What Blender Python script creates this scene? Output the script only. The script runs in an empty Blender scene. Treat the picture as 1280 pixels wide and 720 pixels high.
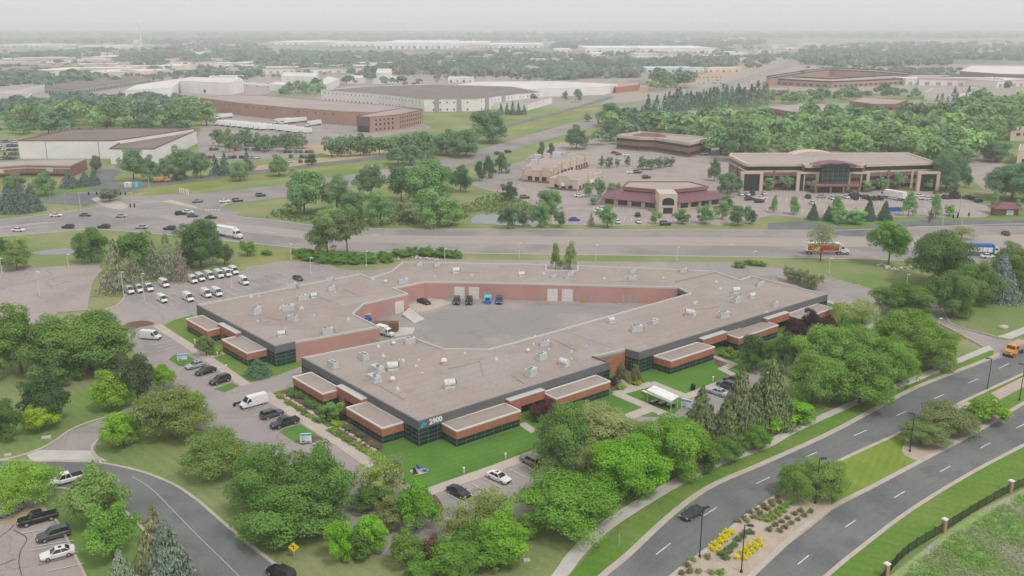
import bpy, math, random
import numpy as np
from mathutils import Vector, Matrix
from mathutils.geometry import tessellate_polygon
R = math.radians
random.seed(7); rng = np.random.default_rng(7)
scene = bpy.context.scene
COL = scene.collection

# ------------------------------------------------------------------ camera, survey of the site
FPX, YH, CAMZ = 1150.0, 34.0, 75.0          # focal length in pixels of a 1280 wide frame, horizon row, drone height
PITCH = math.atan((360 - YH) / FPX)
SP, CP = math.sin(PITCH), math.cos(PITCH)
def G(px, py, z=0.0):                        # survey: bearing read off the photo -> real position at height z
    dx = (px - 640) / FPX; dy = -(py - 360) / FPX
    d = (dx, CP + dy * SP, -SP + dy * CP)
    t = (z - CAMZ) / d[2]
    return Vector((d[0] * t, d[1] * t, z))
def SC(p):                                   # pixels per metre at a world point
    return FPX / (p.y * CP - (p.z - CAMZ) * SP)
def ztop(b, ytop):                           # height of something standing on b that reaches row ytop
    k = (360 - ytop) / FPX
    return CAMZ + (k * b.y * CP - b.y * SP) / (CP + k * SP)

cam = bpy.data.cameras.new('camera'); cam_o = bpy.data.objects.new('camera', cam); COL.objects.link(cam_o)
cam.sensor_width = 36; cam.lens = 36 * FPX / 1280; cam.clip_start = 1; cam.clip_end = 60000
cam_o.location = (0, 0, CAMZ); cam_o.rotation_euler = (math.pi / 2 - PITCH, 0, 0)
scene.camera = cam_o
scene.view_settings.view_transform = 'Standard'; scene.view_settings.look = 'None'
scene.view_settings.exposure = 0.0; scene.view_settings.gamma = 1
scene.cycles.use_denoising = True
scene.cycles.max_bounces = 5; scene.cycles.diffuse_bounces = 2; scene.cycles.glossy_bounces = 2
scene.cycles.transmission_bounces = 3; scene.cycles.volume_bounces = 3; scene.cycles.transparent_max_bounces = 6
scene.cycles.sample_clamp_indirect = 4

# ------------------------------------------------------------------ materials
def lin(c, k=1.0):
    o = []
    for v in c[:3]:
        v = v / 255.0
        o.append((v / 12.92 if v <= 0.04045 else ((v + 0.055) / 1.055) ** 2.4) * k)
    return (*o, 1)
def leafc(c):
    a = lin(c); return (min(a[0] * 1.72, 1), min(a[1] * 1.5, 1), min(a[2] * 1.35, 1), 1)
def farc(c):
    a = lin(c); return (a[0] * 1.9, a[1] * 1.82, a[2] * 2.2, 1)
def conc(c):
    a = lin(c); return (a[0] * 1.4, a[1] * 1.45, a[2] * 1.5, 1)
MATS = {}
def M(name, c, rough=0.85, c2=None, sc=0.5, fine=0.12, fsc=4.0, spec=0.25, metal=0.0, tint=False, contrast=0.15, stretch=None, bump=0.0, c3=None, sc3=0.05, cracks=0.0, seams=0.0, stripes=None):
    m = bpy.data.materials.new(name); m.use_nodes = True
    nt = m.node_tree; N = nt.nodes; L = nt.links
    b = N['Principled BSDF']; b.inputs['Roughness'].default_value = rough
    b.inputs['Specular IOR Level'].default_value = spec; b.inputs['Metallic'].default_value = metal
    tc = N.new('ShaderNodeTexCoord'); src = tc.outputs['Object']
    if stretch:
        mp = N.new('ShaderNodeMapping'); mp.inputs['Scale'].default_value = stretch; L.new(src, mp.inputs['Vector']); src = mp.outputs['Vector']
    def noise(s, d=4):
        n = N.new('ShaderNodeTexNoise'); n.inputs['Scale'].default_value = s; n.inputs['Detail'].default_value = d
        L.new(src, n.inputs['Vector']); return n.outputs['Fac']
    def mix(f, a, bb, bt='MIX'):
        x = N.new('ShaderNodeMix'); x.data_type = 'RGBA'; x.blend_type = bt
        for i, v in ((0, f), (6, a), (7, bb)):
            if isinstance(v, (float, int)): x.inputs[i].default_value = v
            elif isinstance(v, tuple): x.inputs[i].default_value = v
            else: L.new(v, x.inputs[i])
        return x.outputs[2]
    def ramp(f, lo, hi, a=(0, 0, 0, 1), bb=(1, 1, 1, 1)):
        r = N.new('ShaderNodeValToRGB'); r.color_ramp.elements[0].position = lo; r.color_ramp.elements[1].position = hi
        r.color_ramp.elements[0].color = a; r.color_ramp.elements[1].color = bb; L.new(f, r.inputs[0]); return r.outputs[0]
    col = lin(c)
    if c2 is not None:
        col = mix(ramp(noise(sc, 5), 0.5 - contrast, 0.5 + contrast), lin(c), lin(c2))
    if c3 is not None:
        col = mix(ramp(noise(sc3, 5), 0.48, 0.62), col, lin(c3))
    if fine:
        g = ramp(noise(fsc, 3), 0.3, 0.7, (1 - fine,) * 3 + (1,), (1 + fine,) * 3 + (1,))
        col = mix(1.0, col, g, 'MULTIPLY')
    if cracks:                                # sealed cracks wandering over the surface
        vo = N.new('ShaderNodeTexVoronoi'); vo.feature = 'DISTANCE_TO_EDGE'; vo.inputs['Scale'].default_value = 0.07
        wn = N.new('ShaderNodeTexNoise'); wn.inputs['Scale'].default_value = 0.25; wn.inputs['Detail'].default_value = 3; L.new(src, wn.inputs['Vector'])
        va = N.new('ShaderNodeVectorMath'); va.operation = 'MULTIPLY_ADD'; va.inputs[1].default_value = (5, 5, 0); L.new(wn.outputs['Color'], va.inputs[0]); L.new(src, va.inputs[2]); L.new(va.outputs[0], vo.inputs['Vector'])
        col = mix(1.0, col, ramp(vo.outputs['Distance'], 0.004, 0.012, (1 - cracks,) * 3 + (1,), (1, 1, 1, 1)), 'MULTIPLY')
    if seams:
        br = N.new('ShaderNodeTexBrick'); br.inputs['Scale'].default_value = 1.0; br.inputs['Brick Width'].default_value = 24; br.inputs['Row Height'].default_value = 3.0; br.inputs['Mortar Size'].default_value = 0.09
        br.inputs['Color1'].default_value = (1, 1, 1, 1); br.inputs['Color2'].default_value = (0.97, 0.97, 0.97, 1); br.inputs['Mortar'].default_value = (1 - 2 * seams,) * 3 + (1,)
        rm = N.new('ShaderNodeMapping'); rm.inputs['Rotation'].default_value = (0, 0, R(-38)); L.new(src, rm.inputs[0]); L.new(rm.outputs[0], br.inputs['Vector']); col = mix(1.0, col, br.outputs['Color'], 'MULTIPLY')
        col = mix(1.0, col, ramp(noise(0.22, 5), 0.60, 0.68, (1, 1, 1, 1), (0.93, 0.925, 0.92, 1)), 'MULTIPLY')
    if stripes:
        wv = N.new('ShaderNodeTexWave'); wv.inputs['Scale'].default_value = 0.314 / stripes[1] * 1.0; wv.inputs['Distortion'].default_value = 2.5; wv.inputs['Detail Scale'].default_value = 0.3
        rm = N.new('ShaderNodeMapping'); rm.inputs['Rotation'].default_value = (0, 0, R(stripes[0])); L.new(src, rm.inputs[0]); L.new(rm.outputs[0], wv.inputs['Vector'])
        col = mix(1.0, col, ramp(wv.outputs['Fac'], 0.3, 0.7, (0.965, 0.97, 0.965, 1), (1.03, 1.025, 1.02, 1)), 'MULTIPLY')
    if tint:
        oi = N.new('ShaderNodeObjectInfo'); col = mix(1.0, col, oi.outputs['Color'], 'MULTIPLY')
    if isinstance(col, tuple): b.inputs['Base Color'].default_value = col
    else: L.new(col, b.inputs['Base Color'])
    if bump:
        bp = N.new('ShaderNodeBump'); bp.inputs['Strength'].default_value = bump; bp.inputs['Distance'].default_value = 0.05
        L.new(noise(fsc, 3), bp.inputs['Height']); L.new(bp.outputs[0], b.inputs['Normal'])
    MATS[name] = m
    return m
def leafmat(name, transl=0.35):
    m = bpy.data.materials.new(name); m.use_nodes = True
    nt = m.node_tree; N = nt.nodes; L = nt.links; N.clear()
    out = N.new('ShaderNodeOutputMaterial'); d = N.new('ShaderNodeBsdfDiffuse'); t = N.new('ShaderNodeBsdfTranslucent'); ms = N.new('ShaderNodeMixShader')
    oi = N.new('ShaderNodeObjectInfo'); at = N.new('ShaderNodeAttribute'); at.attribute_name = 'leaf_tone'
    mx = N.new('ShaderNodeMix'); mx.data_type = 'RGBA'; mx.blend_type = 'MULTIPLY'; mx.inputs[0].default_value = 1
    L.new(oi.outputs['Color'], mx.inputs[6]); L.new(at.outputs['Color'], mx.inputs[7])
    L.new(mx.outputs[2], d.inputs[0]); L.new(mx.outputs[2], t.inputs[0]); ms.inputs[0].default_value = transl
    L.new(d.outputs[0], ms.inputs[1]); L.new(t.outputs[0], ms.inputs[2]); L.new(ms.outputs[0], out.inputs[0])
    MATS[name] = m; return m
def emis_free(): pass
M('grass', (126, 140, 88), 0.95, (152, 149, 110), 0.045, 0.10, 1.5, 0.05, c3=(112, 138, 74), sc3=0.02, stripes=(-45, 2.0))
M('lawn', (86, 126, 54), 0.95, (96, 136, 58), 0.12, 0.10, 2.0, 0.05, stretch=(1, 1, 1), stripes=(52, 1.6))
M('verge', (98, 134, 56), 0.95, (124, 138, 74), 0.10, 0.12, 1.6, 0.05, c3=(90, 130, 48), sc3=0.05, stripes=(-60, 2.2))
M('meadow', (138, 146, 84), 0.95, (112, 132, 66), 0.06, 0.12, 1.5, 0.05, c3=(160, 150, 106), sc3=0.03)
M('median_lawn', (132, 148, 66), 0.95, (118, 142, 58), 0.2, 0.10, 2.0, 0.05, stripes=(30, 1.4))
M('rough_field', (132, 164, 86), 0.95, (156, 170, 122), 0.25, 0.22, 2.2, 0.05, c3=(160, 158, 136), sc3=0.16)
M('far_land', (136, 140, 118), 0.95, (172, 160, 150), 0.004, 0.1, 0.02, 0.05, c3=(112, 128, 104), sc3=0.0022)
M('road_dark', (113, 115, 114), 0.9, (123, 124, 122), 0.05, 0.08, 3.0, 0.2, c3=(106, 109, 109), sc3=0.12, cracks=.07)
M('road_seam', (132, 131, 127), 0.9, (120, 120, 117), 0.4, 0.1, 3.0)
M('road_mid', (148, 141, 138), 0.9, (164, 154, 148), 0.02, 0.05, 1.0, 0.2, c3=(140, 135, 132), sc3=0.04, cracks=.14)
M('road_worn', (168, 157, 150), 0.9, (164, 155, 148), 0.03, 0.05, 1.0, 0.2)
M('lot', (156, 147, 144), 0.9, (168, 158, 152), 0.05, 0.06, 2.5, 0.2, c3=(150, 143, 139), sc3=0.1, cracks=.16)
M('lot_old', (168, 157, 150), 0.9, (170, 157, 150), 0.06, 0.06, 2.0, 0.2, c3=(160, 148, 142), sc3=0.08, cracks=.2)
M('yard_asphalt', (148, 143, 138), 0.9, (148, 143, 139), 0.04, 0.05, 2.0, 0.2, c3=(166, 155, 148), sc3=0.05, cracks=.12)
M('concrete', (192, 180, 168), 0.9, (182, 170, 158), 0.3, 0.06, 3.0, 0.2)
M('concrete_pale', (198, 192, 184), 0.9, (186, 180, 172), 0.3, 0.06, 3.0, 0.2)
M('paint', (222, 219, 213), 0.8, (196, 192, 188), 0.8, 0.08, 3.0)
M('mulch', (104, 84, 76), 0.95, (122, 98, 84), 0.8, 0.25, 3.0, 0.05)
M('gravel_bed', (190, 173, 158), 0.95, (177, 161, 146), 0.5, 0.12, 4.0, 0.05)
M('dirt', (190, 166, 138), 0.95, (172, 152, 128), 0.05, 0.1, 1.0, 0.05)
M('pond', (104, 114, 118), 0.1, (88, 98, 100), 0.05, 0.0, 1.0, 0.6)
M('roof_main', (168, 154, 145), 0.9, (160, 146, 138), 0.05, 0.07, 1.5, 0.15, c3=(168, 158, 151), sc3=0.09, seams=0.07)
M('roof_brown', (178, 164, 158), 0.9, (166, 153, 148), 0.03, 0.05, 0.5, 0.15)
M('roof_dark', (124, 113, 109), 0.9, (136, 124, 119), 0.05, 0.05, 0.5, 0.15)
M('roof_white', (226, 220, 212), 0.8, (214, 207, 200), 0.03, 0.04, 0.5, 0.2)
M('roof_maroon', (128, 86, 92), 0.55, (120, 80, 88), 0.2, 0.05, 1.5, 0.4)
M('grey_band', (112, 113, 115), 0.7, (105, 107, 110), 0.3, 0.04, 3.0, 0.3)
M('grey_edge', (158, 160, 160), 0.6, None, fine=0.04)
M('grey_cap', (200, 197, 192), 0.6, None, fine=0.04)
M('white_cap', (226, 222, 216), 0.6, None, fine=0.04)
M('brick', (186, 124, 102), 0.9, (174, 113, 94), 0.8, 0.10, 6.0, 0.1)
M('brick_pink', (194, 150, 141), 0.9, (186, 142, 134), 0.15, 0.04, 3.0, 0.1)
M('brick_far', (182, 146, 130), 0.9, (172, 137, 122), 0.06, 0.05, 0.8, 0.1)
M('brick_brown', (150, 112, 102), 0.9, (140, 104, 96), 0.2, 0.05, 1.0, 0.1)
M('tan_wall', (212, 194, 176), 0.9, (203, 185, 167), 0.3, 0.04, 1.0, 0.1)
M('white_wall', (242, 236, 236), 0.85, (232, 227, 228), 0.1, 0.03, 1.0, 0.1)
M('grey_wall', (168, 168, 168), 0.85, (158, 160, 160), 0.1, 0.04, 1.0, 0.1)
M('glass_green', (38, 66, 60), 0.12, (26, 48, 46), 0.35, 0.0, spec=0.6)
M('glass_dark', (34, 38, 42), 0.12, (46, 52, 56), 0.4, 0.0, spec=0.6)
M('mullion', (112, 126, 120), 0.5, None, fine=0)
M('steel', (204, 204, 202), 0.5, (186, 187, 188), 1.5, 0.06, 3.0, 0.4)
M('unit_white', (228, 227, 223), 0.6, (196, 196, 194), 1.5, 0.08, 3.0, 0.3)
M('dark_metal', (58, 56, 56), 0.5, None, fine=0.05)
M('pole_white', (214, 210, 204), 0.7, None, fine=0.04)
M('door_white', (226, 222, 216), 0.7, (214, 210, 206), 0.6, 0.03, 3.0)
M('black', (24, 24, 26), 0.5, None, fine=0)
M('tyre', (34, 34, 36), 0.85, None, fine=0.1)
M('rim', (176, 178, 182), 0.35, None, fine=0, metal=0.6, spec=0.5)
M('car_paint', (255, 255, 255), 0.28, None, fine=0.0, spec=0.5, tint=True)
M('car_glass', (36, 42, 48), 0.08, None, fine=0, spec=0.7)
M('lamp_clear', (226, 228, 230), 0.2, None, fine=0, spec=0.6)
M('lamp_red', (150, 24, 22), 0.25, None, fine=0, spec=0.6)
M('orange_paint', (222, 148, 62), 0.4, None, fine=0.03)
M('blue_paint', (42, 108, 186), 0.5, None, fine=0.03)
M('sky_blue', (58, 176, 214), 0.5, None, fine=0.03)
M('cyan_paint', (66, 208, 232), 0.5, None, fine=0.03)
M('red_paint', (206, 46, 44), 0.5, (190, 40, 40), 0.5, 0.03)
M('fan_grey', (130, 130, 130), 0.6, None, fine=0)
M('yellow_sign', (248, 206, 18), 0.5, None, fine=0.02)
M('white_plain', (244, 243, 240), 0.6, (222, 221, 218), 0.8, 0.03)
M('bark', (120, 104, 92), 0.95, (98, 84, 74), 2.0, 0.15, 5.0, 0.05)
M('bark_pale', (170, 156, 142), 0.95, (140, 126, 114), 2.0, 0.15, 5.0, 0.05)
M('rock', (206, 196, 186), 0.9, (180, 170, 160), 1.5, 0.15, 3.0, 0.1)
M('fence_iron', (52, 58, 54), 0.6, None, fine=0.05)
M('wood_bark', (118, 86, 72), 0.9, None, fine=0.1)
M('tinted', (255, 255, 255), 0.9, (232, 228, 224), 0.03, 0.04, 0.3, 0.1, tint=True)
leafmat('leaf'); leafmat('needle', 0.12)

# ------------------------------------------------------------------ mesh builder
class MB:
    def __init__(s): s.v = []; s.f = []; s.m = []
    def add(s, vs, fs, mi=0):
        o = len(s.v); s.v += [tuple(v) for v in vs]
        s.f += [tuple(o + i for i in f) for f in fs]; s.m += [mi] * len(fs); return s
    def box(s, c, d, rz=0.0, mi=0, bevel=0.0):
        x, y, z = d[0] / 2, d[1] / 2, d[2] / 2; cs, sn = math.cos(rz), math.sin(rz)
        vs = []
        for (a, b, k) in ((-x, -y, -z), (x, -y, -z), (x, y, -z), (-x, y, -z), (-x, -y, z), (x, -y, z), (x, y, z), (-x, y, z)):
            if k > 0 and bevel: a -= math.copysign(bevel, a); b -= math.copysign(bevel, b)
            vs.append((c[0] + a * cs - b * sn, c[1] + a * sn + b * cs, c[2] + k))
        return s.add(vs, [(0, 3, 2, 1), (4, 5, 6, 7), (0, 1, 5, 4), (1, 2, 6, 5), (2, 3, 7, 6), (3, 0, 4, 7)], mi)
    def wallseg(s, a, b, z0, z1, mi=0, off=0.0):     # one upright face from a to b, pushed out to its right by off
        d = Vector((b[0] - a[0], b[1] - a[1])); n = Vector((d.y, -d.x)).normalized() * off
        return s.add([(a[0] + n.x, a[1] + n.y, z0), (b[0] + n.x, b[1] + n.y, z0), (b[0] + n.x, b[1] + n.y, z1), (a[0] + n.x, a[1] + n.y, z1)], [(0, 1, 2, 3)], mi)
    def bar(s, a, b, w, h, z, mi=0):                 # box lying along a-b, centred on the line, its bottom at z
        d = Vector((b[0] - a[0], b[1] - a[1])); l = d.length
        return s.box(((a[0] + b[0]) / 2, (a[1] + b[1]) / 2, z + h / 2), (l, w, h), math.atan2(d.y, d.x), mi)
    def prism(s, pts, z0, z1, mi=0, top=True, mtop=None):
        n = len(pts)
        ar = sum(pts[i][0] * pts[(i + 1) % n][1] - pts[(i + 1) % n][0] * pts[i][1] for i in range(n))
        if ar < 0: pts = pts[::-1]
        s.add([(p[0], p[1], z0) for p in pts] + [(p[0], p[1], z1) for p in pts], [(i, (i + 1) % n, n + (i + 1) % n, n + i) for i in range(n)], mi)
        if top: s.flat(pts, z1, mi if mtop is None else mtop)
        return s
    def flat(s, pts, z, mi=0):
        t = tessellate_polygon([[Vector((p[0], p[1], 0)) for p in pts]])
        fs = []
        for a, b, c in t:
            A, B, C2 = pts[a], pts[b], pts[c]
            if (B[0] - A[0]) * (C2[1] - A[1]) - (B[1] - A[1]) * (C2[0] - A[0]) < 0: b, c = c, b
            fs.append((a, b, c))
        return s.add([(p[0], p[1], z) for p in pts], fs, mi)
    def tube(s, p0, p1, r0, r1, n=8, mi=0, cap=True):
        p0 = Vector(p0); p1 = Vector(p1); d = (p1 - p0).normalized()
        u = d.orthogonal().normalized(); w = d.cross(u)
        vs = []
        for p, r in ((p0, r0), (p1, r1)):
            for i in range(n):
                a = 2 * math.pi * i / n; vs.append(p + u * (r * math.cos(a)) + w * (r * math.sin(a)))
        fs = [(i, (i + 1) % n, n + (i + 1) % n, n + i) for i in range(n)]
        if cap: fs += [tuple(range(n - 1, -1, -1)), tuple(range(n, 2 * n))]
        return s.add(vs, fs, mi)
    def loft(s, rings, mi=0, caps=True):
        n = len(rings[0]); vs = [p for r in rings for p in r]; fs = []
        for k in range(len(rings) - 1):
            for i in range(n):
                j = (i + 1) % n; fs.append((k * n + i, k * n + j, (k + 1) * n + j, (k + 1) * n + i))
        if caps: fs += [tuple(range(n - 1, -1, -1)), tuple(range((len(rings) - 1) * n, len(rings) * n))]
        return s.add(vs, fs, mi)
    def mesh(s, name, mats, org=None):
        me = bpy.data.meshes.new(name)
        vs = s.v if org is None else [(v[0] - org[0], v[1] - org[1], v[2] - org[2]) for v in s.v]
        me.from_pydata(vs, [], s.f)
        for m in (mats if isinstance(mats, (list, tuple)) else [mats]): me.materials.append(MATS[m])
        me.polygons.foreach_set('material_index', s.m); me.update(); return me
    def build(s, name, mats, parent=None, local=False, smooth=False):
        org = None
        if parent is not None and not local:
            org = parent.get('_o') or (0, 0, 0)
        me = s.mesh(name, mats, org)
        if smooth: me.polygons.foreach_set('use_smooth', [True] * len(me.polygons))
        o = bpy.data.objects.new(name, me); COL.objects.link(o)
        if parent is not None: o.parent = parent
        return o
ORG = {}
def tag(o, label=None, cat=None, group=None, kind=None):
    if label: o['label'] = label
    if cat: o['category'] = cat
    if group: o['group'] = group
    if kind: o['kind'] = kind
    return o
def thing(name, label, cat, loc=(0, 0, 0), rz=0.0, group=None):
    o = bpy.data.objects.new(name, None); COL.objects.link(o)
    o.location = tuple(loc); o.rotation_euler = (0, 0, rz); o.empty_display_size = 0.5
    return tag(o, label, cat, group)
def part(name, mb, mats, root, smooth=False, label=None):      # mb in world coordinates; root stands unrotated
    r = root; org = Vector((0, 0, 0))
    while r is not None: org += Vector(r.location); r = r.parent
    me = mb.mesh(name, mats, org)
    if smooth: me.polygons.foreach_set('use_smooth', [True] * len(me.polygons))
    o = bpy.data.objects.new(name, me); COL.objects.link(o); o.parent = root
    if label: o['label'] = label
    return o
def lpart(name, mb, mats, root, smooth=False, loc=None):        # mb in the root's own coordinates
    me = mb.mesh(name, mats)
    if smooth: me.polygons.foreach_set('use_smooth', [True] * len(me.polygons))
    o = bpy.data.objects.new(name, me); COL.objects.link(o); o.parent = root
    if loc: o.location = loc
    return o
def dup(o, parent=None, color=None):
    c = o.copy(); COL.objects.link(c); c.parent = parent
    if color is not None: c.color = color
    for ch in o.children: dup(ch, c, color)
    return c
def park(o):                                                    # template never shown itself
    for ch in list(o.children): park(ch)
    bpy.data.objects.remove(o)

# ------------------------------------------------------------------ sky, sun, haze
w = bpy.data.worlds.new('World'); scene.world = w; w.use_nodes = True
nt = w.node_tree; N = nt.nodes; L = nt.links
SUN_EL, SUN_AZ = R(56), R(140)               # azimuth clockwise from +Y (away from the camera)
sky = N.new('ShaderNodeTexSky'); sky.sky_type = 'NISHITA'; sky.sun_disc = False
sky.sun_elevation = SUN_EL; sky.sun_rotation = SUN_AZ; sky.air_density = 1.0; sky.dust_density = 4.0; sky.altitude = 300
hs = N.new('ShaderNodeHueSaturation'); hs.inputs['Saturation'].default_value = 0.35; L.new(sky.outputs[0], hs.inputs['Color'])
tc = N.new('ShaderNodeTexCoord'); mp = N.new('ShaderNodeMapping'); mp.inputs['Scale'].default_value = (1, 1, 5); L.new(tc.outputs['Generated'], mp.inputs[0])
no = N.new('ShaderNodeTexNoise'); no.inputs['Scale'].default_value = 1.6; no.inputs['Detail'].default_value = 5; L.new(mp.outputs[0], no.inputs['Vector'])
rp = N.new('ShaderNodeValToRGB'); rp.color_ramp.elements[0].color = (7.8, 7.9, 8.15, 1); rp.color_ramp.elements[1].color = (8.3, 8.36, 8.55, 1)
rp.color_ramp.elements[0].position = 0.35; rp.color_ramp.elements[1].position = 0.65; L.new(no.outputs['Fac'], rp.inputs[0])
mx = N.new('ShaderNodeMix'); mx.data_type = 'RGBA'; mx.inputs[0].default_value = 0.88
L.new(hs.outputs[0], mx.inputs[6]); L.new(rp.outputs[0], mx.inputs[7])
bg = N['Background']; L.new(mx.outputs[2], bg.inputs['Color']); bg.inputs['Strength'].default_value = 0.1
sd = bpy.data.lights.new('sun', 'SUN'); sd.energy = 1.5; sd.angle = R(10); sd.color = (1.0, 0.975, 0.94)
so = bpy.data.objects.new('sun', sd); COL.objects.link(so); so.location = (0, 0, 400)
dirv = Vector((math.sin(SUN_AZ) * math.cos(SUN_EL), math.cos(SUN_AZ) * math.cos(SUN_EL), math.sin(SUN_EL)))
so.rotation_euler = dirv.to_track_quat('Z', 'Y').to_euler()
HX0, HX1, HY0, HY1 = -17000, 17000, -300, 31000
hz = MB(); hz.box(((HX0 + HX1) / 2, (HY0 + HY1) / 2, 50.5), (HX1 - HX0, HY1 - HY0, 103))
m = bpy.data.materials.new('haze'); m.use_nodes = True; MATS['haze'] = m
n2 = m.node_tree.nodes; n2.clear(); ho = n2.new('ShaderNodeOutputMaterial'); pv = n2.new('ShaderNodeVolumePrincipled')
pv.inputs['Color'].default_value = (0.965, 0.970, 1.0, 1); pv.inputs['Density'].default_value = 0.00021; pv.inputs['Anisotropy'].default_value = 0.0
m.node_tree.links.new(pv.outputs[0], ho.inputs['Volume'])
ho_ = hz.build('haze', 'haze'); tag(ho_, 'pale summer haze over the business park', None, None, 'stuff')
# ------------------------------------------------------------------ ground, roads
def cr(pts, n=10):                           # smooth line through points
    if len(pts) < 3: return [Vector(p) for p in pts]
    P = [Vector(p) for p in pts]; out = []
    for i in range(len(P) - 1):
        p0 = P[max(i - 1, 0)]; p1 = P[i]; p2 = P[i + 1]; p3 = P[min(i + 2, len(P) - 1)]
        for k in range(n):
            t = k / n
            out.append(0.5 * ((2 * p1) + (-p0 + p2) * t + (2 * p0 - 5 * p1 + 4 * p2 - p3) * t * t + (-p0 + 3 * p1 - 3 * p2 + p3) * t ** 3))
    out.append(P[-1]); return out
def resample(pts, n):
    d = [0]
    for a, b in zip(pts, pts[1:]): d.append(d[-1] + (b - a).length)
    out = []; j = 0
    for i in range(n):
        t = d[-1] * i / (n - 1)
        while j < len(d) - 2 and d[j + 1] < t: j += 1
        s = (t - d[j]) / max(d[j + 1] - d[j], 1e-6); out.append(pts[j].lerp(pts[j + 1], min(max(s, 0), 1)))
    return out
def W(px, z=0.0): return [G(x, y, z) for x, y in px]
LAY = [0.004]
def setlay(z): LAY[0] = z
def nz(step=0.003):
    LAY[0] += step; return LAY[0]
def struct(name, mb, mats, label=None):
    o = mb.build(name, mats); tag(o, label, None, None, 'structure'); return o
def sheet(name, px, mat, smooth=False, z=None, n=6):
    pts = W(px)
    if smooth:
        pts = cr(pts + [pts[0]], n)[:-1]
    z = nz() if z is None else z
    mb = MB(); mb.flat(pts, z); return struct(name, mb, mat)
def ribbon(name, A, B, mat, n=60, z=None):
    a = resample(cr(W(A)), n); b = resample(cr(W(B)), n); z = nz() if z is None else z
    mb = MB(); mb.add([(p.x, p.y, z) for p in a] + [(p.x, p.y, z) for p in b], [(i, i + 1, n + i + 1, n + i) for i in range(n - 1)])
    if mb_area(mb) < 0: mb.f = [f[::-1] for f in mb.f]
    struct(name, mb, mat); return a, b
def mb_area(mb):
    f = mb.f[0]; a, b, c = mb.v[f[0]], mb.v[f[1]], mb.v[f[2]]
    return (b[0] - a[0]) * (c[1] - a[1]) - (b[1] - a[1]) * (c[0] - a[0])
def offs(pts, w):
    out = []
    for i, p in enumerate(pts):
        a = pts[max(i - 1, 0)]; b = pts[min(i + 1, len(pts) - 1)]; d = (b - a); d.z = 0
        if d.length < 1e-6: out.append(p.copy()); continue
        d.normalize(); out.append(Vector((p.x - d.y * w, p.y + d.x * w, 0)))
    return out
def strip(mb, pts, w, z0, z1, mi=0):          # raised band centred on a line
    l = offs(pts, w / 2); r = offs(pts, -w / 2); n = len(pts)
    vs = [(p.x, p.y, z1) for p in l] + [(p.x, p.y, z1) for p in r] + [(p.x, p.y, z0) for p in l] + [(p.x, p.y, z0) for p in r]
    fs = []
    for i in range(n - 1):
        fs += [(i, n + i, n + i + 1, i + 1), (2 * n + i, i, i + 1, 2 * n + i + 1), (n + i, 3 * n + i, 3 * n + i + 1, n + i + 1)]
    fs += [(0, 2 * n, 3 * n, n), (n - 1, 2 * n - 1, 4 * n - 1, 3 * n - 1)]
    mb.add(vs, fs, mi)
def kerb(pts, w=0.5, h=0.15, mat='concrete', name='kerb', off=0.0):
    mb = MB(); p = offs(pts, off) if off else pts; strip(mb, p, w, 0.0, h + 0.09); return struct(name, mb, mat)
def kerbpx(px, w=0.5, h=0.15, smooth=True, mat='concrete', close=False):
    p = W(px)
    if close: p = p + [p[0]]
    if smooth: p = cr(p, 8)
    return kerb(p, w, h, mat)

# one sheet to the horizon: near ground and far land are one mesh
mb = MB(); xs = [-16800, -6000, -2500, -900, 900, 2500, 6000, 16800]; ys = [-250, 100, 420, 900, 2500, 8000, 30800]
mb.add([(x, y, 0) for y in ys for x in xs], [])
nx = len(xs)
for j in range(len(ys) - 1):
    for i in range(nx - 1):
        f = (j * nx + i, j * nx + i + 1, (j + 1) * nx + i + 1, (j + 1) * nx + i)
        mb.f.append(f); mb.m.append(0 if j < 3 and 2 <= i <= 4 else 1)
struct('ground', mb, ['grass', 'far_land'])

# meadow patches and far lots under everything
sheet('meadow', [(-20, 296), (60, 291), (190, 292), (300, 303), (322, 306), (330, 325), (300, 338), (220, 352), (150, 352), (-20, 345)], 'grass')
sheet('meadow', [(150, 248), (230, 240), (330, 226), (480, 207), (560, 190), (640, 168), (720, 142), (800, 128), (740, 132), (640, 152), (560, 176), (490, 192), (400, 206), (300, 220), (200, 232)], 'meadow')
sheet('meadow', [(290, 262), (340, 250), (420, 240), (560, 212), (640, 190), (640, 230), (600, 262), (560, 278), (460, 284), (380, 280), (320, 272)], 'grass')
sheet('meadow', [(560, 318), (960, 321), (1100, 326), (1290, 334), (1290, 352), (1180, 362), (1120, 362), (1060, 352), (1010, 338), (930, 330), (560, 326)], 'grass')
sheet('meadow', [(322, 312), (430, 322), (430, 340), (378, 330), (320, 336), (290, 344)], 'meadow')
sheet('verge', [(640, 286), (640, 276), (720, 280), (960, 280), (960, 288)], 'grass')
sheet('field', [(820, 728), (1060, 745), (1110, 722), (1180, 667), (1225, 638), (1290, 606), (1400, 590), (1400, 760), (1060, 800)], 'rough_field')
# warehouse district pavement
sheet('parking_lot', [(246, 176), (255, 148), (300, 140), (520, 150), (540, 160), (470, 172), (420, 182), (390, 196), (300, 200), (250, 198)], 'lot')
sheet('dirt_track', [(365, 184), (420, 180), (480, 188), (500, 194), (440, 200), (400, 203), (340, 212), (310, 216), (318, 208), (370, 200), (420, 195)], 'dirt')
sheet('parking_lot', [(-20, 188), (22, 188), (22, 176), (-20, 172)], 'lot')
sheet('parking_lot', [(756, 114), (800, 106), (860, 104), (960, 72), (990, 72), (960, 92), (880, 112), (800, 126), (752, 130), (765, 121)], 'road_worn')
sheet('dirt_field', [(800, 118), (900, 100), (960, 80), (940, 76), (900, 88), (830, 104), (760, 116)], 'dirt')
sheet('parking_lot', [(-20, 115), (120, 100), (170, 92), (330, 84), (380, 100), (330, 118), (240, 128), (60, 132), (-20, 135)], 'road_worn')
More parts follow.
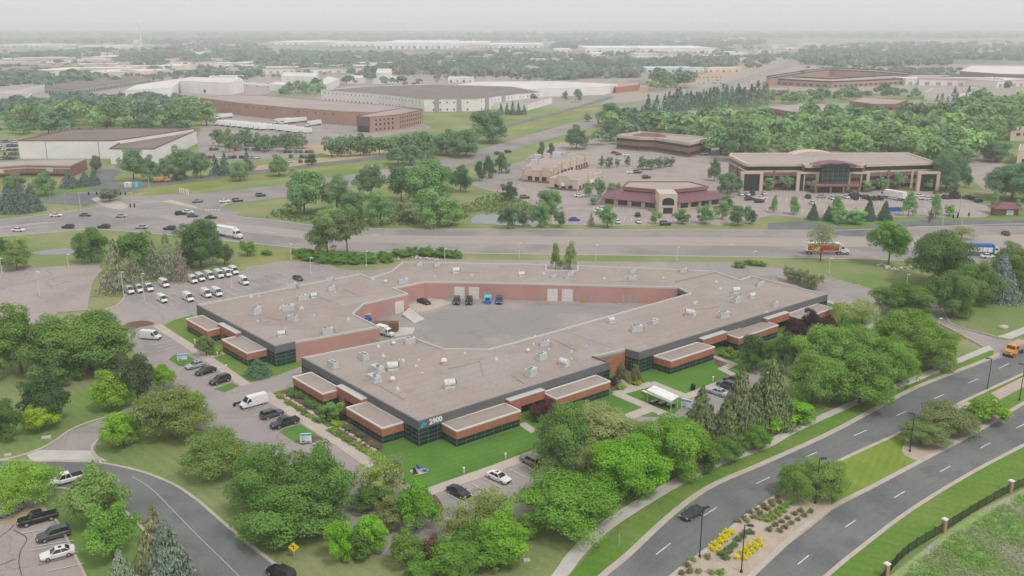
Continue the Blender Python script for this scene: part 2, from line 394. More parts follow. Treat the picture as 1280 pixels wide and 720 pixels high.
sheet('parking_lot', [(-20, 85), (150, 76), (330, 80), (330, 100), (-20, 112)], 'road_worn')
sheet('parking_lot', [(430, 96), (470, 84), (640, 84), (720, 90), (800, 96), (760, 112), (640, 116), (430, 112)], 'lot_old')
sheet('parking_lot', [(900, 112), (960, 82), (1180, 80), (1290, 84), (1290, 125), (1180, 130), (960, 120)], 'lot_old')
# retail and office lots
sheet('parking_lot', [(590, 232), (640, 208), (690, 180), (760, 172), (890, 184), (960, 190), (1000, 262), (900, 282), (720, 282), (690, 280), (690, 264), (640, 246)], 'lot_old')
sheet('parking_lot', [(870, 232), (960, 236), (1170, 240), (1250, 262), (1230, 272), (1000, 272), (900, 264)], 'lot_old')
sheet('access_road', [(1195, 196), (1228, 186), (1245, 200), (1280, 215), (1290, 232), (1262, 244), (1228, 236), (1205, 216)], 'lot_old')
# pond
sheet('pond', [(589, 273), (597, 269), (612, 267), (624, 269), (640, 274), (660, 279), (640, 282), (606, 280), (590, 279)], 'pond', True)
sheet('pond', [(36, 317), (50, 314), (75, 311), (94, 312.5), (91, 317), (60, 319)], 'pond', True)
sheet('pond', [(656, 268), (664, 268), (672, 280), (664, 283)], 'pond', True)

sheet('meadow', [(742, 150), (775, 138), (860, 118), (960, 112), (1080, 118), (1180, 118), (1180, 128), (1060, 124), (960, 130), (900, 150), (850, 160), (760, 172)], 'grass')
# frontage road O
ribbon('frontage_road', [(130, 243), (165, 232), (200, 227), (290, 216), (340, 211), (400, 204), (490, 192), (560, 176), (640, 154), (700, 139), (735, 129), (765, 120)],
       [(130, 252), (165, 238), (200, 233), (290, 221), (340, 216), (400, 208), (490, 197), (560, 181), (640, 158), (700, 142), (738, 131), (768, 122)], 'road_dark')
sheet('side_drive', [(108, 244), (116, 234), (118, 224), (116, 215), (122, 211), (146, 211), (152, 215), (142, 222), (146, 228), (162, 234), (150, 243)], 'road_dark')
ribbon('side_drive', [(46, 252), (60, 246), (100, 240), (135, 236)], [(108, 258), (112, 256), (125, 252), (150, 246)], 'road_dark')
# highway N, two carriageways
nA, nB = ribbon('highway', [(150, 246), (200, 245), (320, 236), (400, 224), (480, 212), (560, 198), (640, 175), (700, 158), (745, 147), (800, 134), (860, 118), (920, 100), (970, 84), (1010, 72)],
       [(190, 276), (240, 262), (320, 252), (400, 240), (480, 226), (560, 212), (640, 188), (700, 170), (745, 158), (800, 143), (860, 126), (920, 108), (975, 88), (1020, 75)], 'road_mid')
mb = MB(); strip(mb, resample([a.lerp(b, 0.5) for a, b in zip(nA, nB)][25:], 40), 2.2, 0.0, 0.25); struct('median', mb, 'road_worn')
# highway slip towards restaurants
ribbon('side_road', [(584, 232), (620, 214), (640, 205), (700, 188), (760, 176), (800, 170)], [(640, 240), (660, 215), (680, 200), (705, 192), (760, 181), (800, 174)], 'road_mid')
# arterial M
mA, mB_ = ribbon('arterial_road', [(-60, 279), (0, 275), (62, 268), (112, 261), (150, 252), (200, 252), (250, 262), (290, 270), (345, 276), (400, 283), (460, 286), (640, 287), (960, 288), (1060, 288), (1150, 284), (1290, 280), (1400, 280)],
       [(-60, 302), (0, 296), (60, 291), (112, 287), (150, 289), (200, 293), (250, 298), (300, 303), (357, 309), (400, 313), (450, 315), (577, 317), (960, 322), (1060, 324), (1150, 327), (1290, 331), (1400, 334)], 'road_mid', 90)
mids = [a.lerp(b, 0.5) for a, b in zip(mA, mB_)]
mb = MB(); zq = nz(); q0 = [a.lerp(b, .3) for a, b in zip(mA, mB_)][24:88]; q1 = [a.lerp(b, .62) for a, b in zip(mA, mB_)][24:88]; nq = len(q0)
mb.add([(p.x, p.y, zq) for p in q1] + [(p.x, p.y, zq) for p in q0], [(i, i + 1, nq + i + 1, nq + i) for i in range(nq - 1)]); struct('worn_lane', mb, 'road_worn')
mb = MB(); strip(mb, mids[0:18], 2.6, 0.0, nz()); struct('worn_lane', mb, 'road_worn')
kerb(mA, 0.7, 0.12); kerb(mB_, 0.7, 0.12)
ribbon('frontage_road', [(960, 279), (1010, 277), (1040, 283), (1065, 285), (1100, 281), (1150, 276), (1290, 275), (1400, 275)], [(960, 287), (1010, 289), (1055, 295), (1095, 294), (1140, 284), (1165, 282), (1290, 283), (1400, 283)], 'road_dark')
sheet('junction', [(62, 270), (112, 262), (128, 252), (180, 246), (220, 244), (262, 256), (300, 266), (290, 276), (220, 290), (150, 286), (90, 284)], 'road_mid')
sheet('traffic_island', [(114, 249), (124, 247), (150, 252), (160, 258), (150, 262), (130, 258)], 'concrete', True)
sheet('traffic_island', [(200, 252), (214, 250), (248, 259), (244, 261), (224, 257)], 'concrete')
sheet('worn_lane', [(200, 270), (225, 268), (262, 276), (300, 284), (290, 290), (240, 284), (212, 276)], 'road_worn')
# zebra bars and stop lines
mb = MB(); zz = nz()
for x in range(256, 276, 4):
    mb.flat(W([(x, 262), (x + 2.2, 262), (x + 2.4, 263.2), (x + 0.2, 263.2)]), zz)
for a, b in (((138, 270), (160, 273)), ((176, 253), (200, 252)), ((275, 259), (288, 252)), ((0, 284), (60, 278)), ((0, 289), (60, 283)), ((330, 290), (344, 291)), ((465, 294), (476, 294)), ((520, 301), (526, 301)), ((912, 306), (918, 306))):
    strip(mb, W([a, b]), 0.5, zz - 0.01, zz)
struct('road_markings', mb, 'paint')

setlay(0.088)
# the lot round the long building
lot_o = [(87, 540), (137, 521), (172, 505), (190, 470), (160, 430), (158, 412), (140, 400), (107, 391), (125, 389), (148, 380), (157, 368), (158, 360), (165, 355), (220, 353), (298, 341), (317, 334), (361, 328),
         (378, 328), (395, 330), (420, 336), (440, 338), (470, 338), (500, 333), (515, 325), (600, 325), (760, 327), (920, 328), (962, 334), (1010, 342), (1062, 355), (1100, 365), (1150, 374), (1140, 395), (1060, 400), (1040, 420), (980, 470), (930, 505),
         (880, 535), (800, 565), (720, 605), (670, 645), (600, 672), (520, 700), (450, 690), (400, 660), (350, 610), (318, 572), (296, 560), (260, 540), (200, 525), (150, 532), (125, 548), (121, 556), (117, 566), (47, 566), (70, 551)]
sheet('parking_lot', lot_o, 'lot')
sheet('parking_lot', [(-30, 338), (0, 336), (100, 332), (124, 332), (128, 338), (116, 352), (112, 372), (109, 388), (72, 391), (60, 405), (-30, 410)], 'lot_old')
kerbpx([(107, 392), (125, 390), (148, 381), (157, 369), (158, 360), (165, 355), (220, 353), (298, 341), (317, 334), (361, 328), (378, 328), (395, 330), (420, 336)], 0.4)
kerbpx([(962, 334), (1010, 342), (1062, 355), (1098, 365), (1140, 374)], 0.4)
kerbpx([(0, 576), (20, 572), (50, 562), (70, 551), (87, 539), (110, 529), (137, 521)], 0.5)
kerbpx([(300, 560), (316, 571), (330, 585)], 0.4)
# road C (lower left)
cA, cB = ribbon('local_road', [(-40, 575), (0, 577), (47, 578), (75, 577), (105, 578), (135, 582), (175, 591), (215, 607), (245, 627), (275, 653), (310, 682), (340, 706), (372, 731), (420, 770)],
       [(-40, 604), (0, 605), (57, 609), (85, 611), (110, 616), (140, 627), (165, 645), (190, 672), (212, 698), (235, 722), (262, 752), (300, 800)], 'road_dark', 80)
kerb(cA, 0.55, 0.14, off=0.25); kerb(cB, 0.5, 0.14, off=-0.25)
sheet('concrete_apron', [(33, 569), (50, 563), (118, 564), (122, 571), (128, 578), (105, 578.5), (75, 577.5), (40, 578.5)], 'concrete_pale')
kerbpx([(128, 548), (120, 553), (115, 562), (120, 571), (132, 577.5)], 0.5)
# lane joint on road C
mb = MB(); zz = nz()
strip(mb, cr(W([(165, 596), (190, 612), (215, 637), (245, 668), (275, 697), (300, 722)])), 0.12, zz - 0.01, zz); struct('road_seam', mb, 'concrete')
# lot lower left
sheet('parking_lot', [(-60, 640), (5, 628), (40, 620), (62, 640), (70, 652), (80, 672), (92, 690), (107, 722), (120, 760), (-80, 780)], 'lot_old')
sheet('gravel_patch', [(6, 655), (20, 645), (42, 636), (52, 642), (40, 650), (24, 656), (10, 658)], 'dirt', True)
kerbpx([(62, 644), (72, 654), (84, 675), (96, 700), (107, 722), (125, 765)], 0.4)
# boulevard, two carriageways
setlay(0.088)
aA, aB = ribbon('boulevard', [(690, 790), (720, 758), (760, 720), (790, 695), (840, 648), (890, 611), (960, 580), (1047, 540), (1135, 492), (1190, 469), (1236, 451), (1290, 428), (1360, 398), (1440, 362)],
       [(780, 785), (808, 752), (837, 720), (890, 680), (930, 645), (975, 616), (1045, 577), (1125, 540), (1200, 503), (1280, 466), (1360, 430), (1440, 396)], 'road_dark', 80)
bA, bB = ribbon('boulevard', [(885, 790), (915, 752), (945, 720), (985, 682), (1035, 641), (1100, 607), (1160, 575), (1225, 540), (1280, 507), (1360, 462), (1440, 420)],
       [(965, 790), (997, 752), (1030, 720), (1070, 687), (1135, 638), (1210, 592), (1280, 555), (1360, 512), (1440, 470)], 'road_dark', 80)
sheet('median_bed', [(780, 785), (808, 752), (837, 720), (890, 680), (930, 645), (975, 616), (1003, 600), (1040, 600), (1038, 640), (985, 682), (945, 720), (915, 752), (885, 790)], 'gravel_bed')
sheet('median_lawn', [(990, 607), (1045, 577), (1125, 540), (1136, 548), (1127, 563), (1131, 570), (1150, 577), (1100, 607), (1038, 639), (1040, 615), (1010, 608)], 'median_lawn')
sheet('median_bed', [(1136, 540), (1140, 532), (1200, 503), (1240, 485), (1250, 505), (1262, 515), (1225, 540), (1160, 575), (1148, 577), (1131, 570), (1127, 563)], 'gravel_bed')
sheet('median_lawn', [(1200, 503), (1280, 466), (1440, 396), (1440, 420), (1280, 507), (1255, 519), (1246, 500)], 'verge')
sheet('gravel_patch', [(1238, 492), (1280, 471), (1330, 449), (1340, 455), (1280, 484), (1250, 500)], 'gravel_bed')
sheet('verge', [(660, 790), (712, 720), (747, 680), (793, 641), (853, 604), (915, 576), (960, 559), (997, 541), (1085, 501), (1192, 455), (1240, 433), (1243, 448), (1190, 469), (1135, 492), (1047, 540), (960, 580), (890, 611), (840, 648), (790, 695), (760, 720), (690, 790)], 'verge')
sheet('verge', [(965, 790), (997, 752), (1030, 720), (1070, 687), (1135, 638), (1210, 592), (1280, 555), (1440, 470), (1440, 560), (1290, 604), (1222, 636), (1178, 664), (1135, 692), (1100, 732), (1060, 790)], 'verge')
kerb(aA, 1.1, 0.1, off=0.55); kerb(aB, 0.7, 0.12, off=-0.35); kerb(bA, 0.9, 0.12, off=0.45); kerb(bB, 0.7, 0.12, off=-0.35)
sheet('driveway', [(1157, 372), (1177, 384), (1183, 400), (1196, 409), (1247, 424), (1290, 430), (1258, 444), (1240, 452), (1242, 440), (1222, 431), (1185, 411), (1160, 398), (1135, 385), (1120, 370)], 'lot')
kerbpx([(1177, 382), (1183, 398), (1193, 407), (1220, 415), (1250, 423)], 0.4)
kerbpx([(1150, 394), (1185, 410), (1212, 424), (1228, 433)], 0.4)
ribbon('sidewalk', [(640, 775), (665, 745), (690, 720), (707, 695), (740, 662), (785, 632), (840, 600), (890, 575), (960, 549), (982, 539), (1060, 504), (1135, 474), (1195, 449), (1236, 432)],
       [(662, 775), (688, 745), (711, 720), (728, 697), (757, 668), (797, 640), (852, 607), (900, 583), (962, 560), (998, 540), (1085, 501), (1140, 480), (1200, 454), (1242, 437)], 'concrete_pale')
ribbon('sidewalk', [(1247, 421), (1262, 416), (1290, 405), (1340, 385)], [(1262, 425), (1275, 420), (1300, 410), (1350, 390)], 'concrete_pale')
mb = MB(); zz = nz()
for A_, B2_ in ((aA, aB), (bA, bB)):
    for f_, w_ in ((.5, .1), (.27, .07), (.74, .07)):
        strip(mb, [a.lerp(b, f_) for a, b in zip(A_, B2_)], w_, zz - .006, zz)
struct('road_seam', mb, 'road_seam')
# dashes of the boulevard
mb = MB(); zz = nz()
for a, b in (((820, 694), (838, 680)), ((879.5, 645.5), (896, 635)), ((945, 605.5), (962, 597)), ((1067, 545.5), (1083, 538.5)), ((1120, 520.5), (1132, 515)), ((1168, 499), (1180, 493.5)), ((1210, 479.5), (1223, 474)), ((1249, 461), (1261, 455)), ((1007, 572), (1021, 566)),
             ((997, 706.5), (1011, 695)), ((1056, 660), (1069.5, 651)), ((1117.5, 623), (1131, 615)), ((1175, 590.5), (1188, 583)), ((1225.5, 561), (1238, 554)), ((1270, 536), (1282, 530)), ((760, 748), (778, 732))):
    strip(mb, W([a, b]), 0.2, zz - 0.01, zz)
struct('lane_dashes', mb, 'paint')

setlay(0.1)
# grass and walks next to the long building
sheet('lawn', [(203, 408), (216, 401), (240, 394), (345, 440), (375, 446), (378, 458), (345, 470), (311, 479)], 'verge')
sheet('lawn', [(336, 493), (369, 483), (369, 470), (420, 450), (500, 425), (800, 430), (1040, 378), (1075, 385), (1090, 398), (1040, 425), (990, 446), (925, 470), (862, 500), (838, 522), (782, 521), (700, 548), (667, 563), (620, 581), (535, 612), (500, 600), (463, 573), (399, 534)], 'lawn')
sheet('lawn', [(211, 450), (219, 443), (233, 443), (250, 454), (238, 460), (224, 458)], 'lawn')
sheet('lawn', [(267, 487), (290, 479), (299, 483), (281, 491)], 'lawn')
sheet('lawn', [(350, 541), (354, 537), (376, 531), (390, 540), (404, 549), (388, 554), (370, 554)], 'lawn')
sheet('garden_bed', [(367, 553), (386, 546), (398, 545), (404, 549), (390, 555), (378, 557)], 'mulch')
sheet('garden_bed', [(153, 409), (160, 404), (178, 401), (190, 403), (192, 406), (172, 410), (158, 413)], 'mulch', True)
sheet('garden_bed', [(350, 491), (370, 485), (410, 507), (425, 524), (400, 533), (380, 520)], 'mulch')
sheet('garden_bed', [(408, 538), (424, 529), (440, 534), (478, 556), (480, 562), (464, 571)], 'mulch')
sheet('garden_bed', [(780, 466), (795, 470), (806, 478), (796, 484), (782, 480)], 'mulch')
sheet('garden_bed', [(762, 478), (775, 482), (784, 490), (775, 492), (764, 488)], 'mulch')
sheet('garden_bed', [(537, 620), (544, 620), (552, 630), (553, 640), (546, 640), (538, 632)], 'mulch', True)
sheet('garden_bed', [(893, 447), (905, 455), (915, 460), (903, 462), (893, 455)], 'mulch')
def walk(px, w=2.0, mat='concrete'):
    mb = MB(); strip(mb, W(px), w, 0.0, nz() + 0.03); struct('sidewalk', mb, mat)
walk([(196, 407), (250, 442), (308, 482)], 2.4)
walk([(330, 493), (380, 524), (430, 556), (468, 583)], 3.0)
walk([(263, 447), (285, 440)], 1.8)
walk([(405, 541), (432, 529)], 1.8)
walk([(535, 616), (615, 588), (668, 568), (700, 553)], 2.6)
walk([(769, 493), (816, 480)], 2.4); walk([(813, 479), (860, 498)], 2.4); walk([(852, 499), (925, 471)], 2.4); walk([(769, 492), (842, 523)], 2.4); walk([(780, 524), (812, 512)], 2.6)
walk([(769, 474), (794, 487)], 1.8); walk([(892, 446), (918, 456)], 1.8); walk([(919, 455), (901, 463)], 1.8); walk([(900, 461), (920, 471)], 1.8)
walk([(652, 530), (668, 541)], 1.8); walk([(1032, 376), (1056, 386)], 1.6); walk([(1096, 394), (1099, 402), (1080, 412)], 1.6)
sheet('patio', [(512, 590), (522, 584), (536, 588), (534, 592), (518, 596)], 'concrete_pale')
# courtyard
sheet('courtyard_pavement', [(440, 400), (500, 380), (520, 372), (540, 372), (600, 375), (850, 388), (900, 392), (700, 440), (500, 440), (470, 430)], 'yard_asphalt')
sheet('concrete_pad', [(510, 383), (530, 373), (552, 375), (566, 379), (540, 388), (518, 391)], 'concrete')
sheet('concrete_pad', [(470, 418), (490, 413), (498, 410), (519, 410), (516, 418), (494, 422)], 'concrete_pale')

# stall lines
def stalls(a0, a1, b0, b1, n, wd=0.16):       # n lines; their starts run a0->a1, their ends b0->b1
    mb = MB(); zz = nz()
    for i in range(n):
        t = i / max(n - 1, 1)
        p = (a0[0] + (a1[0] - a0[0]) * t, a0[1] + (a1[1] - a0[1]) * t); q = (b0[0] + (b1[0] - b0[0]) * t, b0[1] + (b1[1] - b0[1]) * t)
        strip(mb, W([p, q]), wd, zz - 0.01, zz)
    struct('parking_lines', mb, 'paint')
stalls((559, 618), (652, 581), (581, 630), (672, 592), 7)
stalls((186, 432), (213, 443), (226, 430), (242, 440), 4) if False else stalls((185, 424), (198, 441), (205, 420), (222, 434), 5)
stalls((243, 470), (262, 482), (256, 462), (278, 475), 3)
stalls((304, 514), (336, 536), (332, 507), (362, 528), 4)
stalls((379, 551), (396, 571), (395, 557), (412, 566), 3)
stalls((238, 374), (345, 340), (258, 384), (365, 348), 12)
stalls((176, 376), (216, 366), (196, 388), (236, 378), 5)
stalls((330, 344), (410, 333), (345, 349), (420, 338), 6)
stalls((3, 684), (30, 655), (52, 671), (70, 654), 3) if False else stalls((26, 668), (38, 690), (76, 661), (86, 680), 2)
stalls((40, 685), (58, 716), (92, 677), (104, 706), 3)
stalls((1000, 345), (1060, 360), (1012, 340), (1075, 356), 7)
stalls((1024, 378), (1075, 388), (1036, 372), (1086, 381), 6)
stalls((822, 520), (835, 528), (828, 513), (842, 521), 2)
stalls((960, 246), (1180, 250), (957, 252), (1182, 256), 28, 0.2)
stalls((960, 262), (1200, 264), (957, 268), (1204, 269), 28, 0.2)
stalls((745, 272), (880, 274), (743, 278), (880, 280), 16, 0.2)
# tar-sealed cracks in the lower-left lot
mb = MB(); zz = nz()
for px in ([(0, 672), (12, 664), (17, 658)], [(17, 664), (32, 672), (33, 678), (26, 690), (24, 706), (28, 722)], [(0, 708), (20, 700)], [(48, 708), (80, 700), (95, 694)]):
    strip(mb, cr(W(px), 5), 0.09, zz - 0.01, zz)
struct('sealed_cracks', mb, 'dark_metal')
# ------------------------------------------------------------------ the long low building
HB = 5.15
rp_ = [(245.6, 381), (343.7, 433), (369, 427), (474, 407.8), (441, 392), (455, 379), (510, 366.5), (492, 359.8), (530, 352), (600, 352.6), (700, 355), (847.5, 358.7), (863, 366), (640, 428.5), (610, 436), (555, 435.3), (511, 420),
       (376.5, 446.8), (523, 527), (762.7, 452.3), (742.5, 445), (781.5, 436), (799, 440.7), (1034.7, 368), (938.5, 344.5), (925, 349.5), (893, 338.5), (722, 331.5), (722, 337.8), (683, 337.3), (683, 330), (503, 327), (490, 338.5), (463, 347), (450, 342)]
RP = W(rp_, HB); RP2 = [(p.x, p.y) for p in RP]
area = sum(RP2[i][0] * RP2[(i + 1) % len(RP2)][1] - RP2[(i + 1) % len(RP2)][0] * RP2[i][1] for i in range(len(RP2))) / 2
assert area > 0, area
def inset(pts, d):
    n = len(pts); out = []
    for i in range(n):
        a = Vector(pts[i - 1]); b = Vector(pts[i]); c = Vector(pts[(i + 1) % n])
        u = (b - a).normalized(); v = (c - b).normalized()
        n1 = Vector((-u.y, u.x)); n2_ = Vector((-v.y, v.x)); m_ = (n1 + n2_)
        if m_.length < 1e-3: m_ = n1
        else: m_ = m_ / max(m_.length_squared / 2, 0.35)
        out.append((b.x + m_.x * d, b.y + m_.y * d))
    return out
def ringtop(mb, outer, inner, z, mi=0):
    n = len(outer); o = len(mb.v)
    mb.v += [(p[0], p[1], z) for p in outer] + [(p[0], p[1], z) for p in inner]
    mb.f += [(o + i, o + (i + 1) % n, o + n + (i + 1) % n, o + n + i) for i in range(n)]; mb.m += [mi] * n
def coping(name, outer, wd, z0, z1, mat, root, proud=0.05):
    """a closed cap running round the roof edge"""
    o = inset(outer, -proud); i = inset(outer, wd); n = len(o); mb = MB()
    ringtop(mb, o, i, z1)
    for a, flip in ((o, 0), (i, 1)):
        for k in range(n):
            p, q = a[k], a[(k + 1) % n]
            vs = [(p[0], p[1], z0), (q[0], q[1], z0), (q[0], q[1], z1), (p[0], p[1], z1)]
            mb.add(vs, [(0, 1, 2, 3) if not flip else (3, 2, 1, 0)])
    ringtop(mb, i, o, z0)
    return part(name, mb, mat, root)
B0 = G(600, 420)
bld = thing('industrial_building', 'long low flat roofed office building with brick bays and the number 2900', 'building', (B0.x, B0.y, 0))
mb = MB(); mb.flat(inset(RP2, 0.2), HB - 0.38); roof = part('roof', mb, 'roof_main', bld)
def split_parapet():
    o = inset(RP2, -.04); i = inset(RP2, .3); n_ = len(o)
    for nm, mat, sel in (('parapet', 'grey_band', {0, 1, 17, 18, 19, 21, 22}), ('parapet', 'grey_cap', None)):
        mb = MB()
        for k in range(n_):
            front = k in {0, 1, 17, 18, 19, 21, 22}
            if front != (sel is not None): continue
            a, b, c, d = o[k], o[(k + 1) % n_], i[(k + 1) % n_], i[k]; z0, z1 = HB - .5, HB
            mb.add([(a[0], a[1], z1), (b[0], b[1], z1), (c[0], c[1], z1), (d[0], d[1], z1), (a[0], a[1], z0), (b[0], b[1], z0), (c[0], c[1], z0), (d[0], d[1], z0)], [(0, 1, 2, 3), (4, 5, 1, 0), (6, 7, 3, 2), (7, 6, 5, 4)])
        part(nm, mb, mat, bld)
split_parapet()
zt = HB - 0.372
for px in (((702, 412.5), (767, 435)), ((700, 350), (702, 334)), ((510, 352), (499, 342)), ((845, 352.5), (892, 341))):
    a, b = W(px, zt); mb = MB(); mb.bar(a, b, 0.25 if px[0][0] < 840 else 0.5, 0.06 if px[0][0] < 840 else 0.36, zt); part('expansion_joint', mb, 'grey_edge', roof)
def curtain(a, b, z0, z1, root, nrow, colw=2.1, mat='glass_green', rec=0.0, name='window'):
    """glazed wall from a to b with its grid of mullions"""
    d = Vector((b[0] - a[0], b[1] - a[1])); l = d.length; d.normalize()
    mb = MB(); mb.wallseg(a, b, z0, z1, 0, -rec); wn = part(name, mb, mat, root)
    fr = MB(); n = Vector((d.y, -d.x)); nc = max(1, round(l / colw))
    for k in range(nc + 1):
        t = min(max(l * k / nc, 0.04), l - 0.04); c = Vector(a[:2]) + d * t + n * (0.02 - rec)
        fr.box((c.x, c.y, (z0 + z1) / 2), (0.05, 0.07, z1 - z0 - 0.01), math.atan2(d.y, d.x))
    for k in range(nrow + 1):
        z = z0 + (z1 - z0) * k / nrow; z = min(max(z, z0 + 0.05), z1 - 0.05)
        c = Vector(a[:2]) + d * (l / 2) + n * (0.035 - rec)
        fr.box((c.x, c.y, z), (l - 0.02, 0.06, 0.05), math.atan2(d.y, d.x))
    part('window_frame', fr, 'mullion', wn)
    return wn
glass_edges = {0: 1, 1: 1, 17: 1, 18: 1, 19: 1, 20: 0, 21: 1, 22: 1, 23: 1, 11: 1}
brick_edges = {2, 3, 4, 5, 6, 7, 8, 9, 10, 12, 13, 14, 15, 16}
n = len(RP2)
for i in range(n):
    a, b = RP2[i], RP2[(i + 1) % n]; mb = MB()
    if i in glass_edges and glass_edges[i]:
        mb.wallseg(a, b, 3.55, HB - 0.02); part('wall', mb, 'grey_band', bld)
        curtain(a, b, 0.12, 3.55, bld, 4)
        mb = MB(); mb.wallseg(a, b, -0.2, 0.12, 0, 0.03); part('plinth', mb, 'concrete', bld)
    elif i == 20:
        mb.wallseg(a, b, 2.5, 4.2); mb.wallseg(a, b, 0, 2.5, 0); part('wall', mb, 'brick', bld)
        mb = MB(); mb.wallseg(a, b, 4.2, HB - 0.02); part('wall', mb, 'grey_edge', bld)
        A = Vector(a); Bv = Vector(b); p = A.lerp(Bv, 0.05); q = A.lerp(Bv, 0.38); mb = MB(); mb.wallseg(p, q, 0.05, 2.6, 0, 0.03); part('door', mb, 'glass_dark', bld)
    elif i in brick_edges:
        mb.wallseg(a, b, -0.2, HB - 0.02); part('wall', mb, 'brick_pink', bld)
    else:
        mb.wallseg(a, b, -0.2, HB - 0.02); part('wall', mb, 'grey_edge', bld)
# brick bays standing out of the facades
ZP = 3.5
def bay(px, first=(0, 1), sides=(0, 1)):
    """px: outer corners (left, near, right) at the top of the bay, then a point back inside the building"""
    P = [(v.x, v.y) for v in W(px, ZP)]
    back = (P[0][0] + P[2][0] - P[1][0], P[0][1] + P[2][1] - P[1][1]); poly = [P[0], P[1], P[2], back]
    ar = sum(poly[i][0] * poly[(i + 1) % 4][1] - poly[(i + 1) % 4][0] * poly[i][1] for i in range(4))
    if ar < 0: poly = poly[::-1]
    mb = MB(); mb.prism(poly, 1.75, ZP - 0.03, 0, False); by = part('brick_bay', mb, 'brick', bld)
    ins = inset(poly, 0.12)
    mb = MB(); mb.prism(ins, -0.2, 1.75, 0, False); mb.flat([p for p in poly], 1.752)
    for k in range(4):
        p, q = ins[k], ins[(k + 1) % 4]
        curtain(p, q, 0.15, 1.74, by, 2, 2.2)
        mbp = MB(); mbp.wallseg(p, q, -0.2, 0.15, 0, 0.08); part('plinth', mbp, 'concrete', by)
    mb = MB(); mb.flat(inset(poly, 0.1), ZP - 0.22); part('roof', mb, 'roof_main', by)
    coping('coping', poly, 0.2, ZP - 0.3, ZP, 'white_cap', by, 0.05)
    return poly
# each bay: far outer corner, near outer corner, where its side meets the main wall
bays = [((232.5, 398.2), (259, 413), (280, 408)), ((277, 423.8), (308.7, 441.2), (334, 435.4)),
        ((365.6, 470.6), (403, 492), (427, 485.5)), ((432.5, 508.8), (477.5, 535), (505, 526.8)),
        ((551, 527.8), (570.6, 538.6), (651, 512.8)), ((677, 489.6), (695, 498.2), (763, 476)),
        ((817, 444.4), (839, 450.8), (893.7, 433.1)), ((903.5, 416), (923.6, 422.4), (973, 406)), ((982, 392.5), (1003, 398.4), (1042, 384.5))]
for bpx in bays: bay(bpx)
# recessed entries: a brick lintel with a pale coping between two bays
def link(ca, cb, depth, edge):
    a = G(*ca, 4.25); b = G(*cb, 4.25); e0 = Vector(RP2[edge]); e1 = Vector(RP2[edge + 1]); d = (e1 - e0).normalized(); nn = Vector((d.y, -d.x))
    ua = (Vector((a.x, a.y)) - e0).dot(d); ub = (Vector((b.x, b.y)) - e0).dot(d)
    if ua > ub: ua, ub = ub, ua
    p = e0 + d * ua; q = e0 + d * ub; poly = [tuple(p + nn * 0.02), tuple(p + nn * depth), tuple(q + nn * depth), tuple(q + nn * 0.02)]
    mb = MB(); mb.prism([tuple(v) for v in poly], 2.35, 4.1, 0, True); lk = part('entry_lintel', mb, 'brick', bld)
    mb = MB(); mb.prism(inset([tuple(v) for v in poly] if MBccw(poly) else [tuple(v) for v in poly][::-1], -0.06), 4.1, 4.27, 0, True); part('coping', mb, 'grey_cap', lk)
    mb = MB(); l = ub - ua; c = e0 + d * (ua + l * 0.2) + nn * (depth / 2 + 0.03)
    mb.box((c.x, c.y, 1.15), (l * 0.22, depth - 0.1, 2.4), math.atan2(d.y, d.x)); part('brick_pier', mb, 'brick', lk)
    c0 = e0 + d * (ua + l * 0.34) + nn * 0.04; c1 = e0 + d * (ua + l * 0.97) + nn * 0.04
    mb = MB(); mb.wallseg(c0, c1, 0.02, 2.4, 0, 0.02); part('door', mb, 'glass_dark', lk)
def MBccw(poly):
    return sum(poly[i][0] * poly[(i + 1) % 4][1] - poly[(i + 1) % 4][0] * poly[i][1] for i in range(4)) > 0
link((278, 403), (300, 415.5), 1.5, 0); link((426, 480.5), (458, 497.5), 1.5, 17); link((632, 498.5), (677, 485.5), 1.5, 18)
link((874, 422.5), (905, 413.5), 1.5, 22); link((954, 397.3), (982, 389), 1.5, 22)
# roll-up doors, personnel doors, dock bumpers in the courtyard
def walldoor(px0, px1, h, mat, edge, name='roller_door', z0=0.05, ribs=4):
    e0 = Vector(RP2[edge]); e1 = Vector(RP2[edge + 1]); d = (e1 - e0).normalized()
    a = G(*px0); b = G(*px1); n_ = Vector((d.y, -d.x))
    def on(px):                               # bearing meets the wall line
        p = G(*px); r = Vector((p.x, p.y)); # solve r*s on line
        den = r.x * d.y - r.y * d.x; s = (e0.x * d.y - e0.y * d.x) / den; return r * s
    p, q = on(px0), on(px1)
    if (q - p).dot(d) < 0: p, q = q, p
    mb = MB(); mb.wallseg(p, q, z0, h, 0, 0.05)
    c = (p + q) / 2 + n_ * 0.03
    mb.box((c.x, c.y, h + 0.03), ((q - p).length + 0.1, 0.1, 0.08), math.atan2(d.y, d.x))
    dr = part(name, mb, mat, bld)
    if ribs:
        m2 = MB()
        for k in range(1, ribs): m2.box((c.x, c.y, z0 + (h - z0) * k / ribs), ((q - p).length - 0.1, 0.09, 0.05), math.atan2(d.y, d.x))
        part('door_rib', m2, 'steel', dr)
walldoor((568, 374), (581, 374), 3.6, 'door_white', 8); walldoor((586, 374), (599, 374), 3.6, 'door_white', 8)
walldoor((684, 378), (697, 378), 3.6, 'door_white', 9); walldoor((702, 378), (716, 378), 3.6, 'door_white', 10)
walldoor((494, 392), (505, 390), 3.4, 'door_white', 5)
for x0, e in ((560, 8), (674, 9), (721, 10), (729, 10), (736, 10), (777, 10), (785, 10), (793, 10), (604, 9)):
    walldoor((x0, 375), (x0 + 4, 375), 2.2, 'grey_wall', e, 'door', ribs=0)
walldoor((484, 394), (490, 393), 2.3, 'grey_wall', 5, 'door', ribs=0)
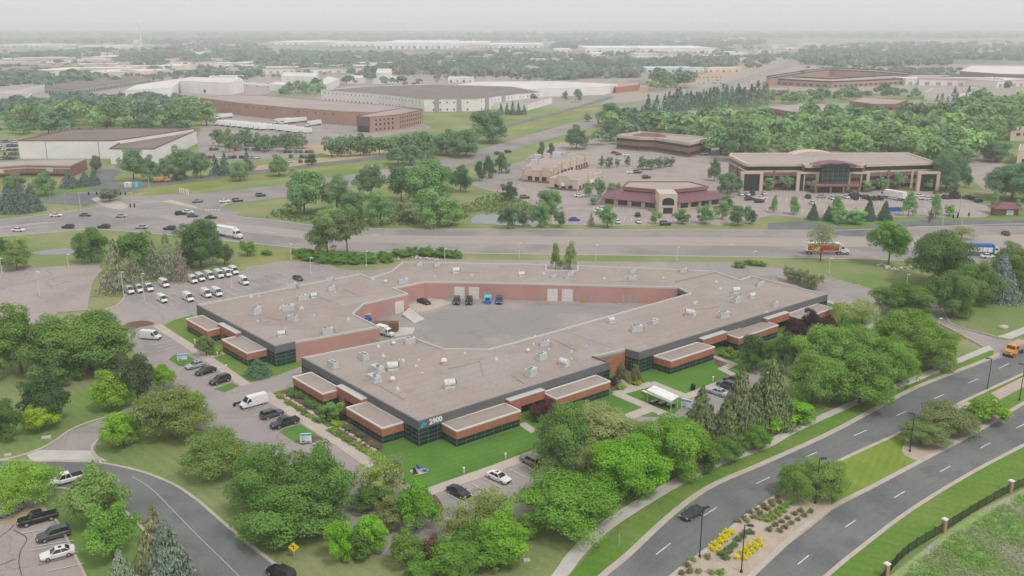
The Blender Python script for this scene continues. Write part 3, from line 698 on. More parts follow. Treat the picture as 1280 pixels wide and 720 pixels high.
# number and mark on the corner
e0, e1 = Vector(RP2[18]), Vector(RP2[19]); dd = (e1 - e0).normalized(); nn = Vector((dd.y, -dd.x)); ang = math.atan2(dd.y, dd.x)
def lettering(txt, size, loc, rz, mat, root, name='lettering', ext=0.04, off=0.012, tilt=math.pi / 2, align='LEFT'):
    cu = bpy.data.curves.new('t', 'FONT'); cu.body = txt; cu.size = size; cu.extrude = ext; cu.offset = off; cu.align_x = align; cu.resolution_u = 3
    to = bpy.data.objects.new('t', cu); COL.objects.link(to)
    me = bpy.data.meshes.new_from_object(to); bpy.data.objects.remove(to)
    me.name = name; me.materials.clear(); me.materials.append(MATS[mat])
    o = bpy.data.objects.new(name, me); COL.objects.link(o)
    org = Vector((0, 0, 0)); r = root
    while r is not None: org += Vector(r.location); r = r.parent
    o.parent = root; o.location = Vector(loc) - org; o.rotation_euler = (tilt, 0, rz); return o
p = e0 + dd * 2.35 + nn * 0.07
lettering('2900', 1.45, (p.x, p.y, 3.9), ang, 'white_plain', bld, 'number_sign', off=0.06)
mb = MB()
def onwall(u, z, o=0.08): v = e0 + dd * u + nn * o; return (v.x, v.y, z)
for quad in (((0.35, 3.75), (0.95, 3.75), (1.05, 4.2), (0.45, 4.1)), ((0.5, 4.22), (1.12, 4.3), (1.5, 4.62), (0.9, 4.66)), ((1.15, 3.95), (1.75, 4.15), (1.95, 4.6), (1.35, 4.3)), ((1.02, 3.76), (1.3, 3.76), (1.42, 3.95), (1.1, 3.92))):
    a = [onwall(u, z) for u, z in quad]; b = [onwall(u, z, 0.03) for u, z in quad]
    mb.add(a + b, [(0, 1, 2, 3), (7, 6, 5, 4), (0, 4, 5, 1), (1, 5, 6, 2), (2, 6, 7, 3), (3, 7, 4, 0)])
part('company_mark', mb, 'sky_blue', bld)

# rooftop machinery: parts of the building, bolted to its roof
ZR = HB - 0.38
def make_unit(kind):
    if kind == 'box':                          # packaged unit with hood
        mb = MB(); mb.box((0, 0, 0.16), (2.5, 1.6, 0.3)); mb.box((0, 0, 0.86), (2.3, 1.4, 1.1), 0, 0, 0.04); mb.box((1.35, 0, 0.8), (0.5, 1.1, 0.55), 0, 1)
        f = [((-0.55, 0, 1.41), 0.42), ((0.3, 0.2, 1.41), 0.3)]
    elif kind == 'long':
        mb = MB(); mb.box((0, 0, 0.14), (3.6, 1.9, 0.28)); mb.box((-0.2, 0, 0.8), (3.0, 1.7, 1.05), 0, 0, 0.05); mb.box((1.55, 0, 0.62), (0.6, 1.3, 0.6), 0, 1, 0.1)
        f = [((-1.0, 0.3, 1.33), 0.38), ((-0.1, -0.2, 1.33), 0.38)]
    elif kind == 'drum':                       # rounded exhaust hood
        mb = MB(); mb.box((0, 0, 0.15), (1.9, 1.3, 0.3)); mb.tube((-1.0, 0, 0.85), (0.9, 0, 0.85), 0.62, 0.62, 14); mb.tube((0.9, 0, 0.85), (1.1, 0, 0.85), 0.45, 0.5, 12, 1)
        f = []
    elif kind == 'vent':
        mb = MB(); mb.tube((0, 0, 0), (0, 0, 0.5), 0.28, 0.28, 10); mb.tube((0, 0, 0.5), (0, 0, 0.8), 0.5, 0.3, 12); f = []
    else:                                      # curb cap
        mb = MB(); mb.box((0, 0, 0.2), (0.8, 0.8, 0.4), 0, 0, 0.08); mb.tube((0, 0, 0.4), (0, 0, 0.6), 0.2, 0.24, 8); f = []
    me = mb.mesh('rooftop_unit', ['unit_white' if kind in ('drum', 'vent', 'cap') else 'steel', 'dark_metal' if kind == 'drum' else 'grey_edge'])
    fm = None
    if f:
        m2 = MB()
        for (c, r) in f: m2.tube(c, (c[0], c[1], c[2] + 0.12), r, r, 12)
        fm = m2.mesh('fan', 'fan_grey')
    return me, fm
UN = {k: make_unit(k) for k in ('box', 'long', 'drum', 'vent', 'cap')}
def unit(px, py, kind, rz=0.66, s=1.0):
    p = G(px, py, ZR); me, fm = UN[kind]
    o = bpy.data.objects.new('rooftop_unit' if kind in ('box', 'long', 'drum') else 'roof_vent', me); COL.objects.link(o); o.parent = bld
    o.location = p - Vector(bld.location); o.rotation_euler = (0, 0, rz); o.scale = (s, s, s)
    if fm: q = bpy.data.objects.new('fan', fm); COL.objects.link(q); q.parent = o
for row in [(417, 459, 'box', 2.3), (455, 449, 'box', 2.2), (471, 464, 'long', 2.3), (467, 476, 'long', 2.3), (491, 462, 'drum', 0.3, 1.2), (513, 429, 'box', 0.2), (562, 484, 'drum', 0.4, 1.2), (555, 455, 'vent', 0, 1.6), (491, 477, 'vent', 0, 1.3),
            (473, 434, 'cap'), (492, 431, 'vent'), (479, 446, 'cap'), (504, 452, 'cap'), (497, 487, 'cap'), (620, 450, 'cap'), (669, 422, 'cap'),
            (677, 449, 'box', 0.7), (664, 469, 'box', 0.9, 1.1), (705, 457, 'drum', 2.3, 1.1), (681, 432, 'box', 0.1, .9), (660, 440, 'vent'), (764, 403, 'drum', 0.6, .9), (796, 414, 'box', 0.1, 1.1), (818, 404, 'long', 0.7, .8),
            (863, 395, 'drum', 2.5, 1.2), (905, 397, 'box', 0.3, 1.1), (920, 366, 'drum', 0.3, 1.1), (920, 378, 'box', 0.7), (940, 372, 'drum', 0.5, .9), (968, 383, 'box', 0.5, .9), (950, 357, 'box', 0.2, .9), (868, 380, 'cap'), (900, 362, 'cap'), (756, 360, 'cap') if False else (958, 392, 'cap'),
            (320, 392, 'box', 1.0, 1.2), (362, 387, 'long', 0.2), (366, 401, 'box', 2.8), (322, 402, 'cap', 0, .7), (410, 417, 'box', 0.3, 1.1), (352, 420, 'drum', 0.4, .9), (314, 372, 'cap'), (379, 374, 'long', 0.6, .9), (392, 372, 'drum', 0.6, .9), (365, 360, 'box', 0.1, 1.1), (414, 363, 'box', 0.6, .9), (412, 351, 'box', 0.2, .8),
            (435, 400, 'cap'), (505, 353, 'long', 0.4, .9), (482, 354, 'vent', 0, 1.2), (570, 341, 'drum', 0.4, 1.1), (590, 345, 'cap', 0, .8), (546, 333, 'box', 0.4, .8), (524, 332, 'box', 0.4, .8), (466, 350, 'cap'), (652, 345, 'drum', 0.2, .9), (692, 347, 'box', 0.1, .7), (713, 344, 'box', 0.1, .9), (709, 348, 'box', 1.4, .7), (679, 343, 'cap'), (755, 349, 'cap'), (791, 341, 'box', 0.0, .8), (791, 349, 'long', 0.1, .8), (854, 340, 'box', 0.0, .9), (829, 349, 'vent', 0, .8), (895, 353, 'cap')]:
    unit(*row)
for i, x in enumerate((346, 352, 358, 371)):
    unit(x + 6, 386.5, 'cap', 0, 1.3)

for pts_ in (((330, 396), (352, 401), (352, 410)), ((400, 372), (424, 381)), ((560, 462), (600, 452), (604, 470)), ((690, 424), (720, 438)), ((862, 388), (900, 384)), ((640, 470), (655, 480)), ((560, 340), (600, 341)), ((430, 362), (452, 371)), ((760, 352), (792, 352)), ((905, 372), (945, 362)), ((470, 480), (505, 500))):
    mb = MB()
    q_ = W(pts_, ZR)
    for a_, b_ in zip(q_, q_[1:]): mb.tube((a_.x, a_.y, ZR + .12), (b_.x, b_.y, ZR + .12), .05, .05, 6)
    part('roof_pipe', mb, 'grey_edge', bld)
rs_ = random.Random(3)
for _ in range(22):
    x_, y_ = rs_.choice([(rs_.uniform(480, 640), rs_.uniform(440, 480)), (rs_.uniform(830, 980), rs_.uniform(358, 392)), (rs_.uniform(320, 440), rs_.uniform(362, 405)), (rs_.uniform(540, 840), rs_.uniform(336, 348)), (rs_.uniform(640, 760), rs_.uniform(430, 450))]); unit(x_, y_, 'cap', 0, rs_.uniform(.45, .75))
# courtyard fittings (each a thing on the ground)
def boll(px, py, label):
    p = G(px, py); o = thing('bollard', label, 'bollard', p, 0, 'yellow bollards by the courtyard doors')
    mb = MB(); mb.tube((0, 0, 0), (0, 0, 1.1), 0.11, 0.11, 10); lpart('post', mb, 'orange_paint', o)
    mb = MB(); mb.tube((0, 0, 1.1), (0, 0, 1.16), 0.11, 0.06, 10); lpart('cap', mb, 'orange_paint', o)
for x in (725, 728, 731, 734): boll(x, 379, 'orange yellow bollard beside the grey doors right of the twin white roller doors')
for x in (770, 772): boll(x, 380, 'orange yellow bollard by the far right grey courtyard door')
for x, y in ((512, 387), (516, 390), (520, 392), (525, 394), (530, 397), (488, 404)): boll(x, y, 'pale yellow bollard along the concrete ramp under the corner roller door')
mb = MB(); pp = W([(503, 397), (512, 388), (533, 401), (520, 406)]); mb.add([(pp[0].x, pp[0].y, 0.95), (pp[1].x, pp[1].y, 0.95), (pp[2].x, pp[2].y, 0.12), (pp[3].x, pp[3].y, 0.12), (pp[0].x, pp[0].y, 0), (pp[1].x, pp[1].y, 0), (pp[2].x, pp[2].y, 0), (pp[3].x, pp[3].y, 0)],
      [(3, 2, 1, 0), (0, 4, 7, 3), (1, 2, 6, 5), (0, 1, 5, 4), (3, 7, 6, 2)])
o = mb.build('loading_ramp', 'concrete_pale'); tag(o, 'pale concrete loading ramp sloping down from the roller door in the courtyard corner', 'ramp')
mb = MB(); a, b = W([(466, 414), (498, 414)]); mb.bar(a, b, 2.5, 2.4, 0.0); dk = thing('dumpster', 'brown brick dumpster enclosure at the courtyard mouth', 'enclosure', ((a + b) / 2)); part('wall', mb, 'wood_bark', dk)
# ------------------------------------------------------------------ the other buildings
def ccw(poly):
    return poly if sum(poly[i][0] * poly[(i + 1) % len(poly)][1] - poly[(i + 1) % len(poly)][0] * poly[i][1] for i in range(len(poly))) > 0 else poly[::-1]
def block(name, label, px, h, wall, roofm, capm, cat='building', cap=0.5, wins=None, group=None, root=None, docks=None, z0=0.0, capw=0.6, color=None):
    """px: outline of the roof edge seen in the photo, h: its height"""
    P = ccw([(v.x, v.y) for v in W(px, h)]) if not isinstance(px[0], Vector) else ccw([(v.x, v.y) for v in px])
    c = Vector((sum(p[0] for p in P) / len(P), sum(p[1] for p in P) / len(P), 0))
    r = thing(name, label, cat, c, 0, group) if root is None else root
    mb = MB(); mb.prism(P, z0 - (0.2 if z0 == 0 else 0), h - 0.02, 0, False); wl = part('wall', mb, wall, r)
    mb = MB(); mb.flat(inset(P, 0.3), h - cap); rf = part('roof', mb, roofm, r)
    cp = coping('parapet', P, capw, h - cap - 0.15, h, capm, r, 0.06)
    if color: wl.color = color; rf.color = color
    n = len(P)
    if wins:                                    # (z0, z1, width, gap, material)
        for (w0, w1, ww, gap, wm) in wins:
            for i in range(n):
                a, b = Vector(P[i]), Vector(P[(i + 1) % n]); d = b - a; l = d.length
                nrm = Vector((d.y, -d.x)).normalized()
                if nrm.y > 0.35 or l < 6: continue
                d.normalize(); k = int((l - gap) / (ww + gap)); off = (l - k * (ww + gap) + gap) / 2
                if k < 1: continue
                if k > 14:
                    mb = MB()
                    for j in range(k):
                        s = a + d * (off + j * (ww + gap)); e = s + d * ww; mb.wallseg(s, e, w0, w1, 0, 0.05)
                    part('window_row', mb, wm, wl)
                else:
                    for j in range(k):
                        s = a + d * (off + j * (ww + gap)); e = s + d * ww; mb = MB(); mb.wallseg(s, e, w0, w1, 0, 0.05); mb.wallseg(s, e, w0 - 0.12, w0, 0, 0.09); part('window', mb, wm, wl)
    return r, P, wl
def wbar(root, P, i, t0, t1, z0, z1, mat, name, off=0.08, th=0.0):
    a, b = Vector(P[i]), Vector(P[(i + 1) % len(P)]); p = a.lerp(b, t0); q = a.lerp(b, t1)
    d = (b - a).normalized(); nn = Vector((d.y, -d.x)); mb = MB()
    if th: c = (p + q) / 2 + nn * (th / 2); mb.box((c.x, c.y, (z0 + z1) / 2), ((q - p).length, th, z1 - z0), math.atan2(d.y, d.x))
    else: mb.wallseg(p, q, z0, z1, 0, off)
    return part(name, mb, mat, root)

# white warehouse, left
r, P, wl = block('warehouse', 'tall white warehouse with a brown trimmed flat roof at the left', [(22, 175), (142, 175), (171, 171), (242, 160), (170, 160), (90, 161)], 11, 'white_wall', 'roof_dark', 'brick_brown', 'warehouse', 0.6)
for t in (0.28, 0.83): wbar(r, P, 0 if abs(Vector(P[1]).y - Vector(P[0]).y) < 8 else 1, t, t + 0.008, 0, 10.3, 'grey_wall', 'downpipe', 0.1)
r, P, wl = block('warehouse', 'white warehouse annex with brown roof trim and one dark dock door, behind leafy trees', [(136.5, 185), (192, 185.3), (245, 162.5), (215, 160), (160, 172)], 9, 'white_wall', 'roof_dark', 'brick_brown', 'warehouse', 0.6)
for i in range(len(P)):
    if Vector(P[i]).x < Vector(P[(i + 1) % len(P)]).x and abs(P[i][1] - P[(i + 1) % len(P)][1]) > 40: wbar(r, P, i, 0.06, 0.12, 0.2, 4.5, 'glass_dark', 'dock_door'); wbar(r, P, i, 0.18, 0.94, 0, 0.5, 'concrete', 'plinth', 0.2); break
# brown low building
r, P, wl = block('office_building', 'long low brown striped office with a pale roof in front of the white warehouse', [(-40, 211), (32, 206), (88, 207), (108, 198), (60, 198.5), (-40, 203)], 6, 'brick_brown', 'roof_brown', 'grey_edge', 'office', 0.4)
for i in range(len(P)):
    a, b = P[i], P[(i + 1) % len(P)]
    if (b[0] - a[0]) > 4:
        wbar(r, P, i, 0, 1, 4.2, 4.7, 'tan_wall', 'stripe', 0.08); wbar(r, P, i, 0, 1, 0.6, 1.7, 'glass_dark', 'window', 0.1)
        wbar(r, P, i, 0.45, 0.6, 2.6, 4.8, 'tan_wall', 'panel', 0.12)
# brick warehouse
r, P, wl = block('brick_warehouse', 'very long orange brick warehouse with loading docks facing white trailers', [(250, 122), (300, 128.5), (360, 134), (430, 139), (497, 141.5), (529, 136), (480, 131), (400, 125), (330, 119), (285, 118.5)], 11, 'brick_far', 'roof_brown', 'brick_far', 'warehouse', 0.4,
      wins=[(7.5, 8.6, 1.2, 9, 'glass_dark')])
for i in range(len(P)):
    a, b = P[i], P[(i + 1) % len(P)]
    if b[0] - a[0] > 30 and P[i][1] < 560:
        k = int((b[0] - a[0]) / 9)
        for j in range(k): wbar(wl, P, i, (j + 0.3) / k, (j + 0.55) / k, 0.8, 3.6, 'door_white' if j % 3 else 'glass_dark', 'dock_door')
r2, P2, w2 = block('brick_office', 'orange brick three storey office end with a maroon glazed entrance', [(445, 145.5), (463, 146), (497, 143), (528, 137), (505, 134), (470, 140)], 11.5, 'brick_far', 'roof_brown', 'brick_brown', 'office', 0.5, wins=[(1.2, 2.8, 1.6, 2.4, 'glass_dark'), (4.8, 6.4, 1.6, 2.4, 'glass_dark'), (8.0, 9.4, 1.6, 2.4, 'glass_dark')])
for i in range(len(P2)):
    a, b = P2[i], P2[(i + 1) % len(P2)]
    if b[0] > a[0] and b[0] - a[0] < 14: wbar(r2, P2, i, 0.05, 0.95, 5, 11.6, 'roof_maroon', 'entrance_wall', 0.2, 0.4); wbar(r2, P2, i, 0.1, 0.9, 0.3, 4.8, 'glass_green', 'glazing', 0.25)
# white long building
r, P, wl = block('white_warehouse', 'long white panelled warehouse with grey corner bays and a wide brown roof', [(401, 112.5), (470, 117.5), (530, 124.5), (596, 124), (645, 118), (678, 115), (640, 108), (540, 105), (460, 107.5)], 11, 'white_wall', 'roof_dark', 'white_cap', 'warehouse', 0.5, wins=[(7.6, 8.8, 1.3, 5.0, 'glass_dark'), (1.0, 2.6, 1.3, 5.0, 'glass_dark')])
for i in range(len(P)):
    a, b = P[i], P[(i + 1) % len(P)]
    if b[0] - a[0] > 12 and P[i][1] < 900:
        for t in (0.2, 0.62): wbar(r, P, i, t, t + 0.08, 0, 11.2, 'grey_wall', 'corner_bay', 0.1, 0.8)
block('white_warehouse', 'wide pale roofed warehouse beyond the white panelled one', [(560, 107), (640, 112), (755, 108.5), (772, 105), (700, 101.5), (600, 102)], 9, 'white_wall', 'roof_white', 'white_cap', 'warehouse', 0.3)
block('workshop', 'low workshop with dark roof beside the side road past the white warehouse', [(610, 128), (660, 130), (690, 122), (650, 120)], 6, 'white_wall', 'roof_brown', 'white_cap', 'workshop', 0.3)
block('brick_building', 'small red brick building by the highway bend', [(770, 109), (798, 106), (800, 102), (765, 104)], 7, 'brick', 'roof_brown', 'brick', 'building', 0.3)
# factory group, upper left
block('factory', 'white factory hall with stepped blocks behind the leafy belt', [(156, 113), (215, 110), (225, 101), (288, 103), (292, 98), (240, 96), (170, 106)], 12, 'white_wall', 'roof_white', 'white_cap', 'factory', 0.3)
block('factory', 'tall white factory block with a dark door beside the factory hall', [(225, 101), (286, 103.5), (304, 100), (300, 97), (240, 96.5)], 14, 'white_wall', 'roof_white', 'white_cap', 'factory', 0.3, wins=[(2, 5, 4, 30, 'glass_dark')])
block('factory', 'white shed with green edged canopy left of the long white warehouse', [(352, 95), (394, 96), (398, 91), (355, 90)], 14, 'white_wall', 'roof_white', 'white_cap', 'factory', 0.3)
block('factory', 'low white shed in front of the green edged shed', [(336, 105), (392, 108), (400, 104), (345, 102)], 8, 'white_wall', 'roof_white', 'white_cap', 'factory', 0.3)
block('factory', 'gabled pale hall right of the white sheds', [(396, 104), (408, 106), (424, 98), (410, 95)], 9, 'white_wall', 'roof_white', 'white_cap', 'factory', 0.3)
block('factory', 'bright white block with low wings behind dark shrubs above the white warehouse', [(434, 97), (498, 98), (500, 95), (436, 94)], 8, 'white_wall', 'roof_white', 'white_cap', 'factory', 0.3)
block('factory', 'small upper white block standing above the bright white wings', [(470, 91), (488, 91.5), (490, 86), (472, 85.5)], 14, 'white_wall', 'roof_white', 'white_cap', 'factory', 0.3)
p = G(297, 116); o = thing('silo', 'slim white silo beside the factory hall', 'silo', p); mb = MB(); mb.tube((0, 0, 0), (0, 0, 17), 3, 3, 14); mb.tube((0, 0, 17), (0, 0, 18.5), 3, 1, 14); lpart('tank', mb, 'white_plain', o); mb = MB(); mb.box((3.1, 0, 8), (0.3, 0.8, 16)); lpart('ladder', mb, 'steel', o)
block('depot', 'long low grey depot roof with white trailers at its edge, upper left', [(55, 109), (88, 111.5), (190, 97), (170, 95), (100, 99)], 7, 'grey_wall', 'roof_dark', 'roof_dark', 'depot', 0.3, wins=[(1, 3.5, 3, 4, 'glass_dark')])
block('depot', 'low grey roofed depot at the far left edge', [(-20, 122), (34, 122), (40, 117), (-20, 116)], 7, 'grey_wall', 'roof_brown', 'white_cap', 'depot', 0.3)
block('depot', 'second low depot behind the leftmost one', [(-20, 112), (20, 113), (56, 106), (-20, 105)], 7, 'white_wall', 'roof_brown', 'white_cap', 'depot', 0.3)
# restaurant strip B5
def parapet_bumps(root, P, i, ts, z, mat='tan_wall', wdt=4, hh=1.6):
    for t in ts:
        a, b = Vector(P[i]), Vector(P[(i + 1) % len(P)]); l = (b - a).length
        wbar(root, P, i, max(0, t - wdt / 2 / l), min(1, t + wdt / 2 / l), z - 3.2, z + hh, mat, 'facade_pier', 0, 0.7)
r, P, wl = block('shopping_strip', 'tan shopping strip with ornate parapets and a rough grey roof', [(653, 211), (690, 213.5), (700, 205), (718, 200), (736, 194), (722, 191), (690, 194), (665, 203)], 6.5, 'tan_wall', 'roof_brown', 'tan_wall', 'shops', 0.5, wins=[(0.4, 3.0, 2.4, 1.4, 'glass_dark')])
for i in range(len(P)):
    if P[(i + 1) % len(P)][0] > P[i][0]: parapet_bumps(r, P, i, (0.2, 0.8), 6.5)
    l = (Vector(P[(i + 1) % len(P)]) - Vector(P[i])).length
    wbar(r, P, i, 0.02, 0.98, 0, 1.1, 'brick_brown', 'stone_base', 0.12)
for (x, y, s) in ((672, 198, 1.6), (684, 196, 1.4), (696, 197, 2.2), (668, 204, 1.5), (704, 194, 1.3)):
    me, fm = UN['box']; q = bpy.data.objects.new('rooftop_unit', me); COL.objects.link(q); q.parent = r; q.location = G(x, y, 6.0) - Vector(r.location); q.scale = (s, s, s)
r, P, wl = block('shopping_strip', 'lower tan restaurant wing with arched entrance in front of the shopping strip', [(687, 222), (722, 225), (752, 215), (748, 211), (712, 213)], 5.5, 'tan_wall', 'roof_brown', 'tan_wall', 'shops', 0.4, wins=[(0.4, 2.6, 2.2, 1.5, 'glass_dark')])
for i in range(len(P)):
    if P[(i + 1) % len(P)][0] > P[i][0]: parapet_bumps(r, P, i, (0.5,), 5.5, wdt=6); wbar(r, P, i, 0.02, 0.98, 0, 1.0, 'brick_brown', 'stone_base', 0.12); wbar(r, P, i, 0.44, 0.56, 2.2, 3.6, 'white_plain', 'awning', 0, 1.2)
# red roof restaurant
r, P, wl = block('restaurant', 'restaurant with a maroon skirt roof, tan parapet and arched upper window', [(777, 233), (824, 237), (841, 237), (886, 232.5), (862, 226.5), (785, 226.5)], 7.5, 'tan_wall', 'roof_brown', 'brick_brown', 'restaurant', 0.4)
Pn = [Vector(v) for v in P]
foot = inset(P, -8.5)
mb = MB()
for i in range(len(P)):
    a, b, c, d = P[i], P[(i + 1) % len(P)], foot[(i + 1) % len(P)], foot[i]
    mb.add([(d[0], d[1], 3.2), (c[0], c[1], 3.2), (b[0], b[1], 5.4), (a[0], a[1], 5.4), (d[0], d[1], 3.0), (c[0], c[1], 3.0)], [(0, 1, 2, 3), (4, 5, 1, 0)])
part('skirt_roof', mb, 'roof_maroon', r)
f2 = inset(P, -7.0); mb = MB(); mb.prism(f2, -0.2, 3.15, 0, False); w2 = part('lower_wall', mb, 'tan_wall', r)
for i in range(len(f2)):
    a, b = Vector(f2[i]), Vector(f2[(i + 1) % len(f2)])
    if b.x > a.x:
        k = max(1, int((b - a).length / 5))
        for j in range(k): wbar(w2, f2, i, (j + 0.15) / k, (j + 0.85) / k, 0.6, 2.7, 'glass_dark', 'window')
    aa, bb = Vector(P[i]), Vector(P[(i + 1) % len(P)])
    if bb.x > aa.x: wbar(wl, P, i, 0.02, 0.98, 6.0, 7.2, 'brick_brown', 'brick_course', 0.07); wbar(wl, P, i, 0.05, 0.95, 5.5, 6.0, 'glass_dark', 'window', 0.08)
def gable(px, py, h, wid, dep, root, mat='tan_wall'):
    p = G(px, py); mb = MB(); mb.box((p.x, p.y, h / 2), (wid, dep, h)); t = part('entrance_tower', mb, mat, root)
    mb = MB(); rr = wid * 0.33
    pts = [(p.x + rr * math.cos(a), p.y - dep / 2 - 0.06, h * 0.62 + rr * 0.62 * math.sin(a)) for a in [math.pi * k / 10 for k in range(11)]] + [(p.x - rr, p.y - dep / 2 - 0.06, h * 0.42), (p.x + rr, p.y - dep / 2 - 0.06, h * 0.42)]
    mb.add(pts, [tuple(range(13))[::-1]]); part('arched_window', mb, 'glass_dark', t)
    mb = MB(); mb.wallseg((p.x - rr * 0.8, p.y - dep / 2), (p.x + rr * 0.8, p.y - dep / 2), 0.1, 2.6, 0, 0.07); part('door', mb, 'glass_dark', t)
gable(832, 264, 8.4, 7.5, 11, r)
# small two-storey office B7
r, P, wl = block('office_building', 'two storey brown brick office with a pale flat roof and maroon entrance hood', [(771, 168.5), (800, 171), (818, 171.5), (862, 178), (890, 171.5), (850, 168), (800, 164)], 9, 'brick_brown', 'roof_brown', 'tan_wall', 'office', 0.9, capw=1.2)
for i in range(len(P)):
    a, b = P[i], P[(i + 1) % len(P)]
    if b[0] > a[0]:
        wbar(wl, P, i, 0.01, 0.99, 5.6, 7.2, 'glass_dark', 'window', 0.08); wbar(wl, P, i, 0.01, 0.99, 1.2, 3.0, 'glass_dark', 'window', 0.08); wbar(wl, P, i, 0, 1, 7.2, 7.9, 'tan_wall', 'stripe', 0.1)
p = G(806, 187); mb = MB(); mb.box((p.x, p.y, 5.0), (16, 10, 1.2)); mb.box((p.x - 6, p.y - 3, 2.2), (1.2, 1.2, 4.4)); mb.box((p.x + 6, p.y - 3, 2.2), (1.2, 1.2, 4.4)); part('entrance_hood', mb, 'roof_maroon', r)
mb = MB(); q = G(812, 167, 9.6); mb.loft([[(q.x - 10, q.y - 6, 8.3), (q.x + 10, q.y - 6, 8.3), (q.x + 10, q.y + 6, 8.3), (q.x - 10, q.y + 6, 8.3)], [(q.x - 5, q.y - 1, 9.9), (q.x + 5, q.y - 1, 9.9), (q.x + 5, q.y + 1, 9.9), (q.x - 5, q.y + 1, 9.9)]]); part('hipped_roof', mb, 'roof_maroon', r)
# big office B8
HO = 12.5
big = [(912.5, 193.5), (934, 204.5), (1003, 204.2), (1006, 206), (1079, 206), (1082, 204.8), (1171.5, 202.5), (1136, 191), (913, 191.5)]
r, P, wl = block('office_building', 'big three storey tan and brick office with a glazed centre and an arched hood', big, HO, 'brick_brown', 'roof_brown', 'tan_wall', 'office', 0.5, capw=0.9)
for i in range(len(P)):
    a, b = Vector(P[i]), Vector(P[(i + 1) % len(P)]); l = (b - a).length
    if b.x > a.x + 3 or l > 20 and b.y < a.y:
        wbar(wl, P, i, 0, 1, HO - 3.3, HO - 1.3, 'glass_dark', 'window', 0.1); wbar(wl, P, i, 0, 1, HO - 4.2, HO - 3.3, 'tan_wall', 'stripe', 0.12)
        wbar(wl, P, i, 0.0, 1.0, 4.9, 6.5, 'glass_dark', 'window', 0.1); wbar(wl, P, i, 0.0, 1.0, 1.0, 2.8, 'glass_dark', 'window', 0.1)
        k = max(1, int(l / 11))
        for j in range(k + 1):
            t = j / k; wbar(wl, P, i, max(0, t - 0.6 / l), min(1, t + 0.6 / l), 0, HO - 3.4, 'brick_brown' if j % 2 else 'tan_wall', 'pier', 0, 0.35)
        wbar(r, P, i, 0, 1, HO - 1.3, HO + 0.1, 'tan_wall', 'cornice', 0, 0.7)
def frame(px, py, wid, h, root, mat='tan_wall'):
    p = G(px, 205.5, HO); p.y -= 1.2; p.z = 0; mb = MB()
    for s in (-1, 1): mb.box((p.x + s * (wid / 2), p.y, h / 2), (1.5, 1.6, h))
    mb.box((p.x, p.y, h + 0.5), (wid + 1.5, 1.7, 1.0)); f = part('portal', mb, mat, root)
    mb = MB(); mb.box((p.x, p.y + 0.3, h / 2), (wid - 1.5, 0.6, h - 0.4)); part('glazing', mb, 'glass_dark', f)
for x in (940, 1010, 1073, 1161): frame(x, 236 if x < 1100 else 234.5, 9, 8.2, r)
p = G(1043, 206, HO); p.y -= 1.6; p.z = 0; mb = MB(); mb.box((p.x, p.y, 7.5), (13, 2.0, 11)); gz = part('glazing', mb, 'glass_green', r)
mb = MB()
for k in range(6): mb.box((p.x - 6 + k * 2.4, p.y - 1.05, 7.5), (0.15, 0.12, 11))
for k in range(6): mb.box((p.x, p.y - 1.07, 2.6 + k * 2.0), (12.9, 0.12, 0.15))
part('window_frame', mb, 'mullion', gz)
mb = MB(); rings = []
for k in range(13):
    t = -1 + k / 6; rings.append([(p.x + t * 10.5, p.y - 3, 14.2 - 1.7 * t * t), (p.x + t * 10.5, p.y + 6, 14.2 - 1.7 * t * t), (p.x + t * 10.5, p.y + 6, 13.7 - 1.7 * t * t), (p.x + t * 10.5, p.y - 3, 13.7 - 1.7 * t * t)])
mb.loft(rings); part('arched_hood', mb, 'roof_maroon', r)
mb = MB(); mb.box((p.x, p.y - 3, 3.6), (22, 5, 0.7)); [mb.box((p.x + s, p.y - 5, 1.6), (0.8, 0.8, 3.2)) for s in (-10, -3, 3, 10)]; part('entrance_canopy', mb, 'brick_brown', r)
q = G(1014, 191, HO); mb = MB(); rings = []
for k in range(11):
    t = -1 + k / 5; zz_ = HO + 1.5 - 1.7 * t * t; rings.append([(q.x + t * 11, q.y - 6, zz_), (q.x + t * 11, q.y + 3, zz_), (q.x + t * 11, q.y + 3, HO - 1), (q.x + t * 11, q.y - 6, HO - 1)])
mb.loft(rings); part('barrel_roof', mb, 'tan_wall', r)
block('office_building', 'pale low office at the right edge behind round trees', [(1264, 163.5), (1300, 163), (1300, 158), (1268, 158)], 7, 'tan_wall', 'roof_brown', 'tan_wall', 'office', 0.4, wins=[(3.8, 5.4, 3, 2, 'glass_dark')])
block('office_building', 'pale office wing at the right frame edge above the hedge', [(1273, 188), (1300, 187), (1300, 180), (1275, 180)], 8, 'tan_wall', 'roof_brown', 'tan_wall', 'office', 0.4, wins=[(1, 3, 3, 2, 'glass_dark')])
# the brick headquarters with a courtyard, far right: front and rear wings
r, P, wl = block('brick_complex', 'huge low brick complex with a dark roof edge round an open red courtyard', [(958, 97.5), (1040, 101.5), (1130, 97.5), (1192, 95), (1188, 92), (1135, 92), (1040, 97.5), (960, 94)], 9, 'brick_far', 'roof_brown', 'dark_metal', 'building', 1.6, wins=[(2, 4, 6, 4, 'glass_dark')], capw=1.5)
for px in ([(1004, 90), (1038, 86.5), (1095, 89), (1135, 92.5), (1140, 90.5), (1095, 86.5), (1036, 84.5), (1000, 88)], [(958, 95), (962, 97), (1008, 90), (1004, 88)]):
    block('wing', '', px, 12, 'brick_far', 'roof_brown', 'dark_metal', root=r, cap=1.6, capw=1.5)
mb = MB(); mb.flat(W([(1010, 95), (1036, 88), (1060, 89), (1136, 95), (1042, 100)], 1.0), 1.0); part('courtyard_paving', mb, 'brick', r)
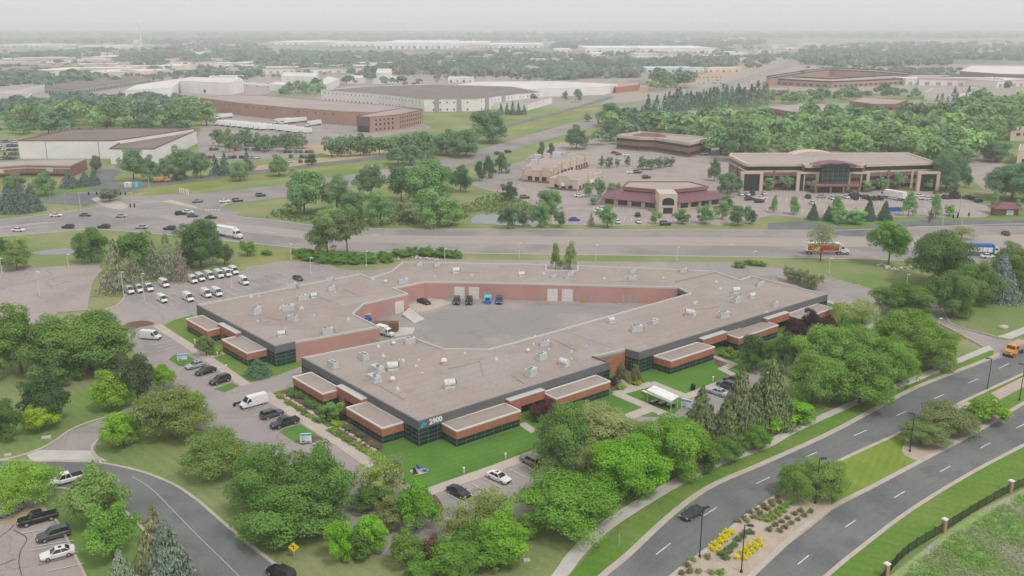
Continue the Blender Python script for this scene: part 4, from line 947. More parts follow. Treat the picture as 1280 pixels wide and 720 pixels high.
block('brown_building', 'low brown striped building left of the brick complex', [(927, 112), (984, 113), (986, 109), (930, 108.5)], 7, 'brick_brown', 'roof_brown', 'brick_brown', 'building', 0.4, wins=[(2, 3.2, 8, 2, 'glass_dark')])
block('white_warehouse', 'white shed with dark spruces along its wall below the brick complex', [(1156, 115), (1200, 117), (1232, 114), (1220, 109), (1165, 110)], 8, 'white_wall', 'roof_brown', 'white_cap', 'warehouse', 0.3)
block('shopping_mall', 'brown shopping centre with a pale roof and red shop signs at the far right', [(1200, 88.5), (1250, 92), (1300, 93), (1300, 83), (1215, 82)], 9, 'brick_brown', 'roof_white', 'white_cap', 'shops', 0.4)
for x0, x1 in ((1232, 1240), (1274, 1290)):
    p, q = G(x0, 96), G(x1, 96); mb = MB(); mb.bar(p, q, 1.5, 3.2, 4); o = thing('shop_sign', 'red shop sign panel %s on the far shopping centre' % ('left of the pair' if x0 < 1250 else 'at its right end'), 'sign', (p + q) / 2); part('panel', mb, 'red_paint', o)
for k, (px, h, lb) in enumerate([([(842, 143), (872, 146), (900, 143), (898, 139), (850, 138)], 6, 'brown hipped low office left in the trees below the conifer row'), ([(905, 142), (925, 147), (948, 144), (940, 138), (900, 138)], 6, 'pale roofed low office with brown ends among the trees'),
      ([(960, 134), (1000, 141), (1030, 138), (1050, 131), (1010, 129)], 6, 'brown roofed low block in front of the brown rows'), ([(1062, 126), (1092, 130), (1120, 130), (1135, 125), (1080, 121)], 6, 'reddish low block with white patches below the brick complex'),
      ([(1130, 132), (1180, 136), (1200, 131), (1150, 128)], 5, 'flat grey low block at the edge of the right wood')]):
    block('low_office', lb, px, h, 'brick_brown', 'roof_brown', 'tan_wall' if k < 3 else 'brick_brown', 'office', 0.3, wins=[(1, 3, 4, 2, 'glass_dark')])
# far pale blocks
far = [(0, 65, 58.5, 54.5, (225, 205, 196), 'pinkish long block by the left frame edge under the far trees'), (98, 150, 60, 56, (222, 205, 196), 'pinkish far block right of the leftmost long one'), (-10, 64, 77, 71.5, (216, 208, 204), 'long pale block with regular doors at the left edge'),
       (75, 112, 71, 65, (212, 196, 186), 'beige low block between the two pale left rows'), (110, 150, 76, 69, (202, 192, 180), 'wide tan roof beside the dark wood on the left'), (115, 190, 96, 86, (206, 186, 180), 'long pinkish brown block with a row of small firs before it'),
       (48, 80, 95, 84, (220, 196, 184), 'peach block left of the round dark tree'), (72, 115, 102, 95, (224, 218, 214), 'white low shed in front of the long pinkish block'), (190, 222, 88, 80, (206, 190, 182), 'brown pink block right of the fir row'), (235, 282, 95, 87, (230, 206, 186), 'peach coloured block behind the white factory'),
       (262, 300, 101, 94, (232, 226, 222), 'white block behind the slim silo'), (338, 410, 56, 50.5, (242, 226, 214), 'bright far warehouse, leftmost of the pale far row'), (410, 470, 58, 52, (240, 222, 212), 'second bright warehouse of the pale far row'), (470, 560, 61, 50, (240, 222, 210), 'widest bright warehouse in the middle of the pale far row'),
       (488, 500, 60, 53, (190, 188, 186), 'grey block in the middle of the pale far row'), (560, 610, 59, 51, (234, 218, 208), 'right bright warehouse of the pale far row'), (610, 680, 60, 53.5, (226, 212, 204), 'last faint warehouse at the right end of the pale far row'), (690, 715, 54, 52, (236, 228, 224), 'thin white roof above the central trees'),
       (694, 715, 65, 60, (226, 196, 180), 'orange tinted small block among the central trees'), (732, 800, 66, 57, (236, 226, 220), 'wide white distribution centre, left half'), (800, 895, 67, 57, (238, 228, 222), 'wide white distribution centre with ribbed wall, right half'), (740, 762, 70, 65, (226, 222, 218), 'white annex in front of the wide distribution centre'),
       (808, 868, 90, 83, (170, 190, 208), 'long pale blue shed behind the roadside trees'), (868, 880, 90, 84, (226, 214, 206), 'pink white end of the pale blue shed'), (885, 925, 90, 84, (202, 184, 176), 'pinkish block at the end of the sandy lot'), (912, 935, 70, 64, (226, 206, 198), 'pink block beside the far highway bend'),
       (968, 1016, 62, 59, (230, 230, 230), 'thin white roof right of the far highway bend'), (1032, 1038, 61, 54, (236, 234, 230), 'small white tower house in the far trees'), (1064, 1072, 62, 58, (240, 238, 236), 'small white house right of the tower house'), (1105, 1150, 68, 66, (214, 192, 182), 'thin pink roof in the right far trees'),
       (1088, 1116, 82, 79.5, (236, 240, 240), 'small pale canopy roof above the brick complex'), (1234, 1282, 64.5, 62, (226, 224, 222), 'pale thin roof at the far right edge'), (750, 775, 38, 35.5, (236, 236, 236), 'faint white block on the horizon, left of the bright one'), (775, 800, 38, 34.5, (244, 244, 244), 'brightest white block on the horizon'),
       (846, 858, 37.2, 35.2, (236, 238, 240), 'small faint white block on the horizon right of the brightest'), (931, 945, 43.5, 41, (240, 240, 240), 'white shed alone below the horizon right of centre'), (598, 622, 37.5, 34.5, (206, 210, 218), 'faint grey town block on the horizon'), (656, 664, 42, 37, (200, 206, 214), 'faint grey block above the central wood'),
       (145, 165, 54, 49, (236, 222, 212), 'cluster house roof left in the far suburb'), (168, 200, 53, 50, (236, 224, 216), 'pale far suburb roofs in the middle left'), (235, 255, 49, 47, (238, 230, 224), 'pale far suburb roofs right of the water tower'), (224, 262, 71, 65, (234, 224, 216), 'white irregular houses before the big left wood'),
       (558, 572, 60, 52, (234, 218, 208), 'slim pale block joined to the far row'), (655, 672, 48, 45, (230, 214, 206), 'thin pale roof on the far central trees'), (128, 150, 62, 59, (226, 208, 200), 'small pink roof above the tan one'), (560, 592, 103, 96, (232, 222, 214), 'white truck shed in the central lot'), (700, 720, 80, 73, (228, 222, 218), 'pale sloping roof among the car rows')]
for k, (x0, x1, yb, yt, c, lb) in enumerate(far):
    a = G(x0, yb); b = G(x1, yb); h = min(max(ztop(a, yt) * 0.7, 7), 22); dep = min(max((b - a).length * 0.5, 25), 160)
    # real depth: the roof reaches back until it meets the photographed roof line
    bt = G(x0, yt, h); dep = max(20, min(bt.y - a.y, 900))
    cc = tuple(min(v * 1.6, .95) for v in lin(c)[:3]) + (1,)
    P = [Vector((a.x, a.y)), Vector((b.x, b.y)), Vector((b.x, b.y + dep)), Vector((a.x, a.y + dep))]
    r, PP, wl = block('far_building', 'far ' + lb if not lb.startswith('far') and 'far' not in lb else lb, P, h, 'tinted', 'tinted', 'white_cap', 'building', 0.4, capw=0.8, color=cc)
    kx = max(2, int((x1 - x0) / 7))
    for j in range(kx):
        mb = MB(); s = P[0].lerp(P[1], (j + 0.3) / kx); e = P[0].lerp(P[1], (j + 0.62) / kx); mb.wallseg(s, e, 0.3, h * 0.45, 0, 0.1); part('door', mb, 'grey_wall' if j % 2 else 'glass_dark', wl)
# water tower on the skyline
p = G(177, 58); o = thing('water_tower', 'white water tower standing up above the far left skyline', 'water tower', p)
h = ztop(p, 25); mb = MB(); mb.tube((0, 0, 0), (0, 0, h * 0.7), 2.5, 2, 12); lpart('stem', mb, 'white_plain', o)
mb = MB(); rr = [[(r_ * math.cos(a), r_ * math.sin(a), z) for a in [2 * math.pi * k / 14 for k in range(14)]] for r_, z in ((2, h * .68), (6, h * .76), (7.5, h * .85), (6, h * .95), (2, h))]; mb.loft(rr); lpart('tank', mb, 'white_plain', o)

# scattered small roofs of the far suburb, each a house or a small hall
def hm(L_, W_, H_, pitch):
    mb = MB(); mb.box((0, 0, H_ / 2), (L_, W_, H_))
    e = .6; mb.add([(-L_ / 2 - e, -W_ / 2 - e, H_), (L_ / 2 + e, -W_ / 2 - e, H_), (L_ / 2 + e, W_ / 2 + e, H_), (-L_ / 2 - e, W_ / 2 + e, H_), (-L_ / 2 + W_ * .35, 0, H_ + pitch), (L_ / 2 - W_ * .35, 0, H_ + pitch)], [(0, 1, 5, 4), (1, 2, 5), (2, 3, 4, 5), (3, 0, 4), (3, 2, 1, 0)], 1)
    for k in range(3): mb.box((-L_ / 2 + L_ * (k + .5) / 3, -W_ / 2 - .03, H_ * .45), (L_ * .1, .1, H_ * .35), 0, 2)
    return mb.mesh('house', ['tinted', 'roof_brown', 'glass_dark'])
HM = [hm(16, 11, 6, 3.5), hm(24, 14, 7, 4)]
HB_ = MB(); HB_.box((0, 0, 4), (60, 40, 8)); HB_.box((0, 0, 8.3), (61, 41, .6), 0, 1); [HB_.box((-24 + 12 * k, -20.06, 2.5), (5, .1, 4), 0, 2) for k in range(5)]
HBX = HB_.mesh('small_hall', ['tinted', 'roof_white', 'grey_wall']); HB2 = MB(); HB2.box((0, 0, 4), (90, 34, 8)); HB2.box((0, 0, 8.3), (91, 35, .6), 0, 1); [HB2.box((-36 + 12 * k, -17.06, 2.5), (5, .1, 4), 0, 2) for k in range(7)]
HBY = HB2.mesh('small_hall', ['tinted', 'roof_brown', 'grey_wall'])
rs = random.Random(77)
def scatter(x0, x1, y0, y1, n, kinds, label, group, name, cat):
    for k in range(n):
        p = G(rs.uniform(x0, x1), rs.uniform(y0, y1)); o = bpy.data.objects.new(name, rs.choice(kinds)); COL.objects.link(o)
        o.location = (p.x, p.y, 0); o.rotation_euler = (0, 0, rs.choice((0, .2, -.25, .5)) + rs.uniform(-.1, .1)); v = rs.uniform(.9, 1.05); o.color = (.92 * v, .85 * v, .8 * v, 1); sc = rs.uniform(.8, 1.4); o.scale = (sc, sc, rs.uniform(.9, 1.2)); tag(o, label, cat, group)
scatter(145, 200, 49, 54, 26, HM, 'tiny pale house in the far suburb right of the left pale block', 'houses of the far suburb', 'house', 'house')
scatter(222, 264, 65, 72, 16, HM, 'tiny white house before the big left wood', 'houses before the left wood', 'house', 'house')
scatter(0, 150, 78, 98, 14, [HBX, HBY], 'small pale hall among the trees at the upper left', 'small halls at the upper left', 'small_hall', 'building')
scatter(0, 330, 74, 96, 34, [HBX, HBY, HM[1]], 'small pale hall in the packed business district at the upper left', 'halls of the left business district', 'small_hall', 'building')
scatter(110, 330, 54, 66, 22, HM, 'tiny pale roof in the leafy suburb left of centre', 'roofs of the leafy suburb', 'house', 'house')
scatter(560, 730, 62, 92, 18, [HBX, HM[1]], 'small pale roof in the central wood', 'roofs in the central wood', 'small_hall', 'building')
scatter(60, 150, 56, 72, 9, [HBX, HBY], 'small pale hall on the hazy left plain', 'small halls on the left plain', 'small_hall', 'building')
scatter(270, 470, 84, 93, 14, [HBX, HBY], 'small pale hall between the factory and the central wood', 'small halls below the central wood', 'small_hall', 'building')
scatter(320, 700, 48, 60, 20, [HBX, HBY], 'small hall scattered round the pale far row', 'small halls round the pale far row', 'small_hall', 'building')
scatter(700, 960, 44, 54, 20, [HBX, HBY], 'small pale hall on the hazy plain right of centre', 'small halls right of centre', 'small_hall', 'building')
scatter(960, 1280, 50, 72, 22, [HBX, HBY, HM[1]], 'small pale hall among the far right trees', 'small halls at the far right', 'small_hall', 'building')
scatter(805, 930, 62, 82, 12, [HBX, HBY], 'small hall between distribution centre and highway', 'small halls by the far highway', 'small_hall', 'building')
scatter(1130, 1270, 104, 112, 4, [HBX, HBY], 'low hall on the car park right of the brick complex', 'low halls right of the brick complex', 'small_hall', 'building')
# ------------------------------------------------------------------ vehicles
def ring(x, zl, zb, w, tuck=0.9):
    return [(x, -w * tuck, zl), (x, -w, zl + 0.18), (x, -w, zb - 0.14), (x, -w * 0.9, zb), (x, w * 0.9, zb), (x, w, zb - 0.14), (x, w, zl + 0.18), (x, w * tuck, zl)]
def glasshouse(mb, x0, x1, t0, t1, wb, wt, zb, zt, mi=0):
    mb.loft([[(x0, -wb, zb), (x1, -wb, zb), (x1, wb, zb), (x0, wb, zb)], [(t0, -wt, zt), (t1, -wt, zt), (t1, wt, zt), (t0, wt, zt)]], mi)
CARS = {
 'sedan': dict(L=4.75, body=[(-2.37, .42, .86, .74), (-2.2, .3, 1.0, .86), (-1.5, .24, 1.02, .91), (-.2, .22, .96, .92), (1.0, .22, .95, .92), (1.9, .26, .82, .89), (2.25, .3, .74, .8), (2.38, .4, .62, .66)], gh=(-1.8, 1.05, -1.05, .25, .83, .62, .94, 1.45), wb=1.38, wr=.33, tw=.8),
 'coupe': dict(L=4.6, body=[(-2.3, .42, .9, .74), (-2.15, .3, 1.04, .88), (-1.5, .24, 1.02, .93), (-.2, .22, .94, .93), (1.0, .22, .95, .93), (1.8, .26, .85, .9), (2.15, .3, .76, .82), (2.3, .4, .62, .68)], gh=(-1.95, .9, -.85, .05, .82, .6, .94, 1.38), wb=1.36, wr=.34, tw=.81),
 'suv': dict(L=4.8, body=[(-2.38, .5, 1.02, .8), (-2.25, .38, 1.1, .9), (-1.5, .3, 1.1, .95), (0, .28, 1.06, .95), (1.1, .28, 1.05, .94), (1.95, .32, .98, .92), (2.3, .38, .86, .84), (2.4, .5, .7, .72)], gh=(-2.3, 1.0, -1.95, .3, .86, .7, 1.04, 1.7), wb=1.42, wr=.37, tw=.83),
 'pickup': dict(L=5.8, body=[(-2.9, .55, .98, .88), (-2.8, .45, 1.06, .95), (-1.0, .4, 1.08, .98), (-.6, .38, 1.1, .98), (1.0, .38, 1.12, .97), (2.3, .42, 1.1, .95), (2.8, .45, 1.0, .9), (2.92, .55, .8, .8)], gh=(-.85, 1.35, -.6, .65, .88, .72, 1.08, 1.85), wb=1.75, wr=.41, tw=.86),
}
def wheels(root, wb, wr, tw, xs=None, dual=False):
    mw = MB(); mw.tube((0, -.12, 0), (0, .12, 0), wr, wr, 18); me = mw.mesh('wheel', 'tyre')
    mr = MB(); mr.tube((0, -.14, 0), (0, .14, 0), wr * .62, wr * .62, 12); mer = mr.mesh('rim', 'rim')
    for x in (xs or (-wb, wb)):
        for y in (-tw, tw):
            o = bpy.data.objects.new('wheel', me); COL.objects.link(o); o.parent = root; o.location = (x, y, wr)
            q = bpy.data.objects.new('rim', mer); COL.objects.link(q); q.parent = o
def make_car(kind):
    c = CARS[kind]; r = bpy.data.objects.new(kind, None); COL.objects.link(r)
    mb = MB(); mb.loft([ring(*b) for b in c['body']]); body = lpart('body', mb, 'car_paint', r, True)
    mod = body.data; mod.polygons.foreach_set('use_smooth', [False] * len(mod.polygons))
    x0, x1, t0, t1, wb_, wt, zb, zt = c['gh']
    mb = MB(); glasshouse(mb, x0, x1, t0, t1, wb_, wt, zb - .03, zt); lpart('window', mb, 'car_glass', r)
    mb = MB(); mb.loft([[(t0 - .03, -wt - .02, zt - .02), (t1 + .05, -wt - .02, zt - .02), (t1 + .05, wt + .02, zt - .02), (t0 - .03, wt + .02, zt - .02)], [(t0 + .06, -wt + .08, zt + .05), (t1 - .06, -wt + .08, zt + .05), (t1 - .06, wt - .08, zt + .05), (t0 + .06, wt - .08, zt + .05)]])
    for s in (-1, 1):                         # pillars
        for (xa, xb) in ((x0, t0), (x1, t1), ((x0 + x1) / 2 - .1, (t0 + t1) / 2 - .05)):
            a = Vector((xa, s * wb_, zb - .02)); b = Vector((xb, s * wt, zt)); mb.tube(a, b, .05, .04, 5)
    lpart('roof', mb, 'car_paint', r)
    wheels(r, c['wb'], c['wr'], c['tw'])
    fx, rx = c['body'][-2][0], c['body'][1][0]; hz_ = c['body'][-2][2] - .1
    for s in (-1, 1):
        mb = MB(); mb.box((fx + .03, s * .62, hz_), (.16, .34, .13)); lpart('headlight', mb, 'lamp_clear', r)
        mb = MB(); mb.box((rx - .06, s * .66, c['body'][1][2] - .16), (.16, .3, .13)); lpart('tail_light', mb, 'lamp_red', r)
        mb = MB(); mb.box((x1 - .25, s * (wb_ + .14), zb + .08), (.16, .2, .13)); lpart('mirror', mb, 'car_paint', r)
    mb = MB(); mb.box((fx + .1, 0, .48), (.1, 1.1, .2)); lpart('grille', mb, 'black', r)
    if kind == 'pickup':
        mb = MB(); mb.box((-1.85, 0, 1.095), (1.8, 1.55, .06)); lpart('bed', mb, 'black', r)
    if kind == 'sedan':
        mb = MB(); mb.box((-.35, 0, zt + .055), (.5, .6, .02)); lpart('sunroof', mb, 'car_glass', r)
    return r
def make_van():
    r = bpy.data.objects.new('cargo_van', None); COL.objects.link(r)
    mb = MB(); st = [(-2.95, .45, 2.35, .93, .82), (-2.85, .4, 2.45, .98, .84), (0.9, .38, 2.5, .99, .84), (1.35, .38, 2.42, .99, .82), (2.1, .38, 1.35, .97, .88), (2.75, .42, 1.05, .9, .85), (2.95, .5, .85, .8, .8)]
    mb.loft([[(x, -w * .94, zl), (x, -w, zl + .2), (x, -w, min(zt * .55, zt - .1)), (x, -wt, zt), (x, wt, zt), (x, w, min(zt * .55, zt - .1)), (x, w, zl + .2), (x, w * .94, zl)] for (x, zl, zt, w, wt) in st]); lpart('body', mb, 'car_paint', r)
    mb = MB(); mb.add([(1.40, -.76, 2.37), (2.06, -.84, 1.42), (2.06, .84, 1.42), (1.40, .76, 2.37)], [(0, 1, 2, 3)])
    mb.v = [(x + .025, y, z + .02) for x, y, z in mb.v]; lpart('windshield', mb, 'car_glass', r)
    for s in (-1, 1):
        mb = MB(); f = [(0.85, 1.45), (1.95, 1.4), (1.35, 2.1), (0.9, 2.15)]
        def wy(z): return (.99 + (.84 - .99) * max(0, (z - 1.37)) / 1.1 + .015)
        mb.add([(x, s * wy(z), z) for x, z in f], [(0, 1, 2, 3) if s < 0 else (3, 2, 1, 0)]); lpart('side_window', mb, 'car_glass', r)
        mb = MB(); mb.box((2.82, s * .68, .86), (.22, .28, .2)); lpart('headlight', mb, 'lamp_clear', r)
        mb = MB(); mb.box((-2.93, s * .86, 1.1), (.08, .12, .5)); lpart('tail_light', mb, 'lamp_red', r)
        mb = MB(); mb.box((1.75, s * 1.12, 1.45), (.14, .22, .34)); lpart('mirror', mb, 'black', r)
    mb = MB(); mb.box((2.93, 0, .68), (.1, 1.15, .2)); mb.box((2.9, 0, .48), (.16, 1.7, .16)); lpart('grille', mb, 'black', r)
    for s in (-.45, .45):
        mb = MB(); mb.box((-2.93, s, 1.85), (.06, .62, .55)); lpart('rear_window', mb, 'car_glass', r)
    wheels(r, 1.75, .36, .84); return r
TPL = {k: make_car(k) for k in CARS}; TPL['cargo_van'] = make_van()
NAME = {'sedan': 'sedan', 'coupe': 'coupe', 'suv': 'suv', 'pickup': 'pickup_truck', 'cargo_van': 'cargo_van'}
WHITE, BLACK, GREY, SILVER, DARK, RED, BLUE = (226, 226, 224), (34, 35, 37), (104, 106, 108), (166, 170, 174), (58, 62, 68), (150, 44, 42), (52, 78, 128)
def car(kind, px, py, ahead, col, label, group=None, zc=0.7, z0=0.06, s=1.0):
    """px,py: middle of the car in the photo; ahead: a photo point its nose looks towards"""
    p = G(px, py, zc); q = G(*ahead, zc); d = q - p
    r = dup(TPL[kind], None, lin(col)); r.name = NAME[kind]; r.location = (p.x, p.y, z0 + .04); r.rotation_euler = (0, 0, math.atan2(d.y, d.x)); r.scale = (s, s, s)
    tag(r, label, {'cargo_van': 'van', 'pickup': 'pickup', 'suv': 'SUV'}.get(kind, 'car'), group); return r
GV = None
car('sedan', 72, 691, (40, 699), WHITE, 'white sedan with sunroof parked nose out in the lower left lot')
car('suv', 67, 668, (35, 677), (78, 82, 86), 'dark grey crossover parked between the black pickup and the white sedan')
car('pickup', 47, 646.5, (15, 655), BLACK, 'black pickup truck with red tail light beside the reddish patch of the lower left lot', zc=.9)
car('sedan', 10, 637.5, (-20, 650), (150, 158, 166), 'silver blue sedan cut by the left frame edge')
car('pickup', 82, 598, (60, 604), WHITE, 'white pickup driving on the curved road behind a leafy tree', zc=.9)
car('suv', 351, 716, (330, 706), BLACK, 'black SUV on the curved road at the bottom frame edge')
car('cargo_van', 188, 418.5, (215, 421), WHITE, 'white high roof van parked alone by the dark mulch bed', zc=1.2, s=.9)
car('sedan', 244.5, 456, (222, 462), SILVER, 'silver sedan, first of three cars beside the white sign island')
car('sedan', 257, 463.5, (234, 470), BLACK, 'black sedan, middle of three cars beside the white sign island')
car('suv', 275, 475, (250, 483), (56, 50, 54), 'dark maroon black car parked by the small grass wedge')
car('cargo_van', 317, 501, (280, 511), WHITE, 'white cargo van nosed out next to a bare handcart near the brick bay', zc=1.2, s=.95)
car('suv', 340, 517.5, (372, 508), (78, 84, 84), 'dark grey boxy SUV between the white cargo van and the black pickup')
car('pickup', 356, 527, (320, 538), (52, 55, 58), 'long black pickup beside the lawn island with the blue and white sign', zc=.9)
car('suv', 139, 455, (120, 452), (96, 102, 114), 'slate grey car half hidden under the big tree on the left')
car('coupe', 573.5, 614.5, (597, 626), (38, 46, 46), 'black coupe parked in front of the lawn, leftmost in its row')
car('sedan', 623.5, 596, (647, 606), WHITE, 'white sedan with dark roof glass parked between two painted lines', )
car('suv', 664, 576, (645, 566), (128, 126, 120), 'grey brown SUV half under the leafy trees at the end of the row')
car('sedan', 897, 489.5, (870, 480), (176, 186, 190), 'pale silver sedan beside the olive spruce')
car('suv', 909, 481.5, (880, 472), (66, 74, 82), 'dark blue grey car behind the pale silver sedan')
car('suv', 917, 476, (890, 467), BLACK, 'black car deepest in the row behind the olive spruces')
car('coupe', 865, 641, (845, 652), (54, 62, 66), 'dark grey coupe driving on the boulevard')
car('sedan', 530, 377, (546, 382), BLACK, 'black sedan parked slantwise on the concrete pad in the courtyard')
car('suv', 571, 376.5, (568, 392), (62, 66, 62), 'dark olive SUV facing out before the left white roller door')
car('suv', 586.5, 376.5, (584, 392), BLACK, 'black SUV facing out before the right white roller door of the left pair')
car('suv', 624, 376, (622, 392), (44, 88, 140), 'blue car parked right of the cyan topped cart')
car('sedan', 372.5, 347.5, (390, 355), (70, 74, 80), 'dark grey car alone in the empty lot behind the building')
vans = [(161, 361.5, 'leftmost of three white vans at the lot corner'), (172.5, 360, 'middle one of three white vans at the lot corner'), (185, 358.5, 'right one of three white vans at the lot corner'), (205, 353.5, 'white van alone by the grass edge between the two van rows'),
        (202.5, 372.3, 'small white van alone left of the white van near the building'), (235, 370.8, 'white van alone left of the pair near the building'), (257.5, 366, 'left van of the pair next to the building roof'), (271, 364.5, 'right van of the pair next to the building roof'),
        (240.5, 348.5, 'first white van from the left in the row of six'), (250, 346, 'second white van from the left in the row of six'), (261.5, 343.8, 'third white van from the left in the row of six'), (273.5, 342, 'fourth white van from the left in the row of six'), (283.5, 340.5, 'fifth white van from the left, half hidden in the row of six'), (292, 337.5, 'rightmost and tallest white van in the row of six'), (304.5, 350.5, 'white van standing by itself right of the row of six')]
for x, y, lb in vans:
    car('cargo_van', x, y, (x + 18, y + 11), WHITE, lb, 'white delivery vans in the side lot', zc=1.2, s=0.82 if x == 202.5 else 0.9)

# simple one-mesh cars for what is only a few pixels long
def lowcar(kind):
    c = CARS[kind]; mb = MB(); mb.loft([ring(*b) for b in c['body'][::1]])
    x0, x1, t0, t1, wb_, wt, zb, zt = c['gh']; glasshouse(mb, x0, x1, t0, t1, wb_, wt, zb - .03, zt, 1)
    mb.box(((t0 + t1) / 2, 0, zt + .02), (t1 - t0, wt * 2, .06), 0, 0)
    for x in (-c['wb'], c['wb']):
        for s in (-1, 1): mb.tube((x, s * c['tw'] - .12, c['wr']), (x, s * c['tw'] + .12, c['wr']), c['wr'], c['wr'], 8, 2)
    return mb.mesh('parked_car', ['car_paint', 'car_glass', 'tyre'])
LOW = {k: lowcar(k) for k in ('sedan', 'suv')}
def low(px, py, hd, col, label, group, kind='sedan', name='parked_car', s=1.0):
    p = G(px, py, 0.5); o = bpy.data.objects.new(name, LOW[kind]); COL.objects.link(o); o.location = (p.x, p.y, 0.13)
    o.rotation_euler = (0, 0, hd); o.color = lin(col); o.scale = (s,) * 3; tag(o, label, 'car', group); return o
arter = [(23, 288, 0, WHITE, 'white car nearest the left frame edge on the arterial'), (70, 269.5, 0.2, WHITE, 'low white car waiting left of the junction'), (107, 269, 0.1, GREY, 'grey car waiting just left of the signal'), (85, 284, 3.1, DARK, 'dark car on the near side lanes, left'), (130, 284, 3.1, BLACK, 'black car on the near side lanes, middle'),
         (177, 284.5, 3.1, SILVER, 'silver car on the near side lanes by the green tree'), (212, 286, 3.1, DARK, 'dark pickup like car on the near side lanes, right'), (152, 270.5, 0.1, SILVER, 'silver car under the signal mast'), (226, 267.5, 0.2, BLACK, 'black car first in the queue at the crossing'),
         (235, 265.5, 0.2, WHITE, 'white car in the queue between two dark ones'), (241, 270, 0.1, (84, 82, 120), 'purple grey car in the queue'), (264, 272, 0.1, (50, 40, 42), 'dark maroon car right of the queue'), (247, 252, 0.5, GREY, 'grey car on the turning lane towards the highway'), (281, 252, 0.4, WHITE, 'white car on the highway slip'),
         (297, 251, 0.4, BLACK, 'black car on the highway slip'), (326, 244.5, 0.5, DARK, 'dark car near the tall leafy tree on the highway'), (622, 192, 0.75, DARK, 'left dark car of two on the highway'), (635, 190, 0.75, BLACK, 'right dark car of two on the highway'), (575, 210.5, 0.8, RED, 'red car on the highway by the treetops'),
         (1235, 321, 0.0, WHITE, 'white car beside the blue trailer truck'), (1257, 292, 1.5, (110, 60, 60), 'reddish brown car on the side street at the right'), (656, 247, 0.3, DARK, 'dark car in the small lot left of the restaurants'), (724, 245, 0.1, WHITE, 'white car in front of the arched restaurant'),
         (753, 261, 0.5, WHITE, 'white car at the corner of the maroon roof'), (748, 263.5, 0.5, WHITE, 'white car just left of the round tree by the maroon roof'), (718, 274.5, 0.0, (38, 84, 196), 'bright blue car beside the small evergreen'), (772, 277.5, 1.6, WHITE, 'white car nose out before the restaurant, left'), (798, 277, 1.6, WHITE, 'white car nose out before the restaurant, centre'),
         (797, 269, 1.6, BLACK, 'black car by the restaurant door'), (832, 280, 0.2, DARK, 'dark car on the drive below the restaurant'), (808, 222, 0.3, BLACK, 'black car behind the maroon roofed restaurant'), (797, 215.5, 0.2, DARK, 'dark car of two on the pale lot behind the restaurant'), (789, 215.5, 0.2, WHITE, 'white car of two on the pale lot behind the restaurant'),
         (773, 193, 0.6, RED, 'red car at the head of the tree lined aisle'), (768, 191, 0.6, (90, 60, 70), 'dark red car at the head of the tree lined aisle'), (783, 194, 0.2, WHITE, 'white car by the aisle trees'), (880, 192, 2.9, WHITE, 'white car right of the two storey office'), (899, 189, 2.9, WHITE, 'white car at the edge of the wood by the two storey office'),
         (1199, 220, 0.1, WHITE, 'white car under the trees right of the big office')]
for x, y, h, c, lb in arter: low(x, y, h, c, lb, 'small cars seen far off', 'suv' if c in (BLACK, DARK) else 'sedan', 'car')
offl = [(926, 243, WHITE), (934, 243, WHITE), (940, 242.5, BLACK), (937, 249, DARK), (949, 252, DARK), (955, 242, WHITE), (952, 248, WHITE), (1010, 246.5, DARK), (1027, 246, SILVER), (1040, 248, WHITE), (1057, 246.5, WHITE), (1063, 245.5, DARK), (1069, 248, BLACK), (1071, 245, BLACK), (1083, 247, DARK), (1087, 249, BLACK), (1093, 248.5, DARK), (1100, 248.5, BLACK), (1094, 236, BLACK), (1089, 237, DARK), (1015, 254, WHITE),
        (1149, 245, WHITE), (1154, 248, WHITE), (1160, 248.5, WHITE), (1166, 248.5, SILVER), (1180, 247, DARK), (1190, 247, BLACK), (1193, 242, BLACK), (1199, 247, DARK), (1211, 247, BLACK), (1217, 249, BLACK), (1223, 251.5, BLACK), (1172, 241, RED), (1122, 262, RED)]
for x, y, c in offl: low(x, y, 0.3 + random.random() * 0.3 + (1.2 if random.random() < .4 else 0), c, 'small car in the rows before the big tan and brick office', 'cars parked before the big office', 'suv' if c in (BLACK, DARK) else 'sedan')
def lotfill(px0, px1, rows, n, label, group, cols):
    for r in range(rows):
        for k in range(n):
            if random.random() < 0.22: continue
            t = (k + random.random() * 0.4) / n; u = r / max(rows - 1, 1)
            x = px0[0] + (px1[0] - px0[0]) * t; y = px0[1] + (px1[1] - px0[1]) * u
            low(x, y, 1.4 + random.random() * .2, random.choice(cols), label, group, random.choice(('sedan', 'suv')))
cc_ = [WHITE, WHITE, SILVER, GREY, DARK, BLACK, (150, 160, 180), RED]
lotfill((0, 177), (22, 198), 5, 6, 'tiny car in the packed rows left of the white warehouse', 'cars packed beside the white warehouse', [SILVER, GREY, (110, 120, 150), WHITE, DARK])
lotfill((262, 187), (330, 197), 2, 9, 'tiny car in the rows behind the spruces near the brick warehouse', 'cars behind the roadside spruces', cc_)
lotfill((355, 190), (395, 202), 3, 6, 'tiny car in the small lot by the sandy track', 'cars in the lot by the sandy track', [DARK, GREY, WHITE, BLACK])
lotfill((505, 92), (640, 96), 2, 22, 'tiny far car in the long rows below the central wood', 'far cars below the central wood', cc_)
lotfill((700, 78), (735, 92), 4, 5, 'tiny far car on the sloping lot among the central trees', 'far cars on the sloping lot', cc_)
lotfill((868, 97), (905, 104), 3, 7, 'tiny far car beside the sandy lot', 'far cars beside the sandy lot', cc_)
lotfill((0, 162), (125, 165), 1, 18, 'tiny car in the row behind the white warehouse roof', 'cars behind the white warehouse', cc_)
lotfill((1080, 82), (1200, 86), 2, 16, 'tiny far car near the pale canopy roof', 'far cars near the canopy roof', cc_)
